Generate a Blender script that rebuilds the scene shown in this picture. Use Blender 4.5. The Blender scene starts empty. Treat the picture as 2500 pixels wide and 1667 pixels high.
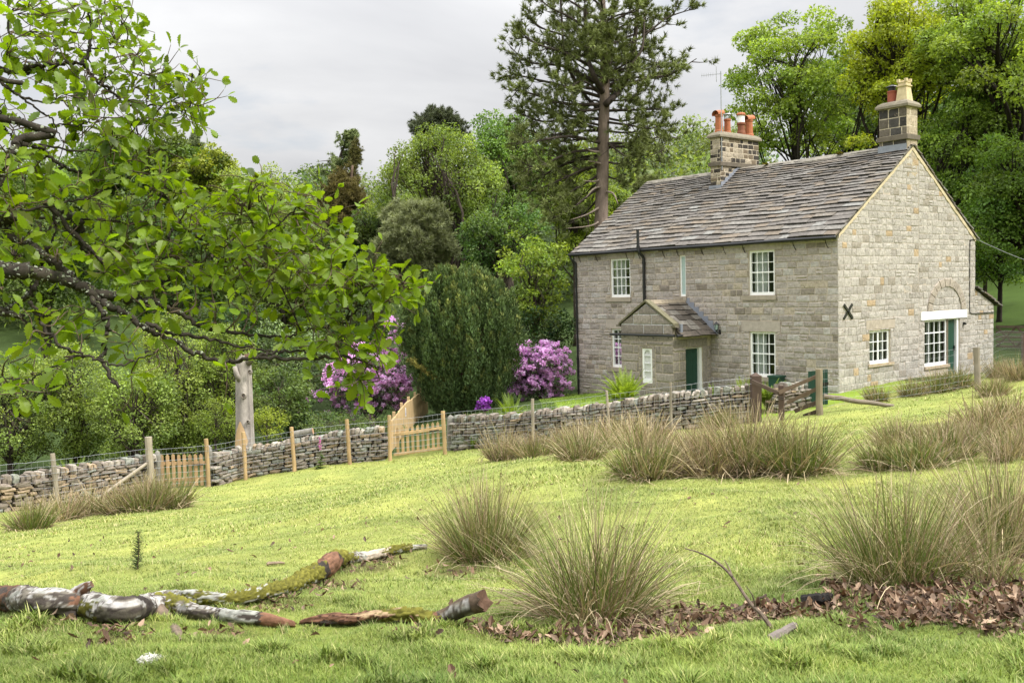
import bpy, math, numpy as np
from mathutils import Vector
rng = np.random.default_rng(11)
sc = bpy.context.scene
COL = sc.collection
pi = math.pi
A = np.array

# ------------------------------------------------------------------ camera frame
EYE = A([0., 0., 3.487])
FOC = 2341.05
RT = A([0.99970, -0.00127, -0.02428]); UP = A([0.02431, 0.05224, 0.99834]); FW = A([0., 0.99863, -0.05225])
def at(px, py, d):
    return EYE + d * (FW + RT * (px - 1250) / FOC - UP * (py - 833.5) / FOC)
KD = 2500 / 2352
def atD(x, y, d): return at(x * KD, y * KD, d)
def proj(P):
    P = np.asarray(P, float) - EYE
    d = P @ FW
    return 1250 + FOC * (P @ RT) / d, 833.5 - FOC * (P @ UP) / d, d

# ------------------------------------------------------------------ helpers
def srgb(r, g, b):
    v = A([r, g, b], float) / 255
    return np.where(v <= .04045, v / 12.92, ((v + .055) / 1.055) ** 2.4)

ORG = {}
def tag(o, label=None, cat=None, group=None, kind=None):
    if label: o['label'] = label
    if cat: o['category'] = cat
    if group: o['group'] = group
    if kind: o['kind'] = kind
    return o
def thing(name, label, cat, loc, group=None):
    o = bpy.data.objects.new(name, None)
    o.empty_display_size = .2
    COL.objects.link(o)
    o.location = tuple(float(v) for v in loc)
    ORG[o.name] = A(loc, float)
    return tag(o, label, cat, group)

class MB:
    """collects vertices, faces and a colour per vertex, links them as one mesh object"""
    def __init__(s): s.v = []; s.f = []; s.c = []; s.n = 0
    def add(s, v, faces, col=(.5, .5, .5)):
        v = np.asarray(v, float).reshape(-1, 3)
        if not isinstance(faces, (list, tuple)) or (len(faces) and not isinstance(faces[0], np.ndarray)):
            faces = [np.asarray(faces)]
        for f in faces:
            if f.size: s.f.append(f.astype(np.int64) + s.n)
        col = np.asarray(col, float)
        if col.ndim == 1: col = np.broadcast_to(col, (len(v), 3))
        s.v.append(v); s.c.append(col); s.n += len(v)
    def poly(s, pts, col=(.5, .5, .5)):
        pts = np.asarray(pts, float); s.add(pts, np.arange(len(pts))[None, :], col)
    def box(s, o, ex, ey, ez, col=(.5, .5, .5), jit=0):
        o, ex, ey, ez = (np.asarray(q, float) for q in (o, ex, ey, ez))
        v = A([o + ex * i + ey * j + ez * k for k in (0, 1) for j in (0, 1) for i in (0, 1)])
        if jit: v = v + rng.normal(0, jit, v.shape)
        s.add(v, A([[0, 2, 3, 1], [4, 5, 7, 6], [0, 1, 5, 4], [2, 6, 7, 3], [0, 4, 6, 2], [1, 3, 7, 5]]), col)
    def tube(s, pts, rad, n=6, col=(.5, .5, .5), cap=True):
        pts = np.asarray(pts, float); k = len(pts)
        rad = np.broadcast_to(np.asarray(rad, float), (k,))
        t = np.gradient(pts, axis=0); t /= np.linalg.norm(t, axis=1)[:, None] + 1e-12
        ref = A([0, 0, 1.]) if abs(t[:, 2]).mean() < .8 else A([1., 0, 0])
        a = np.cross(t, ref); a /= np.linalg.norm(a, axis=1)[:, None] + 1e-12
        b = np.cross(t, a)
        th = np.arange(n) * 2 * pi / n
        v = pts[:, None] + rad[:, None, None] * (np.cos(th)[None, :, None] * a[:, None] + np.sin(th)[None, :, None] * b[:, None])
        i = np.arange(k - 1)[:, None] * n; j = np.arange(n)[None, :]; j2 = (j + 1) % n
        q = np.stack([i + j, i + j2, i + n + j2, i + n + j], -1).reshape(-1, 4)
        fs = [q]
        if cap: fs += [np.arange(n)[None, ::-1], (np.arange(n) + (k - 1) * n)[None, :]]
        col = np.asarray(col, float)
        if col.ndim == 2: col = np.repeat(col, n, axis=0)
        s.add(v.reshape(-1, 3), fs, col)
    def lathe(s, o, prof, n=16, col=(.5, .5, .5), axis=(0, 0, 1)):
        """prof: list of (radius, height)"""
        o = np.asarray(o, float); ax = A(axis, float)
        s.tube([o + ax * h for _, h in prof], [r for r, _ in prof], n, col) if False else s._lathe(o, prof, n, col)
    def _lathe(s, o, prof, n, col):
        th = np.arange(n) * 2 * pi / n
        v = A([[o[0] + r * math.cos(t), o[1] + r * math.sin(t), o[2] + h] for r, h in prof for t in th])
        k = len(prof); i = np.arange(k - 1)[:, None] * n; j = np.arange(n)[None, :]; j2 = (j + 1) % n
        q = np.stack([i + j, i + j2, i + n + j2, i + n + j], -1).reshape(-1, 4)
        s.add(v, [q, np.arange(n)[None, ::-1], (np.arange(n) + (k - 1) * n)[None, :]], col)
    def cards(s, tv, tf, pos, xd, nd, size, col):
        """copies of a small template mesh: tv along x, normal z"""
        pos = np.asarray(pos, float); N = len(pos)
        if N == 0: return
        xd = xd / (np.linalg.norm(xd, axis=1)[:, None] + 1e-9)
        yd = np.cross(nd, xd); yd /= np.linalg.norm(yd, axis=1)[:, None] + 1e-9
        zd = np.cross(xd, yd)
        size = np.broadcast_to(np.asarray(size, float), (N,))
        M = np.stack([xd, yd, zd], 1) * size[:, None, None]
        v = np.einsum('kj,njd->nkd', tv, M) + pos[:, None]
        k = len(tv)
        fs = [(f[None] + (np.arange(N) * k)[:, None, None]).reshape(-1, f.shape[1]) for f in (tf if isinstance(tf, list) else [tf])]
        col = np.broadcast_to(np.asarray(col, float), (N, 3))
        s.add(v.reshape(-1, 3), fs, np.repeat(col, k, axis=0))
    def build(s, name, mat, parent=None, org=None, smooth=False):
        V = np.concatenate(s.v); C = np.concatenate(s.c)
        if parent is not None:
            p = parent
            while p.parent is not None: p = p.parent
            org = ORG[p.name]
        if org is None: org = A([V[:, 0].mean(), V[:, 1].mean(), V[:, 2].min()])
        org = A(org, float)
        me = bpy.data.meshes.new(name)
        me.vertices.add(len(V)); me.vertices.foreach_set('co', (V - org).astype(np.float32).ravel())
        tot = np.concatenate([np.full(len(f), f.shape[1]) for f in s.f])
        loops = np.concatenate([f.ravel() for f in s.f])
        me.loops.add(len(loops)); me.loops.foreach_set('vertex_index', loops.astype(np.int32))
        me.polygons.add(len(tot))
        st = np.concatenate([[0], np.cumsum(tot)[:-1]])
        me.polygons.foreach_set('loop_start', st.astype(np.int32))
        me.update(calc_edges=True)
        a = me.attributes.new('tint', 'FLOAT_COLOR', 'POINT')
        a.data.foreach_set('color', np.concatenate([C, np.ones((len(C), 1))], 1).astype(np.float32).ravel())
        me.polygons.foreach_set('use_smooth', np.full(len(tot), bool(smooth)))
        me.materials.append(mat)
        o = bpy.data.objects.new(name, me)
        COL.objects.link(o)
        if parent is not None: o.parent = parent
        else:
            o.location = tuple(org); ORG[o.name] = org
        return o

def unit(v):
    v = np.asarray(v, float); return v / (np.linalg.norm(v, axis=-1, keepdims=True) + 1e-12)

# value noise -------------------------------------------------------
def _h(i, j, k):
    n = (i * 374761393 + j * 668265263 + k * 2147483647 + 1013904223) & 0xffffffff
    n = ((n ^ (n >> 13)) * 1274126177) & 0xffffffff
    n = n ^ (n >> 16)
    return (n & 0xffff) / 65535.0
def noise3(x, y, z):
    x, y, z = np.broadcast_arrays(np.asarray(x, float), np.asarray(y, float), np.asarray(z, float))
    i, j, k = (np.floor(q).astype(np.int64) for q in (x, y, z))
    u, v, w = x - i, y - j, z - k
    u, v, w = (q * q * (3 - 2 * q) for q in (u, v, w))
    r = 0
    for a in (0, 1):
        for b in (0, 1):
            for c in (0, 1):
                r = r + _h(i + a, j + b, k + c) * (u if a else 1 - u) * (v if b else 1 - v) * (w if c else 1 - w)
    return r
def fbm(x, y, z=0, o=3):
    s = 0; a = 1; t = 0
    for q in range(o):
        s = s + a * noise3(x * 2 ** q + 17 * q, y * 2 ** q, z * 2 ** q); t += a; a *= .5
    return s / t

def catmull(p, n=8):
    p = np.asarray(p, float)
    q = np.concatenate([[2 * p[0] - p[1]], p, [2 * p[-1] - p[-2]]])
    out = []
    for i in range(1, len(q) - 2):
        for t in np.linspace(0, 1, n, endpoint=False):
            out.append(.5 * (2 * q[i] + (q[i + 1] - q[i - 1]) * t + (2 * q[i - 1] - 5 * q[i] + 4 * q[i + 1] - q[i + 2]) * t * t + (3 * q[i] - q[i - 1] - 3 * q[i + 1] + q[i + 2]) * t ** 3))
    out.append(p[-1])
    return A(out)

# ------------------------------------------------------------------ materials
def new_mat(name):
    m = bpy.data.materials.new(name); m.use_nodes = True
    nt = m.node_tree; nt.nodes.clear()
    return m, nt, nt.nodes, nt.links
def mat(name, rough=.8, spec=.3, nscale=8, namt=.35, bump=0, bscale=40, trans=0, tcol=(1.2, 1.25, .5), base=None, metal=0, detail=6, speck=None, stretch=None):
    """tint attribute (or base) times procedural noise; optional bump and translucency.
       speck = (colour, scale, threshold): lichen / stain spots"""
    m, nt, N, L = new_mat(name)
    out = N.new('ShaderNodeOutputMaterial'); b = N.new('ShaderNodeBsdfPrincipled')
    b.inputs['Roughness'].default_value = rough; b.inputs['Specular IOR Level'].default_value = spec; b.inputs['Metallic'].default_value = metal
    if base is None:
        at_ = N.new('ShaderNodeAttribute'); at_.attribute_name = 'tint'; c = at_.outputs['Color']
    else:
        rg = N.new('ShaderNodeRGB'); rg.outputs[0].default_value = (*base, 1); c = rg.outputs[0]
    tc = N.new('ShaderNodeTexCoord')
    co = tc.outputs['Object']
    if stretch:
        mp = N.new('ShaderNodeMapping'); mp.inputs['Scale'].default_value = stretch; L.new(co, mp.inputs[0]); co = mp.outputs[0]
    if namt:
        no = N.new('ShaderNodeTexNoise'); no.inputs['Scale'].default_value = nscale; no.inputs['Detail'].default_value = detail; no.inputs['Roughness'].default_value = .65
        L.new(co, no.inputs['Vector'])
        mr = N.new('ShaderNodeMapRange'); mr.inputs[1].default_value = .25; mr.inputs[2].default_value = .75
        mr.inputs[3].default_value = 1 - namt; mr.inputs[4].default_value = 1 + namt
        L.new(no.outputs[0], mr.inputs[0])
        mx = N.new('ShaderNodeVectorMath'); mx.operation = 'SCALE'
        L.new(c, mx.inputs[0]); L.new(mr.outputs[0], mx.inputs['Scale']); c = mx.outputs[0]
    if speck:
        for (sc_, ss, th) in (speck if isinstance(speck, list) else [speck]):
            n2 = N.new('ShaderNodeTexNoise'); n2.inputs['Scale'].default_value = ss; n2.inputs['Detail'].default_value = 5; n2.inputs['Roughness'].default_value = .7
            L.new(tc.outputs['Object'], n2.inputs['Vector'])
            r2 = N.new('ShaderNodeMapRange'); r2.inputs[1].default_value = th; r2.inputs[2].default_value = th + .08
            L.new(n2.outputs[0], r2.inputs[0])
            m2 = N.new('ShaderNodeMix'); m2.data_type = 'RGBA'; m2.inputs[7].default_value = (*sc_, 1)
            L.new(r2.outputs[0], m2.inputs[0]); L.new(c, m2.inputs[6]); c = m2.outputs[2]
    L.new(c, b.inputs['Base Color'])
    if bump:
        nb = N.new('ShaderNodeTexNoise'); nb.inputs['Scale'].default_value = bscale; nb.inputs['Detail'].default_value = 6; nb.inputs['Roughness'].default_value = .7
        L.new(co, nb.inputs['Vector'])
        bu = N.new('ShaderNodeBump'); bu.inputs['Strength'].default_value = min(1, bump * 30); bu.inputs['Distance'].default_value = bump
        L.new(nb.outputs[0], bu.inputs['Height']); L.new(bu.outputs[0], b.inputs['Normal'])
    if trans:
        tr = N.new('ShaderNodeBsdfTranslucent')
        vm = N.new('ShaderNodeVectorMath'); vm.operation = 'MULTIPLY'; vm.inputs[1].default_value = tcol
        L.new(c, vm.inputs[0]); L.new(vm.outputs[0], tr.inputs[0])
        ms = N.new('ShaderNodeMixShader'); ms.inputs[0].default_value = trans
        L.new(b.outputs[0], ms.inputs[1]); L.new(tr.outputs[0], ms.inputs[2]); L.new(ms.outputs[0], out.inputs[0])
    else: L.new(b.outputs[0], out.inputs[0])
    return m

M = {}
M['stone'] = mat('cottage_stone', .9, .2, 12, .36, .03, 16, speck=[((.19, .155, .115), 7.5, .60), ((.12, .105, .09), 4.3, .65)])
M['dressed'] = mat('dressed_stone', .9, .2, 6, .25, .006, 45, speck=[((.1, .09, .08), 4.0, .66)])
M['mortar'] = mat('lime_mortar', .95, .1, 20, .2, .004, 60, base=(.44, .375, .305))
M['slate'] = mat('stone_slate', .85, .3, 5, .38, .008, 30, stretch=(2.2, .8, .8), speck=[((.30, .295, .27), 4.5, .64), ((.06, .055, .05), 1.6, .62)])
M['drystone'] = mat('drystone', .95, .15, 18, .35, .015, 30, speck=[((.36, .37, .32), 6.0, .66), ((.05, .048, .042), 3.5, .63)])
M['lead'] = mat('lead_sheet', .55, .5, 6, .2, .002, 20, base=(.2, .215, .25))
M['white'] = mat('white_paint', .45, .4, 8, .04, base=(.8, .8, .79))
M['black'] = mat('black_paint', .4, .5, 8, .2, base=(.012, .012, .013))
M['green'] = mat('dark_green_paint', .5, .4, 5, .15, base=(.012, .05, .032))
M['cream'] = mat('cream_pointing', .9, .2, 9, .2, .003, 50, base=(.55, .46, .32))
M['curtain'] = mat('curtain_cloth', .9, .1, 4, .1, base=(.75, .75, .72), trans=.3, tcol=(1, 1, 1))
M['terracotta'] = mat('terracotta', .75, .3, 6, .2, .002, 40, speck=((.2, .1, .07), 5, .64))
M['metal'] = mat('galvanised_metal', .4, .5, 8, .1, base=(.35, .36, .37), metal=.6)
M['rustiron'] = mat('rusty_iron', .8, .3, 20, .3, base=(.03, .024, .02))
M['wood'] = mat('timber', .8, .25, 6, .25, .004, 30, stretch=(1, 1, .25))
M['bark'] = mat('bark', .95, .1, 6, .4, .03, 14, stretch=(1, 1, .35))
M['leaf'] = mat('leaf', .5, .35, 3, .12, trans=.45, tcol=(1.25, 1.25, .5))
M['leafdark'] = mat('leaf_glossy', .45, .4, 3, .15, trans=.18)
M['needle'] = mat('needle', .7, .2, 3, .12, trans=.15)
M['petal'] = mat('petal', .7, .2, 3, .1, trans=.35, tcol=(1, 1, 1))
M['oakleaf'] = mat('oak_leaf', .45, .4, 30, .14, trans=.55, tcol=(1.3, 1.3, .35))
M['rush'] = mat('rush_blade', .6, .3, 3, .1, trans=.2, tcol=(1.1, 1.1, .8))
M['deadleaf'] = mat('dead_leaf', .7, .3, 25, .25, trans=.1, tcol=(1.2, .9, .6))
M['lichen'] = mat('lichen_bark', .95, .1, 25, .5, .015, 60, speck=[((.19, .21, .165), 16, .62), ((.02, .025, .012), 9, .58)])
M['log'] = mat('fallen_bark', .9, .15, 22, .4, .015, 40)
M['moss'] = mat('moss', 1., .05, 60, .4, .012, 120)

def glass_mat():
    m, nt, N, L = new_mat('window_glass')
    out = N.new('ShaderNodeOutputMaterial'); t = N.new('ShaderNodeBsdfTransparent'); t.inputs[0].default_value = (.75, .8, .78, 1)
    g = N.new('ShaderNodeBsdfGlossy'); g.inputs['Roughness'].default_value = .02
    fr = N.new('ShaderNodeFresnel'); fr.inputs[0].default_value = 1.4
    ad = N.new('ShaderNodeMath'); ad.operation = 'ADD'; ad.inputs[1].default_value = .015; L.new(fr.outputs[0], ad.inputs[0])
    no = N.new('ShaderNodeTexNoise'); no.inputs['Scale'].default_value = 1.4
    tc = N.new('ShaderNodeTexCoord'); L.new(tc.outputs['Object'], no.inputs['Vector'])
    bu = N.new('ShaderNodeBump'); bu.inputs['Strength'].default_value = .15; bu.inputs['Distance'].default_value = .05
    L.new(no.outputs[0], bu.inputs['Height']); L.new(bu.outputs[0], g.inputs['Normal'])
    ms = N.new('ShaderNodeMixShader'); L.new(ad.outputs[0], ms.inputs[0]); L.new(t.outputs[0], ms.inputs[1]); L.new(g.outputs[0], ms.inputs[2])
    L.new(ms.outputs[0], out.inputs[0])
    return m
M['glass'] = glass_mat()
M['frost'] = mat('frosted_glass', .25, .5, 3, .05, base=(.36, .46, .44))
M['dark'] = mat('dark_interior', .9, .1, 3, .1, base=(.03, .03, .03))
# ------------------------------------------------------------------ terrain (thin plate spline through measured points)
GP = [  # photo pixel, distance
 (1250, 1667, 4.3), (100, 1667, 4.3), (2400, 1667, 4.3), (130, 1500, 6.0), (1430, 1550, 6.0), (1175, 1390, 8.7), (2220, 1450, 6.2), (2480, 1330, 7.6),
 (1750, 1168, 13), (1950, 1165, 13.2), (1300, 1132, 15.2), (1500, 1130, 14.6), (2250, 1135, 13), (2450, 1010, 17.5), (2150, 1060, 17),
 (330, 1380, 9.2), (66, 1293, 19.5), (390, 1246, 22.5), (1050, 1232, 14.2), (700, 1300, 13.5),
 (0, 1251, 25.5), (150, 1228, 27), (369, 1192, 29), (511, 1190, 30), (598, 1164, 31), (717, 1146, 31), (847, 1124, 31), (955, 1117, 31), (1100, 1098, 31),
 (1300, 1082, 29.5), (1480, 1068, 28.5), (1650, 1050, 27.3), (1840, 1030, 26.8), (2000, 1015, 25.5), (2385, 957, 26.8), (2020, 1050, 21),
 (2048, 964, 30), (2348, 915, 35), (1410, 968, 37.5), (1330, 985, 34.5), (2480, 905, 29.), (2470, 850, 45), (2480, 700, 66), (2440, 760, 56)]
TP = [at(*g) for g in GP]
for q in [(-14, 42, -6.4), (-30, 60, -6.2), (-4, 46, -5.4), (5, 60, -4.6), (24, 52, -2.6), (44, 60, .8), (60, 90, 5), (-60, 40, -7.5), (-60, 90, -7), (-10, 90, -5),
          (25, 95, 1), (-12, 3, -2.6), (12, 3, -1.3), (0, -10, -.8), (-14, -8, -2.4), (14, -8, -.4), (-28, 14, -5), (30, 12, -1.0), (34, 30, -1.9), (0, 130, -4), (-90, 130, -6), (90, 130, 8),
          (-60, -30, -5), (60, -30, 1), (0, -50, .5)]:
    TP.append(A(q) + A([0, 0, EYE[2]]))
TP = A(TP)
def _phi(r2): return .5 * r2 * np.log(r2 + 1e-9)
_n = len(TP); _K = np.zeros((_n + 3, _n + 3)); _d = ((TP[:, None, :2] - TP[None, :, :2]) ** 2).sum(-1)
_K[:_n, :_n] = _phi(_d) + np.eye(_n) * 1.5; _K[:_n, _n] = 1; _K[:_n, _n + 1:] = TP[:, :2]; _K[_n:, :_n] = _K[:_n, _n:].T
_w = np.linalg.solve(_K, np.concatenate([TP[:, 2], np.zeros(3)]))
def H(x, y, fine=True):
    x = np.asarray(x, float); y = np.asarray(y, float); sh = np.broadcast(x, y).shape
    X, Y = (np.broadcast_to(q, sh).ravel() for q in (x, y))
    # the spline holds to 130 m; farther out the land runs on from its rim
    r = np.hypot(X, Y - 30); k = np.minimum(1, 120 / np.maximum(r, 1e-6)); Xc, Yc = X * k, 30 + (Y - 30) * k
    z = np.empty(len(X))
    for i in range(0, len(X), 60000):
        s = slice(i, i + 60000)
        z[s] = _phi((Xc[s, None] - TP[:, 0]) ** 2 + (Yc[s, None] - TP[:, 1]) ** 2) @ _w[:_n] + _w[_n] + _w[_n + 1] * Xc[s] + _w[_n + 2] * Yc[s]
    far = np.clip((np.hypot(X, Y) - 85) / 170, 0, 1); far = far * far * (3 - 2 * far)
    z += far * (24 + 16 * (fbm(X / 90 + 3, Y / 90, 5.5, 2) - .5)) * np.where(Y > -20, 1, .2)
    if fine:
        rr = np.hypot(X, Y); a = np.clip(1 - rr / 60, 0, 1)
        z += a * (.20 * (fbm(X * .8, Y * .8, 1.3, 2) - .5) + .13 * (fbm(X * 2.4, Y * 2.4, 4.1, 2) - .5))
    return z.reshape(sh)
def gh(px, py, lo=2.5, hi=140):
    d = np.linspace(lo, hi, 2500) ** 1.0
    P = EYE + d[:, None] * (FW + RT * (px - 1250) / FOC - UP * (py - 833.5) / FOC)
    g = P[:, 2] - H(P[:, 0], P[:, 1])
    i = np.argmax(g < 0)
    if g[i] >= 0: i = len(d) - 1
    if i == 0: return P[0]
    t = g[i - 1] / (g[i - 1] - g[i])
    return P[i - 1] + (P[i] - P[i - 1]) * t
def ghD(x, y): return gh(x * KD, y * KD)
def onground(p): return A([p[0], p[1], float(H(p[0], p[1]))])

# wall line between field and garden
WL = [at(*q) for q in [(-400, 1330, 24), (0, 1251, 25.5), (150, 1228, 27), (369, 1192, 29), (511, 1190, 30), (598, 1164, 31), (717, 1146, 31), (847, 1124, 31), (955, 1117, 31), (1100, 1098, 31),
      (1300, 1082, 29.5), (1480, 1068, 28.5), (1650, 1050, 27.3), (1840, 1030, 26.8)]]
WL = A(WL)
def wall_y(x):
    xs = np.concatenate([[-80], WL[:, 0], [9., 60]]); ys = np.concatenate([[12], WL[:, 1], [27.5, 46]])
    return np.interp(x, xs, ys)

# leaf litter zone (world), from photo ground points
LIT = [(gh(*q[:2]), q[2]) for q in [(1400, 1565, .28), (1480, 1560, .36), (1570, 1530, .42), (1680, 1510, .36), (1760, 1500, .25), (1850, 1500, .22), (1915, 1500, .22), (2050, 1500, .34), (2170, 1480, .46), (2290, 1465, .5), (2420, 1450, .6), (2210, 1510, .24), (2330, 1505, .28), (2450, 1495, .32), (2090, 1525, .14), (2380, 1375, .5), (2480, 1340, .6), (2100, 1430, .25),
       (1250, 1560, .2), (1200, 1535, .18), (1320, 1570, .18)]]
LIT2 = [(gh(*q[:2]), q[2]) for q in [(690, 1468, .35), (640, 1478, .3), (740, 1440, .35), (790, 1425, .35), (560, 1545, .22), (500, 1550, .25), (270, 1545, .25), (330, 1560, .2), (120, 1510, .3), (1010, 1545, .2), (940, 1370, .3), (880, 1390, .3), (1120, 1400, .3), (2060, 1420, .3)]]
def litter(x, y):
    m = np.zeros(np.shape(x))
    nz = fbm(x * 3.1, y * 3.1, 7.7, 3)
    for L_, k in ((LIT, 1.0), (LIT2, .75)):
        for p, r in L_:
            d = np.hypot(x - p[0], (y - p[1])) / r
            m = np.maximum(m, k * np.clip(1.4 - d + (nz - .5) * 2.6, 0, 1))
    return np.clip(m, 0, 1)

def ground_mesh():
    u = np.linspace(-1, 1, 561); x = 6 * np.sinh(u * 5.1)          # fine near the camera, hundreds of metres at the rim
    v = np.linspace(-.75, 1, 680); y = 5 + 7 * np.sinh(v * 4.95)
    X, Y = np.meshgrid(x, y); Z = H(X, Y)
    mb = MB(); n = len(x); i, j = np.meshgrid(np.arange(len(y) - 1), np.arange(n - 1), indexing='ij'); q = (i * n + j).ravel()
    P = np.stack([X, Y, Z], -1).reshape(-1, 3)
    x_, y_ = P[:, 0], P[:, 1]
    lit = litter(x_, y_)
    behind = np.clip((y_ - wall_y(x_)) / .6, 0, 1)
    garden = behind * (x_ > 1.5) * (x_ < 13) * (y_ < 41)
    woods = behind * (1 - garden)
    n1 = fbm(x_ * .9, y_ * .9, 3, 3); n2 = fbm(x_ * 4, y_ * 4, 9, 3)
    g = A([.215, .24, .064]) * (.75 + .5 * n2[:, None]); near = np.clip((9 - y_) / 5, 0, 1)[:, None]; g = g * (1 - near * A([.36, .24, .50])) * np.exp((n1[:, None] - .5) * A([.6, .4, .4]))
    g = np.where(garden[:, None] > .5, A([.17, .24, .03]) * (.85 + .3 * n2[:, None]), g)
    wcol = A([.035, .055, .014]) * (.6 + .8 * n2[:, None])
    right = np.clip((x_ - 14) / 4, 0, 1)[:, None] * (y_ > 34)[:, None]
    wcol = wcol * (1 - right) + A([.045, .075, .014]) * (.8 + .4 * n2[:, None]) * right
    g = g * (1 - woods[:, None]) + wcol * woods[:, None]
    g = g * (1 - lit[:, None]) + A([.05, .032, .02]) * (.5 + n2[:, None]) * lit[:, None]
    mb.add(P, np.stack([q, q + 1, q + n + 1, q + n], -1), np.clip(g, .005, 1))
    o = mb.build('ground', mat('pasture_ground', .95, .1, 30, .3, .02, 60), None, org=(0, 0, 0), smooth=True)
    return tag(o, 'sloping pasture of short yellow green turf', 'ground', kind='structure')
ground_mesh()

# grass blades: one mass nobody could count
def grass():
    mb = MB()
    T3 = A([[0, -.5, 0], [0, .5, 0], [.55, .32, .10], [.55, -.32, .10], [1., 0, .38]]); F4 = A([[0, 1, 2, 3]]); F3 = A([[3, 2, 4]])
    def patch(n, r0, r1, hgt, wid, a0=-.62, a1=.62):
        rr = np.sqrt(rng.uniform(r0 ** 2, r1 ** 2, n)); th = rng.uniform(a0, a1, n)
        x = rr * np.tan(th) * .9; y = rr
        k = (y < wall_y(x) - .3)
        # near the cottage gable the field runs up to the wall of the house
        lit = litter(x, y)
        k &= rng.uniform(0, 1, n) > lit * .66
        x, y, lit = x[k], y[k], lit[k]; n = len(x)
        den = fbm(x * 1.7, y * 1.7, 2.2, 3)
        tuftm = np.clip((fbm(x * 5.5, y * 5.5, 41, 2) - .64) * 9, 0, 1) * np.clip((11 - y) / 5, .15, 1); h = hgt * rng.uniform(.5, 1.35, n) * (.55 + den) * (1 + 1.1 * tuftm) * (1 + .45 * np.clip((fbm(x * .7, y * .7, 8, 2) - .5) * 6, 0, 1))
        az = rng.uniform(0, 2 * pi, n); lean = rng.uniform(.1, .9, n)
        d = np.stack([np.cos(az) * lean, np.sin(az) * lean, np.ones(n)], 1)
        nd = np.stack([np.cos(az), np.sin(az), -lean], 1)
        pos = np.stack([x, y, H(x, y) - .005], 1)
        tone = rng.uniform(0, 1, n); big = fbm(x * .5, y * .5, 12, 3)
        c = np.where((tone < .62)[:, None], A([.245, .275, .073]), np.where((tone < .88)[:, None], A([.155, .215, .036]), A([.42, .38, .18])))
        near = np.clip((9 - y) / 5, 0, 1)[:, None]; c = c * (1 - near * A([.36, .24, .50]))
        c = c * rng.uniform(.7, 1.3, n)[:, None] * np.exp((big - .5)[:, None] * A([.45, .3, .3]) + (fbm(x * 2.3, y * 2.3, 31, 3) - .5)[:, None] * A([.7, .55, .5]))
        tv = T3.copy()
        sel = np.linspace(0, n, 9).astype(int)
        for a, b in zip(sel[:-1], sel[1:]):
            w = wid * rng.uniform(.8, 1.2)
            t2 = tv.copy(); t2[:, 1] *= w / hgt
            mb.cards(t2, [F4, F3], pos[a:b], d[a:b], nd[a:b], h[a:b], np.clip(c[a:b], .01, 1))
    patch(380000, 3.4, 7.5, .026, .0026)
    patch(220000, 7.5, 13, .03, .0042)
    patch(130000, 13, 22, .038, .009)
    patch(80000, 22, 34, .042, .013)
    # longer unevenly grazed tufts, thickest along the fallen wood and round the rushes
    cs = [(gh(*q), n_, .10) for q, n_ in [((x_, y_), 5) for x_, y_ in [(20, 1525), (70, 1530), (130, 1528), (190, 1530), (240, 1545), (290, 1545), (350, 1548), (410, 1532), (460, 1525), (520, 1530), (580, 1535), (640, 1540), (700, 1538), (760, 1536), (820, 1532), (880, 1530), (940, 1532), (1000, 1535), (1060, 1532), (1110, 1520), (560, 1470), (650, 1455), (730, 1430), (800, 1405), (870, 1385), (400, 1480), (1250, 1590), (1350, 1600), (1450, 1600), (1600, 1580), (1700, 1560), (1800, 1545), (1950, 1560), (2050, 1570), (2150, 1560), (2300, 1560), (2420, 1550), (1080, 1400), (1150, 1430), (1250, 1400), (1650, 1420), (1750, 1420), (1900, 1400)]]]
    for _ in range(150): r_ = math.sqrt(rng.uniform(3.8 ** 2, 15 ** 2)); t_ = rng.uniform(-.55, .55); cs.append((A([r_ * math.tan(t_), r_, 0]), 1, .12))
    px_, hh_ = [], []
    for p, m_, sg in cs:
        for _ in range(m_):
            q_ = p[:2] + rng.normal(0, sg, 2); n_ = int(rng.integers(14, 40)); px_.append(q_ + rng.normal(0, .022, (n_, 2))); hh_.append(rng.uniform(.035, .085) * rng.uniform(.5, 1.1, n_))
    px_ = np.concatenate(px_); hh_ = np.concatenate(hh_); n_ = len(px_); az = rng.uniform(0, 2 * pi, n_); ln = rng.uniform(.15, 1.1, n_)
    t2 = T3.copy(); t2[:, 1] *= .05
    mb.cards(t2, [F4, F3], np.stack([px_[:, 0], px_[:, 1], H(px_[:, 0], px_[:, 1]) - .005], 1), np.stack([np.cos(az) * ln, np.sin(az) * ln, np.ones(n_)], 1), np.stack([np.cos(az), np.sin(az), -ln], 1), hh_, np.where((rng.uniform(0, 1, n_) < .8)[:, None], A([.12, .185, .03]), A([.36, .31, .15])) * rng.uniform(.6, 1.3, (n_, 1)))
    o = mb.build('grass', M['rush'], None, org=(0, 0, 0))
    tag(o, 'short sheep grazed grass covering the pasture', 'grass', kind='stuff')
    mb = MB()
    n = 60000
    x = rng.uniform(1, 9, n); y = rng.uniform(28, 41, n); k = (y > wall_y(x) + .5); x, y = x[k], y[k]; n = len(x)
    az = rng.uniform(0, 2 * pi, n); d = np.stack([np.cos(az) * .6, np.sin(az) * .6, np.ones(n)], 1); nd = np.stack([np.cos(az), np.sin(az), -.6 * np.ones(n)], 1)
    t2 = T3.copy(); t2[:, 1] *= .35
    mb.cards(t2, [F4, F3], np.stack([x, y, H(x, y)], 1), d, nd, .045, A([.16, .24, .03]) * rng.uniform(.8, 1.2, (n, 1)))
    tag(mb.build('lawn_grass', M['rush'], None, org=(0, 0, 0)), 'bright mown lawn between drystone wall and cottage', 'grass', kind='stuff')
grass()
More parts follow.
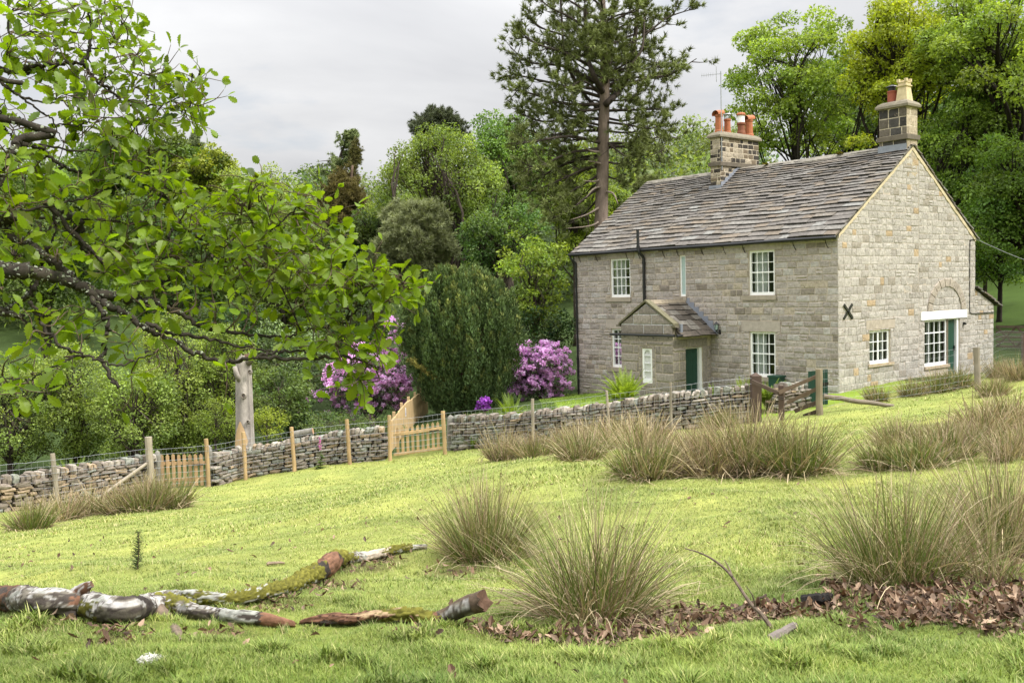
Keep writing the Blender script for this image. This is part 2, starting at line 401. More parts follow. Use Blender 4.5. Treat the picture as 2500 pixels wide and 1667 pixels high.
# ------------------------------------------------------------------ the cottage
HB = A([10.25208, 30.07214, 0.]); HU = A([-.62186, .78313, 0.]); HV = A([.78313, .62186, 0.]); ZZ = A([0, 0, 1.])
def hp(s, t, z): return HB + HU * s + HV * t + ZZ * z
HL, HW, EV, AP = 12.2, 8.9, 5.0, 3.04
SL = AP / (HW / 2)
house = thing('stone_cottage', 'two storey grey stone cottage with slate roof and two chimneys', 'cottage', hp(4, 3, 0))

def frame(o, e1, e2, n): return (np.asarray(o, float), np.asarray(e1, float), np.asarray(e2, float), np.asarray(n, float))
def fp(fr, x, z, d=0.): return fr[0] + fr[1] * x + fr[2] * z + fr[3] * d
def rect_sub(rs, h):
    out = []
    for (a, b, c, d) in rs:
        x0, x1, z0, z1 = h
        if x1 <= a or x0 >= b or z1 <= c or z0 >= d: out.append((a, b, c, d)); continue
        if x0 > a: out.append((a, x0, c, d))
        if x1 < b: out.append((x1, b, c, d))
        m0, m1 = max(a, x0), min(b, x1)
        if z0 > c: out.append((m0, m1, c, z0))
        if z1 < d: out.append((m0, m1, z1, d))
    return out
def clip(poly, hp_):
    a, b, c = hp_      # keep a*x+b*z <= c
    out = []
    for i in range(len(poly)):
        p, q = poly[i], poly[(i + 1) % len(poly)]
        dp, dq = a * p[0] + b * p[1] - c, a * q[0] + b * q[1] - c
        if dp <= 0: out.append(p)
        if (dp < 0 < dq) or (dq < 0 < dp):
            t = dp / (dp - dq); out.append((p[0] + (q[0] - p[0]) * t, p[1] + (q[1] - p[1]) * t))
    return out
def area(p): return .5 * abs(sum(p[i][0] * p[(i + 1) % len(p)][1] - p[(i + 1) % len(p)][0] * p[i][1] for i in range(len(p))))
def stone(mb, fr, poly, proud, col, joint=.007, bev=.012):
    p = A(poly); c = p.mean(0)
    ext = np.minimum(np.ptp(p, axis=0), 2)
    def ins(d): return c + (p - c) * np.maximum(1 - 2 * d / np.maximum(ext, .05), .2)
    n = len(p)
    jt = rng.normal(0, .004, (n, 2))
    o = [fp(fr, x, z, -.01) for x, z in ins(joint)]
    m = [fp(fr, x, z, proud * .55 + rng.normal(0, .002)) for x, z in ins(joint + .002) + jt]
    i = [fp(fr, x, z, proud + rng.normal(0, .004)) for x, z in ins(joint + bev) + jt]
    ce = [fp(fr, *(c + rng.normal(0, .12, 2) * ext * .5), proud + rng.uniform(.0, .012))]
    k = np.arange(n); k2 = (k + 1) % n
    mb.add(o + m + i + ce, [np.stack([k, k2, k2 + n, k + n], 1), np.stack([k + n, k2 + n, k2 + 2 * n, k + 2 * n], 1), np.stack([k + 2 * n, k2 + 2 * n, np.full(n, 3 * n)], 1)], col)
def masonry(mb, fr, x0, x1, z0, z1, ch, ln, holes, clips, proud, colf, joint=.007, bev=.012):
    z = z0
    while z < z1 - .02:
        h = min(rng.uniform(*ch), z1 - z)
        if z1 - z - h < ch[0] * .4: h = z1 - z
        x = x0 - rng.uniform(0, ln[0]) if False else x0
        first = True
        while x < x1 - .01:
            l = rng.uniform(*ln)
            if first and rng.random() < .5: l *= .6
            first = False
            if x1 - x - l < ln[0] * .5: l = x1 - x
            rs = [(x, x + l, z, z + h)]
            # now and then two thin stones instead of one
            if h > ch[0] * 1.15 and rng.random() < .06: rs = [(x, x + l, z, z + h / 2), (x, x + l, z + h / 2, z + h)]
            for ho in holes: rs = [r for q in rs for r in rect_sub([q], ho)]
            for (a, b, c, d) in rs:
                if b - a < .03 or d - c < .03: continue
                po = [(a, c), (b, c), (b, d), (a, d)]
                for cl in clips: po = clip(po, cl)
                if len(po) < 3 or area(po) < .0025: continue
                stone(mb, fr, po, rng.uniform(*proud), colf((a + b) / 2, (c + d) / 2), joint, bev)
            x += l
        z += h
def shell(mb, fr, x0, x1, z0, z1, holes, depth, col=(.3, .27, .22)):
    xs = sorted({x0, x1, *[q for h in holes for q in h[:2]]}); zs = sorted({z0, z1, *[q for h in holes for q in h[2:]]})
    xs = [q for q in xs if x0 <= q <= x1]; zs = [q for q in zs if z0 <= q <= z1]
    for a, b in zip(xs[:-1], xs[1:]):
        for c, d in zip(zs[:-1], zs[1:]):
            cx, cz = (a + b) / 2, (c + d) / 2
            if any(h[0] < cx < h[1] and h[2] < cz < h[3] for h in holes): continue
            mb.poly([fp(fr, a, c), fp(fr, b, c), fp(fr, b, d), fp(fr, a, d)], col)
    for (a, b, c, d) in holes:
        for (p, q) in (((a, c), (b, c)), ((b, c), (b, d)), ((b, d), (a, d)), ((a, d), (a, c))):
            mb.poly([fp(fr, *p), fp(fr, *q), fp(fr, *q, -depth), fp(fr, *p, -depth)], col)
def fbox(mb, fr, x0, x1, z0, z1, d0, d1, col=(.5, .5, .5), jit=0):
    mb.box(fp(fr, x0, z0, d0), fr[1] * (x1 - x0), fr[3] * (d1 - d0), fr[2] * (z1 - z0), col, jit)

FF = frame(HB, HU, ZZ, -HV); FG = frame(HB, HV, ZZ, -HU)
FB = frame(hp(0, HW, 0), HU, ZZ, HV); FL_ = frame(hp(HL, 0, 0), HV, ZZ, HU)

def col_front(x, z):
    b = A([.345, .307, .275]) * rng.uniform(.8, 1.16)
    r = rng.random()
    if r < .12: b = A([.37, .345, .32]) * rng.uniform(.9, 1.15)
    elif r < .2: b = A([.25, .215, .18]) * rng.uniform(.8, 1.1)
    elif r < .25: b = A([.38, .325, .255])
    return b
def col_gable(x, z):
    b = A([.365, .336, .30]) * rng.uniform(.87, 1.12)
    r = rng.random()
    if r < .035: b = A([.40, .30, .19]) * rng.uniform(.8, 1.05)
    elif r < .16: b = A([.34, .31, .275]) * rng.uniform(.85, 1.1)
    elif r < .2: b = A([.27, .24, .20])
    return b
GZ = -1.4
WINS = {  # name: (x0,x1,z0,z1)
 'UL': (9.04, 10.13, 3.15, 4.66), 'UR': (2.37, 3.42, 3.15, 4.66), 'LL': (9.04, 10.13, .39, 1.92), 'LR': (2.37, 3.42, .39, 1.92), 'SL': (6.235, 6.52, 3.15, 4.64)}
LINT = [(2.06, 3.55, 4.66, 4.93), (8.85, 10.3, 4.66, 4.93), (2.16, 3.75, 1.92, 2.27), (8.8, 10.42, 1.92, 2.27)]
SILL = {'UL': (9.0, 10.38, 2.98, 3.14), 'UR': (2.29, 3.69, 2.99, 3.14), 'SL': (6.18, 6.8, 2.98, 3.14), 'LL': (9.0, 10.38, .22, .38), 'LR': (2.25, 3.6, .22, .38)}
fh = list(WINS.values())
mb = MB(); shell(mb, FF, 0, HL, GZ, EV, fh, .2)
gh_ = [(1.766, 3.036, .815, 1.916), (5.25, 7.74, .03, 2.13)]
shell(mb, FG, 0, HW, GZ, EV, [(1.766, 3.036, .815, 1.916), (5.25, 6.9, .5, 2.13), (6.9, 7.74, .03, 2.13)], .2)
mb.poly([fp(FG, 0, EV), fp(FG, HW, EV), fp(FG, HW / 2, EV + AP)])
mb.poly([fp(FB, 0, GZ), fp(FB, HL, GZ), fp(FB, HL, EV), fp(FB, 0, EV)])
mb.poly([fp(FL_, 0, GZ), fp(FL_, HW, GZ), fp(FL_, HW, EV), fp(FL_, HW / 2, EV + AP), fp(FL_, 0, EV)])
mb.poly([hp(.02, .02, 2.6), hp(HL - .02, .02, 2.6), hp(HL - .02, HW - .02, 2.6), hp(.02, HW - .02, 2.6)])   # upper floor
# interior partitions keep the rooms dark
for s_ in (1.2, 5.2, 8.2):
    mb.poly([hp(s_, .02, GZ), hp(s_, HW - .02, GZ), hp(s_, HW - .02, EV), hp(s_, .02, EV)])
core = mb.build('mortar_core', M['mortar'], house)
mb = MB()
masonry(mb, FF, -.012, HL + .012, GZ, EV - .02, (.17, .25), (.24, .58), fh + LINT + list(SILL.values()) + [(5.12, 7.6, -2, 1.7)], [], (.006, .026), col_front, .012, .016)
mb.build('front_wall', M['stone'], house)
mb = MB()
ghole = [(1.766, 3.036, .815, 1.916), (5.25, 7.74, .03, 2.13), (4.982, 8.235, 2.13, 2.425), (1.57, 3.31, 1.96, 2.25), (1.65, 3.2, .7, .815), (5.2, 6.95, .38, .5)]
gcl = [(-SL, 1, EV + .0), (SL, 1, EV + SL * HW)]
arcx, arcz, ar0, ar1 = 6.78, 2.42, 1.02, 1.38
masonry(mb, FG, -.012, 4.86, GZ, EV + AP, (.17, .27), (.2, .55), ghole, gcl, (.004, .018), col_gable, .004, .022)
masonry(mb, FG, 4.875, HW + .0, GZ, EV + AP, (.16, .26), (.18, .5), ghole, gcl, (.004, .018), col_gable, .004, .022)
# blocked arch over the white beam
for k in range(11):
    a0, a1 = pi * k / 11, pi * (k + 1) / 11
    po = [(arcx + ar0 * math.cos(a), arcz + .84 * ar0 * math.sin(a)) for a in (a0, a1)] + [(arcx + ar1 * math.cos(a), arcz + .84 * ar1 * math.sin(a)) for a in (a1, a0)]
    stone(mb, FG, po, .045, A([.33, .285, .235]) * rng.uniform(.9, 1.08), .008, .014)
mb.build('gable_wall', M['stone'], house)
mb = MB()
masonry(mb, FL_, 0, HW, GZ, EV, (.2, .26), (.3, .6), [], [], (.006, .02), col_front)
mb.build('end_wall', M['stone'], house)
# lintels
for q in LINT:
    mb = MB(); fbox(mb, FF, *q, -.02, .02, A([.36, .315, .27]), .003); mb.build('lintel', M['dressed'], house)
mb = MB(); fbox(mb, FG, 1.57, 3.31, 1.96, 2.25, -.02, .015, A([.36, .31, .25]), .003); mb.build('lintel', M['dressed'], house)
mb = MB(); fbox(mb, FG, 4.985, 8.235, 2.135, 2.425, -.03, .035)
o = mb.build('beam_lintel', M['white'], house); o['label'] = 'long white painted beam over the door and window of the gable'

def window(fr, x0, x1, z0, z1, cols, rows, setb, sill=None, curtains='sides', midrail=None, rowz=None, mull=None, frost=False, fw=.075, scol=(.32, .275, .22), smat='dressed'):
    mb = MB(); d1, d0 = -setb, -setb - .06
    fbox(mb, fr, x0, x0 + fw, z0, z1, d0, d1); fbox(mb, fr, x1 - fw, x1, z0, z1, d0, d1)
    fbox(mb, fr, x0 + fw, x1 - fw, z1 - fw, z1, d0, d1); fbox(mb, fr, x0 + fw - .0, x1 - fw, z0, z0 + fw * 1.4, d0, d1 + .012)
    w = mb.build('window', M['white'], house)
    a, b, c, d = x0 + fw, x1 - fw, z0 + fw * 1.4, z1 - fw
    if cols > 1 or rows > 1:
        mb = MB()
        zz = rowz or [c + (d - c) * k / rows for k in range(1, rows)]
        for k in range(1, cols):
            x = a + (b - a) * k / cols; hw_ = .03 if (mull and k == mull) else .012
            fbox(mb, fr, x - hw_, x + hw_, c, d, d0 + .01, d1 - .012)
        for z in zz:
            hw_ = .02 if (midrail is not None and z == zz[midrail]) else .012
            fbox(mb, fr, a, b, z - hw_, z + hw_, d0 + .012, d1 - .015)
        mb.build('glazing_bars', M['white'], w)
    mb = MB(); mb.poly([fp(fr, a, c, d0 + .02), fp(fr, b, c, d0 + .02), fp(fr, b, d, d0 + .02), fp(fr, a, d, d0 + .02)])
    mb.build('pane', M['frost'] if frost else M['glass'], w)
    if sill:
        mb = MB(); fbox(mb, fr, *sill, -setb - .02, .055, A(scol), .004); mb.build('sill', M[smat], w)
    if curtains:
        rngs = {'sides': [(0, .2), (.84, 1)], 'far': [(.42, 1)], 'both': [(0, .16), (.6, 1)], 'full': [(0, 1)]}[curtains] if isinstance(curtains, str) else curtains
        for (u0, u1) in rngs:
            mb = MB(); n = 14; xs = np.linspace(a + (b - a) * u0, a + (b - a) * u1, n)
            dd = d0 - .09 + .022 * np.sin(np.arange(n) * 1.9 + rng.uniform(0, 6))
            v = [fp(fr, x, zz, q) for x, q in zip(xs, dd) for zz in (c - .02, d + .02)]
            k = np.arange(n - 1) * 2
            mb.add(v, np.stack([k, k + 2, k + 3, k + 1], 1)); mb.build('curtain', M['curtain'], w, smooth=True)
    return w
window(FF, *WINS['UL'], 4, 4, .05, SILL['UL'], [(.36, 1)], midrail=1)
window(FF, *WINS['UR'], 4, 4, .05, SILL['UR'], [(.42, 1)], midrail=1)
window(FF, *WINS['LL'], 4, 4, .05, SILL['LL'], [(.4, 1)], midrail=1)
window(FF, *WINS['LR'], 4, 4, .05, SILL['LR'], [(.48, 1)], midrail=1)
window(FF, *WINS['SL'], 1, 1, .04, SILL['SL'], None, frost=True, fw=.05)
window(FG, 1.766, 3.036, .815, 1.916, 4, 3, .06, (1.65, 3.2, .73, .812), [(.2, .48), (.78, 1)], mull=2, scol=(.33, .26, .17))
zb = [.62 + (1.62 - .62) * k / 3 for k in (1, 2)] + [1.66]
window(FG, 5.25, 6.9, .5, 2.125, 4, 4, .07, (5.22, 6.93, .41, .497), [(.28, .48), (.82, 1)], rowz=zb, midrail=2, scol=(.36, .29, .21))
# green door of the gable
mb = MB()
for k in range(5): fbox(mb, FG, 6.95 + .124 * k, 6.95 + .124 * k + .12, .03, 2.08, -.16, -.12 + .002 * (k % 2))
dr = mb.build('door', M['green'], house)
mb = MB(); fbox(mb, FG, 7.6, 7.735, .03, 2.12, -.17, -.04); fbox(mb, FG, 6.905, 6.945, .03, 2.12, -.17, -.05); fbox(mb, FG, 6.945, 7.6, 2.08, 2.12, -.17, -.06); mb.build('door_frame', M['white'], dr)
mb = MB(); fbox(mb, FG, 7.5, 7.54, .95, 1.12, -.12, -.07); mb.build('handle', M['black'], dr)

# roof --------------------------------------------------------------
TH = math.atan(SL); e_up = HV * math.cos(TH) + ZZ * math.sin(TH); n_up = -HV * math.sin(TH) + ZZ * math.cos(TH)
e_up2 = -HV * math.cos(TH) + ZZ * math.sin(TH); n_up2 = HV * math.sin(TH) + ZZ * math.cos(TH)
def slate_col():
    r = rng.random()
    if r < .45: c = A([.13, .117, .103]) * rng.uniform(.84, 1.14)
    elif r < .74: c = A([.148, .129, .105]) * rng.uniform(.84, 1.12)
    elif r < .84: c = A([.16, .13, .098]) * rng.uniform(.85, 1.1)
    elif r < .975: c = A([.165, .154, .136]) * rng.uniform(.88, 1.12)
    else: c = A([.19, .185, .168])
    return c
def slates(mb, o, e1, e2, n, L, SLn, g0, g1, x0=0., wid=(.26, .72), thick=.045, colf=slate_col, lift=.055):
    y = -.16; k = 0
    while y < SLn - .02:
        f = max(0, y) / SLn; g = g0 + (g1 - g0) * f
        x = x0 - rng.uniform(0, .05)
        xe = L + rng.uniform(-.02, .03)
        wav = lambda q: .018 * math.sin(q * .9 + 1.3) + .014 * math.sin(q * 2.3 + y * 3)
        while x < xe - .02:
            w = rng.uniform(*wid) * (.62 + .38 * g / g0)
            if xe - x - w < .15: w = xe - x
            ge = min(g * 1.35, SLn - y + .03)
            low = lift + rng.normal(0, .004)
            dy = rng.normal(0, .012); th = thick * rng.uniform(.75, 1.3)
            a = [(x + .004, y + dy + rng.normal(0, .006), low), (x + w - .004, y + dy + rng.normal(0, .006), low), (x + w - .004, y + ge, .004), (x + .004, y + ge, .004)]
            v = [o + e1 * p[0] + e2 * p[1] + n * (p[2] + wav(p[0])) for p in a] + [o + e1 * p[0] + e2 * p[1] + n * (p[2] + th + wav(p[0])) for p in a]
            mb.add(v, A([[4, 5, 6, 7], [1, 2, 6, 5], [3, 0, 4, 7], [0, 3, 2, 1]]), colf()); mb.add([v[q] for q in (0, 1, 5, 4)], A([[0, 1, 2, 3]]), (.03, .028, .025))  # lower edge near-black: shadow line between courses painted into the tint, plus algae
            x += w
        y += g; k += 1
mb = MB()
SLn = math.hypot(AP, HW / 2)
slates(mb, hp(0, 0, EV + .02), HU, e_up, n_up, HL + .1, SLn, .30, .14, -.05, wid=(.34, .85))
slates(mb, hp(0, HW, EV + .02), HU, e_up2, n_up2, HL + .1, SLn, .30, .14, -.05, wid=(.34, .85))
mb.poly([hp(-.02, 0, EV), hp(HL + .05, 0, EV), hp(HL + .05, HW / 2, EV + AP), hp(-.02, HW / 2, EV + AP)], (.1, .09, .08))
mb.poly([hp(-.02, HW, EV), hp(HL + .05, HW, EV), hp(HL + .05, HW / 2, EV + AP), hp(-.02, HW / 2, EV + AP)], (.1, .09, .08))
roof = mb.build('roof', M['slate'], house)
mb = MB(); x = 0.98
while x < HL + .05:
    l = rng.uniform(.55, .8); x2 = min(x + l, HL + .08)
    if not (7.1 < (x + x2) / 2 < 7.8):
        zr = EV + AP + .06 + rng.normal(0, .006)
        c = A([.21, .19, .155]) * rng.uniform(.8, 1.15)
        for sg in (-1, 1):
            v = [hp(q, HW / 2 + sg * tt, zr + zz) for q in (x + .006, x2 - .006) for tt, zz in ((0, .07), (.2, -.075), (.2, -.135), (0, 0))]
            mb.add(v, A([[0, 1, 5, 4], [1, 2, 6, 5], [0, 3, 2, 1], [4, 5, 6, 7]]), c)
    if x < 7.2 <= x2: mb.build('ridge', M['slate'], roof); mb = MB()
    x = x2
mb.build('ridge', M['slate'], roof)
for p in [(2.7, 4.35), (5.9, 4.3)]:
    mb = MB()
    c = hp(p[0], p[1], EV + AP + .1)
    th = rng.uniform(0, 2 * pi, 60); rr = np.sqrt(rng.uniform(0, 1, 60)) * .12
    pos = c + np.stack([rr * np.cos(th), rr * np.sin(th), .05 * (1 - (rr / .12) ** 2)], 1)
    mb.cards(A([[-1, -1, 0], [1, -1, 0], [1, 1, 0], [-1, 1, 0.]]), A([[0, 1, 2, 3]]), pos, rng.normal(0, 1, (60, 3)), A([0, 0, 1]) + rng.normal(0, .4, (60, 3)), .03, A([.16, .14, .02]))
    mb.build('moss', M['moss'], roof)
# cream verge pointing under the slates of the gable
mb = MB()
for sg in (0, 1):
    for k in range(26):
        f0, f1 = k / 26, (k + 1) / 26
        t0, t1 = (HW / 2 * f0, HW / 2 * f1) if sg == 0 else (HW - HW / 2 * f0, HW - HW / 2 * f1)
        z0, z1 = EV + AP * f0, EV + AP * f1; w0, w1 = .085 + rng.normal(0, .012), .085 + rng.normal(0, .012)
        q = [fp(FG, t0, z0 - w0 - .02, .03), fp(FG, t1, z1 - w1 - .02, .03), fp(FG, t1, z1 + .02, .045), fp(FG, t0, z0 + .02, .045)]
        mb.poly(q); mb.poly([fp(FG, t0, z0 - w0 - .02, -.0), fp(FG, t1, z1 - w1 - .02, .0), q[1], q[0]])
mb.build('verge_pointing', M['cream'], house, smooth=True)
# gutter and pipes
mb = MB(); n = 24
mb.tube([hp(s, -.2, EV - .085 + .006 * math.sin(s)) for s in np.linspace(-.05, HL + .15, n)], .06, 8)
mb.build('gutter', M['black'], house, smooth=True)
mb = MB()
mb.tube(catmull([hp(HL + .06, -.2, EV - .1), hp(HL + .03, -.18, EV - .25), hp(HL - .1, -.07, EV - .42), hp(HL - .12, -.06, EV - .6)], 5), .042, 8)
mb.tube([hp(HL - .12, -.06, EV - .58), hp(HL - .14, -.06, -.95)], .042, 8)
for z in (3.9, 2.2, .6, -.7): mb.tube([hp(HL - .13, -.06, z), hp(HL - .13, -.06, z + .07)], .056, 8)
mb.build('downpipe', M['black'], house, smooth=False)
mb = MB()
mb.tube([hp(8.24, -.08, 2.9), hp(8.24, -.08, 4.55)], .055, 8)
mb.tube(catmull([hp(8.24, -.08, 4.52), hp(8.25, -.1, 4.66), hp(8.31, -.27, 4.86), hp(8.32, -.28, 5.0)], 5), .055, 8)
mb.tube([hp(8.32, -.28, 4.98), hp(8.33, -.28, 5.68)], .055, 8)
for z in (4.4, 3.5): mb.tube([hp(8.24, -.08, z), hp(8.24, -.08, z + .08)], .07, 8)
mb.tube([hp(8.32, -.28, 5.0), hp(8.32, -.28, 5.09)], .07, 8)
mb.build('soil_pipe', M['black'], house)
for s in (11.9, 10.9, 9.2, 8.55, 7.3, 6.6, 5.45, 4.46, 3.62, 1.6, .4):
    mb = MB()
    mb.tube([hp(s, 0, 4.74), hp(s, -.03, 4.74), hp(s + .02, -.05, 4.86)], .012, 5)
    mb.tube([hp(s + .1, -.03, 4.86), hp(s, -.16, 4.87), hp(s - .04, -.2, 4.92)], .014, 5)
    mb.tube([hp(s, -.03, 4.74), hp(s - .08, -.03, 4.6)], .012, 5)
    mb.build('gutter_bracket', M['rustiron'], house)
# iron wall tie X
mb = MB()
for a, b in (((.27, 2.36), (.75, 2.81)), ((.27, 2.81), (.75, 2.36))):
    d = unit(A(b) - A(a)); pn = A([-d[1], d[0]]) * .04
    dp = .04 if a[1] < 2.5 else .055
    for s0, s1, dd in ((0, 1, dp),):
        q = [A(a) + pn, A(a) - pn, A(b) - pn, A(b) + pn]
        v = [fp(FG, x, z, .0) for x, z in q] + [fp(FG, x, z, dd) for x, z in q]
        mb.add(v, A([[4, 5, 6, 7], [0, 1, 5, 4], [1, 2, 6, 5], [2, 3, 7, 6], [3, 0, 4, 7]]))
mb.tube([fp(FG, .51, 2.585, .04), fp(FG, .51, 2.585, .085)], .03, 8)
o = mb.build('pattress_plate', M['black'], house); o['label'] = 'black iron wall tie shaped like an X'
# wall lantern by the porch
mb = MB(); c = hp(4.72, -.16, 0)
mb._lathe(c, [(.01, 2.25), (.03, 2.22), (.09, 2.16), (.1, 2.14)], 6, (.5, .5, .5)); mb._lathe(c, [(.05, 1.94), (.06, 1.96), (.02, 1.9)], 6, (.5, .5, .5))
for k in range(6):
    a = k * pi / 3; mb.tube([c + A([.055 * math.cos(a), .055 * math.sin(a), 1.95]), c + A([.088 * math.cos(a), .088 * math.sin(a), 2.15])], .007, 4)
mb.tube([hp(4.72, -.16, 1.91), hp(4.7, -.1, 1.84), hp(4.68, -.03, 1.88)], .015, 6); mb.box(hp(4.64, -.03, 1.8), HU * .08, HV * .03, ZZ * .16)
wl = mb.build('wall_lantern', M['black'], house)
mb = MB(); mb._lathe(c, [(.048, 1.955), (.08, 2.14)], 6, (.5, .5, .5)); mb.build('lantern_glass', M['frost'], wl)
# conduit on the gable
mb = MB(); mb.tube(catmull([fp(FG, 8.88, 4.98, .03), fp(FG, 8.55, 4.95, .03), fp(FG, 8.45, 4.8, .03), fp(FG, 8.44, 3.4, .03), fp(FG, 8.44, 2.45, .03), fp(FG, 8.56, 2.26, .03), fp(FG, 9.2, 2.25, .03), fp(FG, 10.36, 2.25, .03)], 6), .016, 6)
mb.build('cable_conduit', M['black'], house)
mb = MB(); mb.box(fp(FG, 7.97, 1.86, 0), HV * .06, -HU * .08, ZZ * .1); mb.tube([fp(FG, 8.0, 1.9, .06), fp(FG, 8.0, 1.9, .12)], .03, 8); mb.build('outdoor_light', M['black'], house)

# chimneys ----------------------------------------------------------
def soot(x, z):
    r = rng.random()
    if r < .4: return A([.05, .043, .036]) * rng.uniform(.7, 1.5)
    if r < .62: return A([.16, .125, .085]) * rng.uniform(.8, 1.1)
    return A([.34, .29, .22]) * rng.uniform(.85, 1.1)
def soot2(x, z):
    r = rng.random()
    if r < .72: return A([.05, .046, .043]) * rng.uniform(.7, 1.5)
    return A([.17, .145, .115]) * rng.uniform(.6, 1.1)
def clean(x, z): return A([.35, .29, .21]) * rng.uniform(.8, 1.15)
def chimney(s0, s1, t0, t1, zb, zband, zcap, ztop, ch, ln, cf, cs):
    mb = MB()
    fr4 = [(frame(hp(s0, t0, 0), HU, ZZ, -HV), s1 - s0, cf), (frame(hp(s0, t0, 0), HV, ZZ, -HU), t1 - t0, cs), (frame(hp(s0, t1, 0), HU, ZZ, HV), s1 - s0, cf), (frame(hp(s1, t0, 0), HV, ZZ, HU), t1 - t0, cf)]
    for fr, L, cfn in fr4:
        mb.poly([fp(fr, 0, zb), fp(fr, L, zb), fp(fr, L, zcap), fp(fr, 0, zcap)], A([.50, .43, .33]))
        masonry(mb, fr, -.01, L + .01, zb, zband, ch, ln, [], [], (.004, .012), cfn, .014)
        masonry(mb, fr, -.01, L + .01, zband + .16, zcap, ch, ln, [], [], (.004, .012), cfn, .014)
    o = mb.build('chimney', M['stone'], house)
    mb = MB()
    e = .07
    mb.box(hp(s0 - e, t0 - e, zband), HU * (s1 - s0 + 2 * e), HV * (t1 - t0 + 2 * e), ZZ * .15, A([.13, .11, .085]), .006)
    mb.build('string_course', M['dressed'], o)
    mb = MB(); e = .10
    n = 5; prof = [(0, .0), (.05, .02), (.05, .09), (-.01, .18), (-.14, .25)]
    ring = []
    for q, h in prof:
        g = e + q - .05
        ring.append([hp(s0 - g, t0 - g, zcap + h), hp(s1 + g, t0 - g, zcap + h), hp(s1 + g, t1 + g, zcap + h), hp(s0 - g, t1 + g, zcap + h)])
    v = A(ring).reshape(-1, 3) + rng.normal(0, .006, (20, 3)); k = A([0, 1, 2, 3]); k2 = A([1, 2, 3, 0])
    mb.add(v, [np.concatenate([np.stack([k + 4 * i, k2 + 4 * i, k2 + 4 * i + 4, k + 4 * i + 4], 1) for i in range(4)]), A([[16, 17, 18, 19]]), A([[3, 2, 1, 0]])], A([.2, .175, .13]))
    mb.build('chimney_cap', M['dressed'], o)
    return o
ch1 = chimney(7.226, 7.705, 3.24, 5.66, 6.9, 8.19, 9.29, 9.55, (.15, .2), (.2, .38), soot, soot)
ch2 = chimney(.0, 1.0, 4.11, 4.8, 7.0, 8.3, 9.38, 9.6, (.26, .36), (.24, .5), soot2, clean)
# lead flashing
mb = MB()
def roofz(t): return EV + SL * t
for (sa, sb, d) in ((7.15, 7.78, 0),):
    mb.poly([hp(sa - .08, 3.24 - .26, roofz(2.98) + .085), hp(sb + .08, 2.98, roofz(2.98) + .085), hp(sb, 3.22, roofz(3.22) + .1), hp(sa, 3.22, roofz(3.22) + .1)])
    mb.poly([hp(sa, 3.2, roofz(3.22) + .09), hp(sb, 3.2, roofz(3.22) + .09), hp(sb, 3.21, roofz(3.22) + .24), hp(sa, 3.21, roofz(3.22) + .24)])
for k in range(5):
    t0 = 3.24 + k * .25; z0 = roofz(t0) + .08
    mb.poly([hp(7.2, t0, z0 - .1), hp(7.2, t0 + .25, z0 + .08), hp(7.2, t0 + .25, z0 + .34), hp(7.2, t0, z0 + .34 - .09)])
mb.poly([hp(7.2, 3.24, roofz(3.24) + .08), hp(7.0, 3.24, roofz(3.24) + .075), hp(7.0, 4.4, roofz(4.4) + .075), hp(7.2, 4.4, roofz(4.4) + .09)])
mb.build('flashing', M['lead'], ch1)
mb = MB()
mb.poly([hp(-.04, 3.74, roofz(3.74) + .085), hp(1.22, 3.74, roofz(3.74) + .085), hp(1.1, 4.08, roofz(4.08) + .1), hp(-.04, 4.08, roofz(4.08) + .1)])
mb.poly([hp(-.02, 4.07, roofz(4.08) + .08), hp(1.04, 4.07, roofz(4.08) + .08), hp(1.04, 4.08, roofz(4.08) + .36), hp(-.02, 4.08, roofz(4.08) + .36)])
mb.poly([hp(1.04, 4.07, roofz(4.08) + .08), hp(1.04, 4.5, roofz(4.45) + .08), hp(1.04, 4.5, roofz(4.45) + .3), hp(1.04, 4.07, roofz(4.08) + .36)])
mb.build('flashing', M['lead'], ch2)
# pots
TC = A([.34, .115, .05])
def hood_pot(par, s, t, zb, r, h, col):
    mb = MB(); c = hp(s, t, zb)
    mb._lathe(c, [(r * 1.18, 0), (r * 1.15, .06), (r, .12), (r * .88, h * .72), (r * 1.04, h * .74), (r * 1.04, h * .8), (r * .86, h * .82)], 14, col)
    p = [c + ZZ * h * .8 - HV * r * .2, c + ZZ * h * .9 - HV * r * .0, c + ZZ * (h * .97) + HV * r * .0]
    # half round hood lying across the mouth
    n = 10; a = np.linspace(-.15 * pi, 1.05 * pi, n); rr = r * 1.05
    ax = unit(HV * -.9 + ZZ * -.12)
    v = [c + ZZ * (h * .86) + HU * rr * math.cos(q) + ZZ * rr * .9 * math.sin(q) + ax * d for d in (-r * 1.2, r * 1.5) for q in a]
    k = np.arange(n - 1); mb.add(v, np.stack([k, k + 1, k + n + 1, k + n], 1), col)
    v = [c + ZZ * (h * .86) + HU * rr * .9 * math.cos(q) + ZZ * rr * .8 * math.sin(q) + ax * d for d in (-r * 1.2, r * 1.5) for q in a]
    mb.add(v, np.stack([k, k + 1, k + n + 1, k + n], 1), col * .9)
    return mb.build('chimney_pot', M['terracotta'], par, smooth=False)
hood_pot(ch1, 7.46, 3.48, 9.5, .155, .86, TC)
mb = MB(); mb._lathe(hp(7.46, 4.0, 9.5), [(.15, 0), (.15, .06), (.135, .1), (.12, .5), (.145, .52), (.145, .58), (.12, .59)], 14, TC)
mb.build('chimney_pot', M['terracotta'], ch1)
mb = MB()
for k in range(8): a = k * pi / 4; mb.tube([hp(7.46, 4.0, 10.08) + A([.12 * math.cos(a), .12 * math.sin(a), 0]), hp(7.46, 4.0, 10.25) + A([.12 * math.cos(a), .12 * math.sin(a), 0])], .008, 4)
